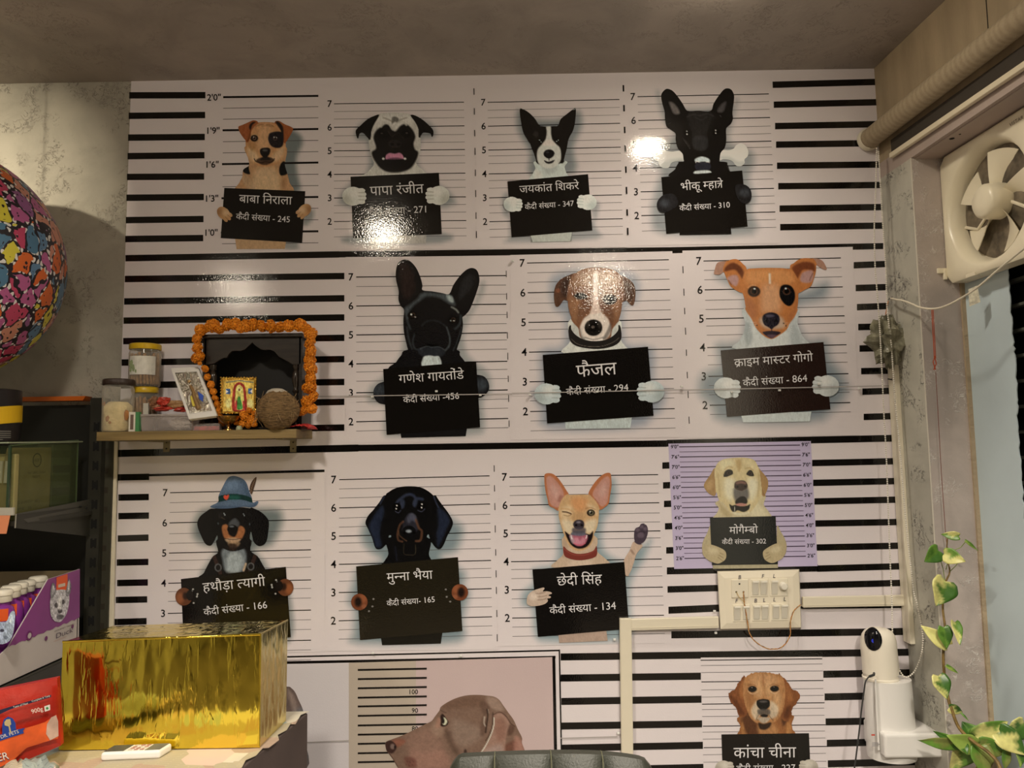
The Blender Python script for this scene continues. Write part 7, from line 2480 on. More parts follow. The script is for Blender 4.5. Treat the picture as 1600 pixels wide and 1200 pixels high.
ux0, ux1 = P(142, 700, 2.41).x, P(161, 700, 2.41).x
zt0 = P(150, 622, 2.41).z
G().box((ux0, 2.40, 0), (ux1, YW - .004, zt0)).build('upright', M_RACK, rk)
G().box((ux1, 2.425, 0), (P(178, 700, 2.43).x, YW - .003, P(170, 688, 2.43).z)).build('side_channel', mat('rack_olive', (.045, .043, .030), .5, noise=(9, .2)), rk)
yy = 667
i = 0
while yy < 1200:
    c = P(151 - (yy - 667) * .028, yy, 2.40)
    g = G()
    h_, w2 = .0145, .009
    g.box((c.x - w2, 2.399, c.z - h_), (c.x - w2 * .35, 2.401, c.z + h_)).box((c.x + w2 * .35, 2.399, c.z - h_), (c.x + w2, 2.401, c.z + h_)).box((c.x - w2 * .35, 2.399, c.z - h_ * .7), (c.x + w2 * .35, 2.401, c.z + h_ * .7))
    g.build('slot', M_DARK, rk)
    c = P(168 - (yy - 667) * .028, yy + 8, 2.424)
    G().box((c.x - .009, 2.4243, c.z - .009), (c.x + .006, 2.4255, c.z + .009)).build('slot', mat('slot_brown', (.03, .024, .016), .6), rk)
    yy += 30.3
G().box((-2.65, 2.43, .1), (ux0, YW - .004, zt0 - .02)).build('back_panel', M_RACK2, rk)
a, b = P(20, 627.5, 2.40), P(133, 619, 2.40)
G().prism([Vector((-2.65, 2.395, a.z)), Vector((b.x - .004, 2.395, a.z)), Vector((b.x + .004, 2.395, b.z)), Vector((-2.65, 2.395, b.z))], (0, .04, 0)).build('orange_rail', mat('rail_orange', (.55, .12, .012), .4), rk)
# middle shelf with its end bracket
zs1 = 1.338
G().box((-2.65, 2.03, zs1 - .012), (RX, 2.43, zs1)).build('shelf', M_RACK, rk)
G().prism([P(25, 803, 2.03), P(43, 817, 2.08), P(140, 800, 2.40), P(140, 780.5, 2.40)], (-.004, 0, 0)).build('bracket', mat('bracket_grey', (.06, .058, .048), .4), rk, bevel=.001)
G().prism([P(25.5, 804, 2.032) + Vector((.003, 0, 0)), P(24, 825, 2.032), P(140, 838, 2.40), P(140, 790, 2.40)], (-.003, 0, 0)).build('bracket_web', M_RACK, rk)
for x, y, Y in ((51, 807, 2.12), (124, 792, 2.34), (133, 794, 2.37)):
    G().ball(P(x, y, Y) + Vector((.004, 0, 0)), .0035, 8, 5).build('rivet', M_DARK, rk)
G().tube([P(25, 803, 2.03), P(23.5, 825, 2.03)], .0018, 5).build('bright_edge', mat('worn_steel', (.5, .48, .42), .3, metal=.6), rk)
a, b = P(22, 793, 2.02), P(22, 805, 2.02)
G().box((-2.6, 2.018, b.z), (a.x, 2.024, a.z)).build('price_rail', mat('rail_grey', (.42, .40, .34), .35), rk)
tk = G().prism([P(-40, 805.5, 2.012), P(15.5, 805.5, 2.012), P(9.5, 834, 2.004), P(-40, 834, 2.004)], (0, .002, 0)).build('price_ticket', mat('ticket_peach', (.62, .22, .10), .4))
tag(tk, 'peach-orange plastic price ticket clipped under the middle rack shelf', 'ticket')
# lower shelf
zs2 = .945
sx2 = -1.268
G().box((-2.65, 1.84, zs2 - .010), (sx2 + .004, 2.40, zs2)).build('shelf', M_RACK, rk)
G().hexa([(sx2 - .002, 1.85, zs2 - .075), (sx2 + .006, 1.85, zs2 - .075), (sx2 + .006, 2.40, zs2 - .11), (sx2 - .002, 2.40, zs2 - .11), (sx2 - .002, 1.85, zs2 - .002), (sx2 + .006, 1.85, zs2 - .002), (sx2 + .006, 2.40, zs2 - .002), (sx2 - .002, 2.40, zs2 - .002)]).build('bracket', M_RACK, rk)

# glass guard on the middle shelf and the glass shelf above
M_GLS = clear_mat('green_glass', (.20, .25, .12), .02)
M_GED = mat('glass_edge', (.16, .22, .12), .15)
gx = -1.338
gg = thing('glass_guard', (gx, 2.2, zs1), 'green-edged clear glass box guard on the middle rack shelf', 'glass')
gz = P(14, 696, 2.035).z
gz2 = P(110, 688, 2.34).z
G().hexa([(gx - .005, 2.035, zs1), (gx, 2.035, zs1), (gx, 2.345, zs1), (gx - .005, 2.345, zs1), (gx - .005, 2.035, gz), (gx, 2.035, gz), (gx, 2.345, gz2), (gx - .005, 2.345, gz2)]).build('side_pane', M_GLS, gg)
G().box((-2.4, 2.030, zs1), (gx - .006, 2.035, gz)).build('front_pane', M_GLS, gg)
G().tube([(gx - .0025, 2.033, gz), (gx - .0025, 2.347, gz2)], .0022, 4).build('pane_edge', M_GED, gg)
G().tube([(gx - .0025, 2.033, zs1), (gx - .0025, 2.033, gz)], .0042, 4).build('pane_edge', mat('glass_edge_dark', (.02, .045, .02), .15), gg)
G().tube([(gx - .0025, 2.347, zs1), (gx - .0025, 2.347, gz2)], .0022, 4).build('pane_edge', M_GED, gg)
ztop_g = gz + .004
G().hexa([(-2.4, 2.02, ztop_g), (gx + .004, 2.02, ztop_g), (gx + .004, 2.36, ztop_g + .006), (-2.4, 2.36, ztop_g + .006), (-2.4, 2.02, ztop_g + .006), (gx + .004, 2.02, ztop_g + .006), (gx + .004, 2.36, ztop_g + .013), (-2.4, 2.36, ztop_g + .013)]).build('top_pane', M_GLS, gg)
G().tube([(-2.4, 2.019, ztop_g + .003), (gx + .004, 2.019, ztop_g + .003), (gx + .004, 2.36, ztop_g + .010)], .0026, 4).build('pane_edge', mat('glass_edge_pale', (.30, .34, .24), .2), gg)
# kraft pouch behind the glass
kp = thing('kraft_pouch', (gx - .09, 2.2, zs1), 'kraft paper pouch with small dark print standing behind the glass guard', 'pouch')
k0, k1 = P(24, 800, 2.05), P(79, 780, 2.22)
kx = gx - .012
ky0, ky1 = 2.052, 2.232
G().hexa([(kx - .05, ky0, zs1), (kx, ky0, zs1), (kx, ky1, zs1), (kx - .05, ky1, zs1), (kx - .012, ky0, gz - .006), (kx, ky0, gz - .006), (kx, ky1, gz - .004), (kx - .012, ky1, gz - .004)]).build('pouch_body', mat('kraft', (.33, .25, .11), .6, noise=(20, .15)), kp, bevel=.002)


def on_x(nm, s, xface, y0, z0, size, m, par, slope=0.0, sy=1.0):
    """lettering lying on a face that looks towards +X, reading towards the wall"""
    V, T = GL.compose(s)
    return obj(nm, np.stack([xface + GL.dep, y0 + V[:, 0] * size * sy, z0 + V[:, 1] * size + V[:, 0] * size * slope], 1), T, m, par)


M_PRD = mat('print_brown', (.08, .055, .025), .6)
zc = (zs1 + gz) / 2
G().lathe((kx, 2.165, gz - .040), [(.020, 0), (.020, .0006), (.017, .0006), (.017, 0)], 20, (1, 0, 0), caps=False).build('round_print', M_PRD, kp)
on_x('lettering', 'HUFT', kx + .0006, 2.148, gz - .045, .014, M_PRD, kp)
on_x('lettering', 'NATURAL CHEW', kx + .0006, 2.125, gz - .078, .010, M_PRD, kp)
on_x('lettering', 'TREATS', kx + .0006, 2.145, gz - .090, .010, M_PRD, kp)
on_x('lettering', 'NET QUANTITY 100 g', kx + .0006, 2.075, zs1 + .042, .011, M_PRD, kp)
on_x('lettering', 'MRP RS     375', kx + .0006, 2.080, zs1 + .024, .011, M_PRD, kp)
# second grey pouch further back
k2 = thing('grey_pouch', (kx - .03, 2.29, zs1), 'dim olive pouch with dark bands right behind the kraft pouch', 'pouch')
G().box((kx - .05, 2.245, zs1), (kx - .004, 2.335, gz2 - .012)).build('pouch_body', mat('olive_pouch', (.075, .078, .045), .6), k2, bevel=.002)
for z in (.055, .12): G().box((kx - .004, 2.247, zs1 + z), (kx - .003, 2.330, zs1 + z + .022)).build('printed_band', mat('olive_band', (.03, .03, .02), .6), k2)
# purple and cream packets at the far left behind the front glass
for i, (x, lb) in enumerate(((8, 'cream packet with purple flame print at the left edge of the glass guard'), (-30, 'second cream packet behind the front glass, cut by the left edge'))):
    c = P(x, 800, 2.06)
    t = thing('treat_packet', (c.x, 2.06, zs1), lb, 'packet')
    G().box((c.x - .026, 2.056, zs1 + .012), (c.x + .024, 2.075, gz - .022)).build('packet_body', mat('packet_cream', (.62, .50, .24), .35, noise=(8, .2)), t, bevel=.004)
    G().prism([Vector((c.x - .024, 2.055, zs1 + .075)), Vector((c.x - .006, 2.055, zs1 + .09)), Vector((c.x + .004, 2.055, zs1 + .14)), Vector((c.x - .012, 2.055, zs1 + .135))], (0, -.0008, 0)).build('purple_print', mat('packet_purple', (.25, .02, .24), .4), t)
    for k in range(2): G().tube([(c.x - .012 + k * .016, 2.052, zs1 + .10), (c.x - .010 + k * .016, 2.052, zs1 + .158)], [.006, .005], 8).build('white_stick', mat('stick_white', (.66, .60, .5), .4), t, smooth=True)
# black and yellow canister standing on the glass
zt_g = ztop_g + .0085
c = P(-22, 640, 2.10)
rc = 48 / 1202 * 2.10
ztc = P(12, 608, 2.06).z
t = thing('canister', (c.x, 2.10, zt_g), 'black canister with curved yellow band standing on the glass guard', 'canister')
M_CB = mat('canister_black', (.014, .011, .012), .35)
G().lathe((c.x, 2.10, zt_g), [(rc, 0), (rc, ztc - zt_g), (rc * .96, ztc - zt_g + .002)], 48).build('can_body', M_CB, t, smooth=True)
V, F = [], []
za, zb_ = P(20, 665, 2.06).z, P(20, 638, 2.06).z
for k in range(25):
    a = -PI / 2 - .9 + 3.2 * k / 24
    lf = .012 * math.sin(a + .97) - .0
    for z in (za + lf, zb_ + lf): V.append((c.x + math.cos(a) * (rc + .0016), 2.10 + math.sin(a) * (rc + .0016), z))
F = [(2 * k, 2 * k + 2, 2 * k + 3, 2 * k + 1) for k in range(24)]
G().add(V, F).build('yellow_band', mat('canister_yellow', (.62, .38, .01), .4), t)
for i in range(5):
    V = []
    for k in range(9):
        a = -PI / 2 + .95 + (.42 if i < 4 else .16) * k / 8
        z = za - .022 - i * .0055 + .006
        for zz in (z, z + .0025): V.append((c.x + math.cos(a) * (rc + .0006), 2.10 + math.sin(a) * (rc + .0006), zz))
    G().add(V, [(2 * k, 2 * k + 2, 2 * k + 3, 2 * k + 1) for k in range(8)]).build('small_print', mat('can_print', (.16, .15, .13), .6), t)

# ------------------------------------------------------------------ purple display tray with capped bottles
M_PUR = mat('tray_purple', (.23, .045, .22), .4, noise=(10, .08)); M_TWH = mat('tray_white', (.50, .46, .44), .4)
fx = -1.275
ty0 = 1.86


def tx(px, py): return PX0(px, py, fx)


def PX0(px, py, X):
    d_ = ray(px, py)
    return EYE + d_ * (X / d_.x)


tr = thing('display_tray', (fx - .2, 2.1, zs2), 'purple cardboard display tray with terrier drawing, holding white-capped bottles', 'tray')
face = [tx(124, 992), tx(124.5, 889), tx(104, 896), tx(75, 905), tx(13, 1011)]
z_b = zs2 + .001
ff = [(p.y, p.z) for p in face]
ty1 = ff[1][0]
ol = [Vector((fx, ff[0][0], z_b)), Vector((fx, ff[1][0], ff[1][1])), Vector((fx, ff[2][0], ff[2][1])), Vector((fx, ff[3][0], ff[3][1])), Vector((fx, ff[4][0], ff[4][1])), Vector((fx, ty0, z_b + .05)), Vector((fx, ty0, z_b))]
G().prism(ol, (-.003, 0, 0)).build('side_panel', M_TWH, tr)
# purple print with wavy lower edge
w0, w1 = tx(13, 1011), tx(124, 965)
top_ = [p + Vector((.0008, 0, 0)) for p in ol[1:5]]
wav = []
for i in range(25):
    u = i / 24; q = w0.lerp(w1, u); q.z += .0022 * math.sin(i * 2.2); q.x = fx + .0008
    wav.append(q)
G().prism(wav + top_, (-.0004, 0, 0)).build('purple_print', M_PUR, tr)
G().box((-2.3, ty1 - .004, z_b), (fx, ty1, ff[1][1] - .004)).build('back_panel', mat('card_brown', (.12, .09, .045), .6), tr)
G().box((-2.3, ty0, z_b), (fx, ty0 + .003, z_b + .05)).build('front_panel', M_TWH, tr)
G().box((-2.3, ty0, z_b), (fx, ty1, z_b + .003)).build('tray_floor', M_TWH, tr)
TR = Crop(0, 840, 6.667, '#b0a098')


def tq(x, y, lift=.0016):
    q = TR.T(np.array([[x, y]]))[0]; v = PX0(q[0], q[1], fx); v.x = fx + lift
    return v


G().prism([tq(585, 415), tq(698, 378), tq(698, 548), tq(640, 568), tq(582, 560)], (-.0003, 0, 0)).build('orange_tag', mat('tag_orange', (.75, .10, .015), .4), tr)
G().prism([tq(600, 490, .002), tq(672, 472, .002), tq(672, 505, .002), tq(600, 522, .002)], (-.0003, 0, 0)).build('tag_print', mat('tag_white', (.6, .5, .42), .5), tr)
# pencil-drawn terrier
pa = Paint(TR, (505, 415, 760, 890), .5)
pa.base('#8c8488', '560,560 600,545 680,545 720,600 716,700 690,800 640,870 600,880 560,860 528,800 520,700 530,620')
pa.base('#585458', '525,560 535,500 552,470 575,500 580,560 550,620 528,620'); pa.base('#585458', '690,545 705,470 720,430 740,500 730,580 700,610')
pa.shape('#a8a0a4', '545,520 560,500 570,540 550,590', 12, .7); pa.shape('#a8a0a4', '705,480 720,460 722,540 705,570', 12, .7)
pa.dot('#2a2428', 588, 705, 20, 26, soft=12); pa.dot('#2a2428', 658, 670, 18, 24, soft=12); pa.dot('#2a2428', 625, 765, 24, 24, soft=12); pa.shape('#2c282c', '590,820 630,800 665,815 640,850 600,850', 16, .8)
pa.shape('#b8b0b4', '600,640 640,630 640,740 610,745', 18, .7); pa.fur(.4, 6)
o_ = pa.build('dog_drawing', tr, 0)
for v in o_.data.vertices:
    w_ = v.co + WL[tr.name]; d_ = w_ - EYE; k_ = (fx + .002) / d_.x; v.co = EYE + d_ * k_ - WL[tr.name]
for (x, y, r1) in ((300, 1022, .012), (475, 1050, .006), (750, 925, .0055)):
    c = tq(x, y, .0014); G().lathe(c, [(r1, 0), (r1, .0006)], 20, (1, 0, 0)).build('seal_print', mat('seal_purple', (.14, .015, .12), .4), tr)
    if r1 > .01: G().lathe(c, [(r1 * .6, 0), (r1 * .6, .0009)], 16, (1, 0, 0)).build('seal_print', M_TWH, tr)
a = tq(572, 1055, .0018); on_x('lettering', 'Duck', fx + .0018, a.y, a.z, .020, mat('print_grey', (.10, .07, .10), .5), tr, slope=.0, sy=1.9)
a = tq(560, 985, .0018); on_x('lettering', 'GOURMET TREATS', fx + .0018, a.y, a.z, .0055, M_PRD, tr, sy=2.0)
a = tq(550, 1090, .0018); on_x('lettering', 'natural taste', fx + .0018, a.y, a.z, .0055, mat('print_peach', (.5, .3, .22), .5), tr, sy=2.2)
# bottles
bt_ = [(395, 455, 2.21), (270, 500, 2.155), (190, 525, 2.10), (115, 555, 2.045), (25, 600, 1.99), (-60, 612, 1.915)]
for i, (x, y, Y) in enumerate(bt_):
    q = TR.T(np.array([[x, y]]))[0]
    c = P(q[0], q[1], Y)
    xx = min(c.x, fx - .036)
    nm = ['nearest the tray\'s right end', 'second from the tray\'s right end', 'third from the tray\'s right end', 'fourth from the tray\'s right end', 'with orange tag at the left edge', 'cut off by the left edge'][i]
    t = thing('treat_bottle', (xx, Y, z_b + .003), 'white-capped purple bottle in the display tray, ' + nm, 'bottle', 'bottles in the purple tray')
    zc_ = c.z
    G().lathe((xx, Y, z_b + .003), [(.028, 0), (.031, .004), (.031, zc_ - z_b - .055), (.026, zc_ - z_b - .035), (.017, zc_ - z_b - .028), (.017, zc_ - z_b - .016)], 24).build('bottle_body', mat('bottle_purple', (.20, .03, .24), .3), t, smooth=True)
    G().lathe((xx, Y, zc_ - .016), [(.021, 0), (.022, .002), (.022, .016), (.024, .017), (.024, .026), (.020, .030), (.002, .031)], 24).build('cap', mat('cap_white', (.66, .62, .52), .35), t, smooth=True)
    V = []
    for k in range(7):
        a = -PI / 2 + .25 + .8 * k / 6
        for z in (zc_ - .060, zc_ - .030): V.append((xx + math.cos(a) * .0315, Y + math.sin(a) * .0315, z))
    G().add(V, [(2 * k, 2 * k + 2, 2 * k + 3, 2 * k + 1) for k in range(6)]).build('orange_label', mat('tag_orange', (.75, .10, .015), .4), t)
# dog face on the nearest bottle label
pa = Paint(TR, (-40, 760, 165, 1110), .6)
pa.base('#7a8290', '-30,900 20,880 70,870 110,780 150,770 155,850 140,980 110,1060 60,1100 -30,1100'); pa.dot('#2a2c34', 22, 968, 22, 16, soft=10); pa.shape('#a0a8b4', '90,850 120,800 135,820 120,900', 16, .8); pa.dot('#4a505c', 60, 1040, 24, 20, soft=20); pa.fur(.35, 7)
o_ = pa.build('dog_drawing', tr, 0)
for v in o_.data.vertices:
    w_ = v.co + WL[tr.name]; d_ = w_ - EYE; v.co = EYE + d_ * (1.925 / d_.y) - WL[tr.name]

# ------------------------------------------------------------------ red food bag
M_BAG = mat('bag_red', (.33, .016, .008), .28, noise=(4, .5, (1, 1, 2)), bump=(12, .5))
rp = [P(-60, 1092, 1.68), P(86, 1062, 1.79), P(92, 1168, 1.79), P(-60, 1230, 1.68)]
for q in rp[2:]: q.z = max(q.z, .806)
rbg = thing('food_bag', (rp[3] + rp[2]) / 2, 'glossy red-orange pet food bag with blue badge, standing under the display tray', 'bag')
V, F = [], []
nx, ny = 14, 12
for s_ in (0, 1):
    for j in range(ny + 1):
        for k in range(nx + 1):
            u, v = k / nx, j / ny
            q = rp[0].lerp(rp[1], u).lerp(rp[3].lerp(rp[2], u), v)
            puff = math.sin(PI * u) ** .5 * math.sin(PI * min(1, v * .8 + .05)) * .035
            q = q + Vector((.2, -1, 0)).normalized() * (-.03 * s_ + puff * (1 if s_ == 0 else -1) * .35 - .012 * (1 - s_))
            V.append(q)
nn = (nx + 1) * (ny + 1)
for j in range(ny):
    for k in range(nx):
        p_ = j * (nx + 1) + k
        F += [(p_, p_ + nx + 1, p_ + nx + 2, p_ + 1), (nn + p_, nn + p_ + 1, nn + p_ + nx + 2, nn + p_ + nx + 1)]
for k in range(nx):
    F += [(k, k + 1, nn + k + 1, nn + k), (ny * (nx + 1) + k, nn + ny * (nx + 1) + k, nn + ny * (nx + 1) + k + 1, ny * (nx + 1) + k + 1)]
for j in range(ny):
    for k in (0, nx):
        p_ = j * (nx + 1) + k; F.append((p_, nn + p_, nn + p_ + nx + 1, p_ + nx + 1))
G().add(V, F).build('bag_body', M_BAG, rbg, smooth=True)
BG = Crop(0, 1000, 6.0, '#a09088')
bn = (rp[1] - rp[0]).cross(rp[3] - rp[0]).normalized()
if bn.y > 0: bn = -bn


def bq(x, y, lift=.0):
    q = BG.T(np.array([[x, y]]))[0]; d_ = ray(q[0], q[1])
    o_ = rp[0] + bn * (.027 + lift)
    return EYE + d_ * ((o_ - EYE).dot(bn) / d_.dot(bn))


def bpoly(nm, pl, m, lift=0.0): return G().prism([bq(x, y, lift) for x, y in pl], bn * .0006).build(nm, m, rbg)


bpoly('dark_band', [(-60, 690), (0, 655), (95, 625), (480, 512), (478, 535), (95, 650), (0, 695), (-60, 720)], mat('bag_navy', (.012, .010, .04), .4))
bpoly('orange_print', [(0, 940), (60, 900), (180, 840), (330, 800), (420, 770), (530, 700), (545, 920), (440, 950), (250, 1010), (120, 1130), (0, 1190), (-60, 1200), (-60, 960)], mat('bag_orange', (.58, .085, .014), .3, noise=(14, .5)), -.0005)
bpoly('blue_badge', [(22, 880), (20, 800), (35, 745), (75, 718), (120, 735), (145, 780), (150, 840), (235, 825), (215, 850), (225, 872), (120, 905), (0, 945), (-40, 960), (-40, 905)], mat('badge_blue', (.010, .04, .24), .35), .001)
bpoly('badge_animal', [(60, 745), (95, 740), (105, 790), (92, 800), (105, 865), (90, 870), (80, 810), (45, 800), (40, 770)], mat('badge_tan', (.42, .33, .16), .5), .002)
bpoly('diet_mark', [(415, 622), (468, 605), (470, 655), (420, 672)], mat('mark_white', (.6, .56, .52), .5), .001)
bpoly('diet_dot', [(430, 633), (445, 627), (456, 638), (446, 652), (432, 648)], mat('mark_green', (.02, .18, .04), .5), .002)
bpoly('pale_print', [(440, 790), (480, 725), (525, 705), (545, 760), (548, 900), (470, 940), (432, 880)], mat('bag_pale', (.42, .28, .22), .4, noise=(30, .3)), .001)


def blet(s, a, b, m, lift=.002):
    V, T = GL.compose(s); w0, w1 = V[:, 0].min(), V[:, 0].max(); a, b = np.array(a, float), np.array(b, float)
    d_ = (b - a) / (w1 - w0); nr2 = np.array([d_[1], -d_[0]]); Q = a + (V[:, :1] - w0) * d_ + V[:, 1:2] * nr2
    obj('lettering', [bq(x, y, lift + e_) for (x, y), e_ in zip(Q, GL.dep)], T, m, rbg)


M_BW = mat('bag_letter_white', (.62, .56, .50), .4)
blet('DR. PETS', (12, 925), (178, 870), M_BW); blet('900g', (300, 692), (405, 662), M_BW); blet('Taste of Meat', (125, 640), (265, 600), M_BW); blet('Complete & Tasty', (300, 583), (472, 528), M_BW)
blet('SUPER', (-180, 1190), (90, 1120), mat('bag_letter_dark', (.10, .05, .14), .4), .0015); blet('SUPER', (-178, 1180), (86, 1112), M_BW, .0025)
# ================================================================== table of cartons with newspaper, gold parcel, remote
ZT = .800
cA, cB = PZ(375, 1203, ZT), PZ(481, 1114, ZT)
ctn = thing('carton_stack', (-1.0, 1.75, 0), 'tall grey-brown carton used as a table beneath the newspaper and gold box', 'carton')
M_CTN = mat('carton_grey', (.095, .07, .065), .7, noise=(5, .15))
dv = (cB - cA); dv.z = 0; nrm_ = Vector((dv.y, -dv.x, 0)).normalized()
far, near = cB, cA - dv * .28
G().hexa([(-1.55, near.y, 0), (near.x, near.y, 0), (far.x, far.y, 0), (-1.55, far.y, 0), (-1.55, near.y, ZT), (near.x, near.y, ZT), (far.x, far.y, ZT), (-1.55, far.y, ZT)]).build('carton_body', M_CTN, ctn, bevel=.003)
tpz = [P(463, 1120, far.y - .03), P(476, 1113, far.y), P(477, 1138, far.y), P(461, 1155, far.y - .04)]
off_ = nrm_ * .004
G().prism([Vector((p.x, p.y, p.z)) + off_ for p in tpz], (-.001, 0, 0)).build('tape', mat('clear_tape', (.26, .23, .21), .3), ctn)


def paper_mat():
    m, nt, b = nt_new('newsprint')
    N, K = nt.nodes, nt.links
    b.inputs['Roughness'].default_value = .75
    g_ = N.new('ShaderNodeNewGeometry')
    mp = N.new('ShaderNodeMapping'); mp.inputs['Rotation'].default_value = (0, 0, .12)
    K.new(g_.outputs['Position'], mp.inputs['Vector'])
    br_ = N.new('ShaderNodeTexBrick'); br_.inputs['Scale'].default_value = 1.0
    br_.inputs['Brick Width'].default_value = .055; br_.inputs['Row Height'].default_value = .0052; br_.inputs['Mortar Size'].default_value = .0022
    br_.inputs['Color1'].default_value = (.30, .28, .25, 1); br_.inputs['Color2'].default_value = (.40, .37, .32, 1); br_.inputs['Mortar'].default_value = (.66, .61, .50, 1)
    K.new(mp.outputs[0], br_.inputs['Vector'])
    v = N.new('ShaderNodeTexVoronoi'); v.distance = 'CHEBYCHEV'; v.inputs['Scale'].default_value = 11; v.inputs['Randomness'].default_value = .8
    K.new(mp.outputs[0], v.inputs['Vector'])
    s_ = N.new('ShaderNodeSeparateColor'); K.new(v.outputs['Color'], s_.inputs[0])
    r = N.new('ShaderNodeValToRGB'); r.color_ramp.interpolation = 'CONSTANT'
    r.color_ramp.elements[0].color = (.66, .61, .50, 1); r.color_ramp.elements[1].position = .45; r.color_ramp.elements[1].color = (.64, .50, .44, 1)
    e_ = r.color_ramp.elements.new(.62); e_.color = (.64, .60, .50, 1)
    e_ = r.color_ramp.elements.new(.85); e_.color = (.42, .50, .52, 1)
    K.new(s_.outputs[0], r.inputs[0])
    mx = N.new('ShaderNodeMix'); mx.data_type = 'RGBA'; mx.blend_type = 'MULTIPLY'; mx.inputs['Factor'].default_value = .8
    K.new(r.outputs[0], mx.inputs['A']); K.new(br_.outputs['Color'], mx.inputs['B'])
    m2 = N.new('ShaderNodeMix'); m2.data_type = 'RGBA'
    gt = N.new('ShaderNodeMath'); gt.operation = 'GREATER_THAN'; gt.inputs[1].default_value = .55
    K.new(s_.outputs[1], gt.inputs[0]); K.new(gt.outputs[0], m2.inputs['Factor']); K.new(mx.outputs['Result'], m2.inputs['A']); K.new(r.outputs[0], m2.inputs['B'])
    K.new(m2.outputs['Result'], b.inputs['Base Color'])
    return m


M_NEWS = paper_mat()
# newspaper sheet: outline on the table top with a torn, slightly drooping right edge
edge = [PZ(x, y, ZT + .003) for x, y in ((483, 1112), (470, 1119), (462, 1132), (455, 1131), (448, 1142), (434, 1150), (436, 1158), (420, 1170), (412, 1169), (400, 1182), (384, 1190), (378, 1200), (366, 1208), (350, 1225))]
back = [Vector((-1.50, far.y - .02, ZT + .003)), Vector((-1.2, far.y - .01, ZT + .003))]
V, F = [], []
n = len(edge)
for i, e_ in enumerate(edge):
    lx = -1.50
    for k in range(21):
        u = k / 20
        z = ZT + .003 + .0015 * math.sin(u * 22 + i) * (1 - u)
        y_ = e_.y if i else far.y
        V.append((lx + (e_.x - lx) * u, e_.y, z + (.003 * abs(math.sin(i * 1.7)) if u == 1 else 0)))
# extra rows towards the viewer
for r_ in range(1, 8):
    yy_ = edge[-1].y - r_ * .012
    for k in range(21):
        V.append((-1.50 + (near.x + .004 * (r_ % 3) + 1.50) * k / 20, yy_, ZT + .003))
rows = n + 7
for j in range(rows - 1):
    F += [(j * 21 + k, j * 21 + k + 1, (j + 1) * 21 + k + 1, (j + 1) * 21 + k) for k in range(20)]
nw = obj('newspaper', V, F, M_NEWS, None)
nw.modifiers.new('t', 'SOLIDIFY').thickness = .001
tag(nw, 'newspaper sheets with torn right edge spread over the carton table', 'newspaper')
# rumpled paper between the bag and the parcel
V, F = [], []
rg = np.random.default_rng(21)
nx, ny = 16, 12
zz = rg.random((ny + 1, nx + 1))
for j in range(ny + 1):
    for k in range(nx + 1):
        u, v = k / nx, j / ny
        q = PZ(-30 + 122 * u, 1262 - 58 * v, ZT + .006)
        hgt = .088 * max(0, math.sin(PI * v)) ** .6 * (.35 + .65 * u) * (.6 + .4 * zz[j, k]) * max(0, math.sin(PI * min(1, u * .96 + .02))) ** .35 + .004 * zz[j, k]
        V.append((q.x, q.y, ZT + .006 + hgt))
for j in range(ny):
    F += [(j * (nx + 1) + k, j * (nx + 1) + k + 1, (j + 1) * (nx + 1) + k + 1, (j + 1) * (nx + 1) + k) for k in range(nx)]
o = obj('crumpled_paper', V, F, M_NEWS, None, smooth=True); o.modifiers.new('t', 'SOLIDIFY').thickness = .001
tag(o, 'rumpled sheet of newspaper pushed against the red bag and gold box', 'paper')

# ---- gold foil parcel
zb = ZT + .006
b0, b1, b2 = PZ(92, 1172, zb), PZ(405, 1168, zb), PZ(447, 1126, zb)
b3 = b0 + (b2 - b1)
t0, t1, t2 = P(98, 1003, b0.y), P(407, 991, b1.y), P(449.5, 969, b2.y)
t3 = P(176, 978, b3.y)


def gold_mat(name, seed, vert=True):
    m, nt, b = nt_new(name)
    N, K = nt.nodes, nt.links
    b.inputs['Base Color'].default_value = (.84, .66, .085, 1); b.inputs['Metallic'].default_value = 1.0; b.inputs['Roughness'].default_value = .085
    g_ = N.new('ShaderNodeNewGeometry')
    mp = N.new('ShaderNodeMapping'); mp.inputs['Location'].default_value = (seed, seed * .7, 0)
    mp.inputs['Scale'].default_value = (1, 1, .16) if vert else (.5, 1, 1)
    mp.inputs['Rotation'].default_value = (0, .12, 0) if vert else (0, 0, 0)
    K.new(g_.outputs['Position'], mp.inputs['Vector'])
    a = N.new('ShaderNodeTexNoise'); a.inputs['Scale'].default_value = 55; a.inputs['Detail'].default_value = 3; a.inputs['Distortion'].default_value = .3
    K.new(mp.outputs[0], a.inputs['Vector'])
    rdg = N.new('ShaderNodeMapRange'); rdg.inputs['From Min'].default_value = .52; rdg.inputs['From Max'].default_value = .75; K.new(a.outputs['Fac'], rdg.inputs[0])
    c = N.new('ShaderNodeTexNoise'); c.inputs['Scale'].default_value = 7; K.new(g_.outputs['Position'], c.inputs['Vector'])
    b1_ = N.new('ShaderNodeBump'); b1_.inputs['Strength'].default_value = .4; b1_.inputs['Distance'].default_value = .004; K.new(c.outputs['Fac'], b1_.inputs['Height'])
    b2_ = N.new('ShaderNodeBump'); b2_.inputs['Strength'].default_value = .5; b2_.inputs['Distance'].default_value = .0016; K.new(rdg.outputs[0], b2_.inputs['Height']); K.new(b1_.outputs[0], b2_.inputs['Normal'])
    K.new(b2_.outputs[0], b.inputs['Normal'])
    return m


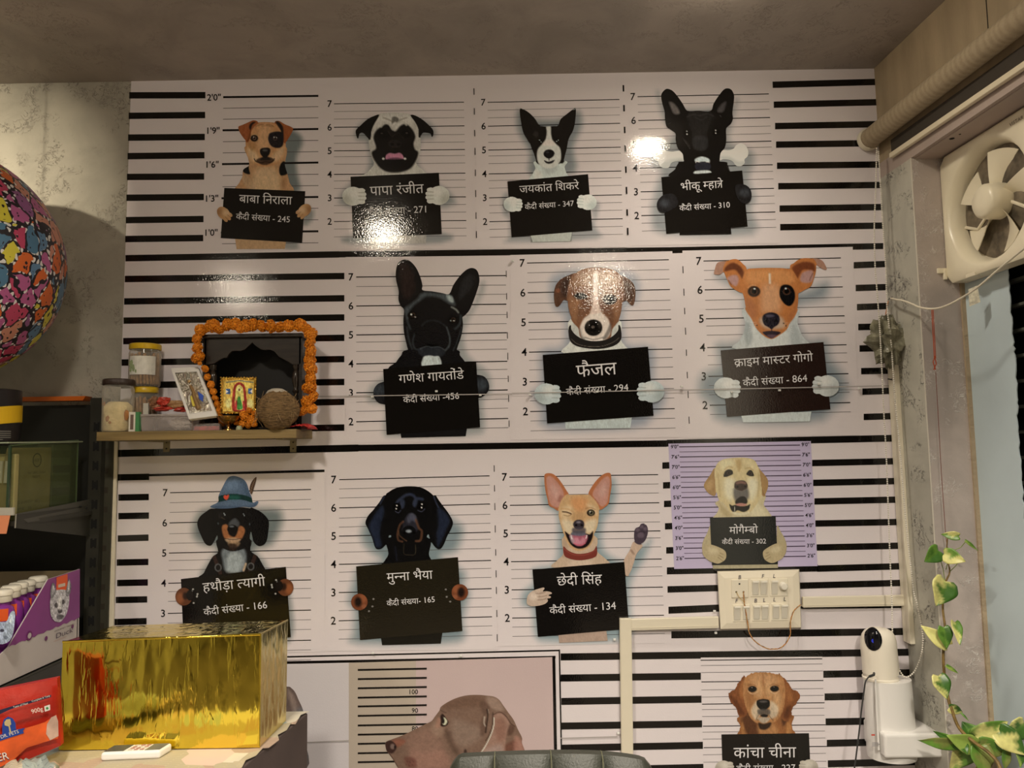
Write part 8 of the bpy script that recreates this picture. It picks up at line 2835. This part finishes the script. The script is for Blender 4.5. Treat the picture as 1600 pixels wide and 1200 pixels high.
gb = thing('gold_parcel', (b0 + b2) / 2, 'large box wrapped in shiny crinkled gold foil on the newspaper table', 'parcel')
M_GF, M_GT, M_GS = gold_mat('gold_foil_front', 1), gold_mat('gold_foil_top', 4, False), gold_mat('gold_foil_side', 8)
M_GS.node_tree.nodes['Principled BSDF'].inputs['Base Color'].default_value = (.74, .62, .26, 1)
M_GS.node_tree.nodes['Principled BSDF'].inputs['Roughness'].default_value = .22


def sheet_(nm, A, B, C_, D, nu, nv, amp, m, seed, vert=1.0):
    """crinkled sheet A-B bottom, D-C top, pinned at its borders"""
    rr = np.random.default_rng(seed)
    n1 = vnoise((nv + 1, nu + 1), 5, rr, (.6, 4 * vert)); n2 = vnoise((nv + 1, nu + 1), 3, rr, (.6, 2.5 * vert))
    nrm = (B - A).cross(D - A).normalized()
    if nrm.dot((A + C_) / 2 - (b0 + t2) / 2) < 0: nrm = -nrm
    V = []
    for j in range(nv + 1):
        for k in range(nu + 1):
            u, v = k / nu, j / nv
            q = A.lerp(B, u).lerp(D.lerp(C_, u), v)
            e_ = min(1, 8 * min(u, 1 - u, v, 1 - v) + .0)
            V.append(q + nrm * amp * e_ * ((n1[j, k] - .5) + .4 * (n2[j, k] - .5)))
    F = [(j * (nu + 1) + k, j * (nu + 1) + k + 1, (j + 1) * (nu + 1) + k + 1, (j + 1) * (nu + 1) + k) for j in range(nv) for k in range(nu)]
    return obj(nm, V, F, m, gb, smooth=True)


sheet_('foil_front', b0, b1, t1, t0, 90, 50, .0013, M_GF, 3)
sheet_('foil_side', b1, b2, t2, t1, 40, 50, .004, M_GS, 5, .5)
sheet_('foil_top', t0, t1, t2, t3, 90, 30, .0016, M_GT, 7, .15)
sheet_('foil_back', b3, b2, t2, t3, 20, 10, .002, M_GF, 9)
sheet_('foil_side', b0, b3, t3, t0, 20, 10, .002, M_GS, 11)
G().add([b0, b1, b2, b3], [(0, 1, 2, 3)]).build('foil_base', M_GF, gb)
G().tube([t0, t0.lerp(t1, .3) + Vector((0, 0, .001)), t0.lerp(t1, .7), t1], .0028, 8).build('folded_edge', M_GT, gb, smooth=True)
G().tube([t1, t2], .0022, 8).build('folded_edge', M_GS, gb, smooth=True)
G().tube([b1, t1], .0022, 8).build('folded_edge', M_GF, gb, smooth=True)

# ---- remote control lying in front of the parcel
zr = ZT + .004
r0, r1 = PZ(156, 1190, zr), PZ(249, 1186, zr)
ax_ = (r1 - r0).normalized(); dp_ = Vector((-ax_.y, ax_.x, 0)) * .048 + ax_ * .012
rm = thing('remote_control', r0, 'white air-conditioner remote control lying in front of the gold box', 'remote')
q = [r0, r1, r1 + dp_, r0 + dp_]
hh = .019
G().hexa(q + [p + Vector((0, 0, hh)) for p in q]).build('case', M_WPLA, rm, bevel=.006, seg=4)


def rq(u, v): return r0 + (r1 - r0) * u + dp_ * v + Vector((0, 0, hh + .0002))


G().prism([rq(.03, .12), rq(.36, .12), rq(.36, .88), rq(.03, .88)], (0, 0, .0012)).build('display', mat('lcd_grey', (.10, .105, .085), .15), rm, bevel=.0005)
G().prism([rq(.72, .12), rq(.97, .12), rq(.97, .88), rq(.72, .88)], (0, 0, .0008)).build('flip_cover', mat('cover_grey', (.16, .16, .14), .3), rm)
for i in range(3):
    for j in range(4):
        u, v = .42 + i * .10, .18 + j * .18
        G().prism([rq(u, v), rq(u + .06, v), rq(u + .06, v + .10), rq(u, v + .10)], (0, 0, .0016)).build('button', mat('button_rose', (.42, .22, .18), .4) if (i + j) % 3 else mat('button_pale', (.6, .55, .46), .4), rm)
GL.done()
GL2.done()
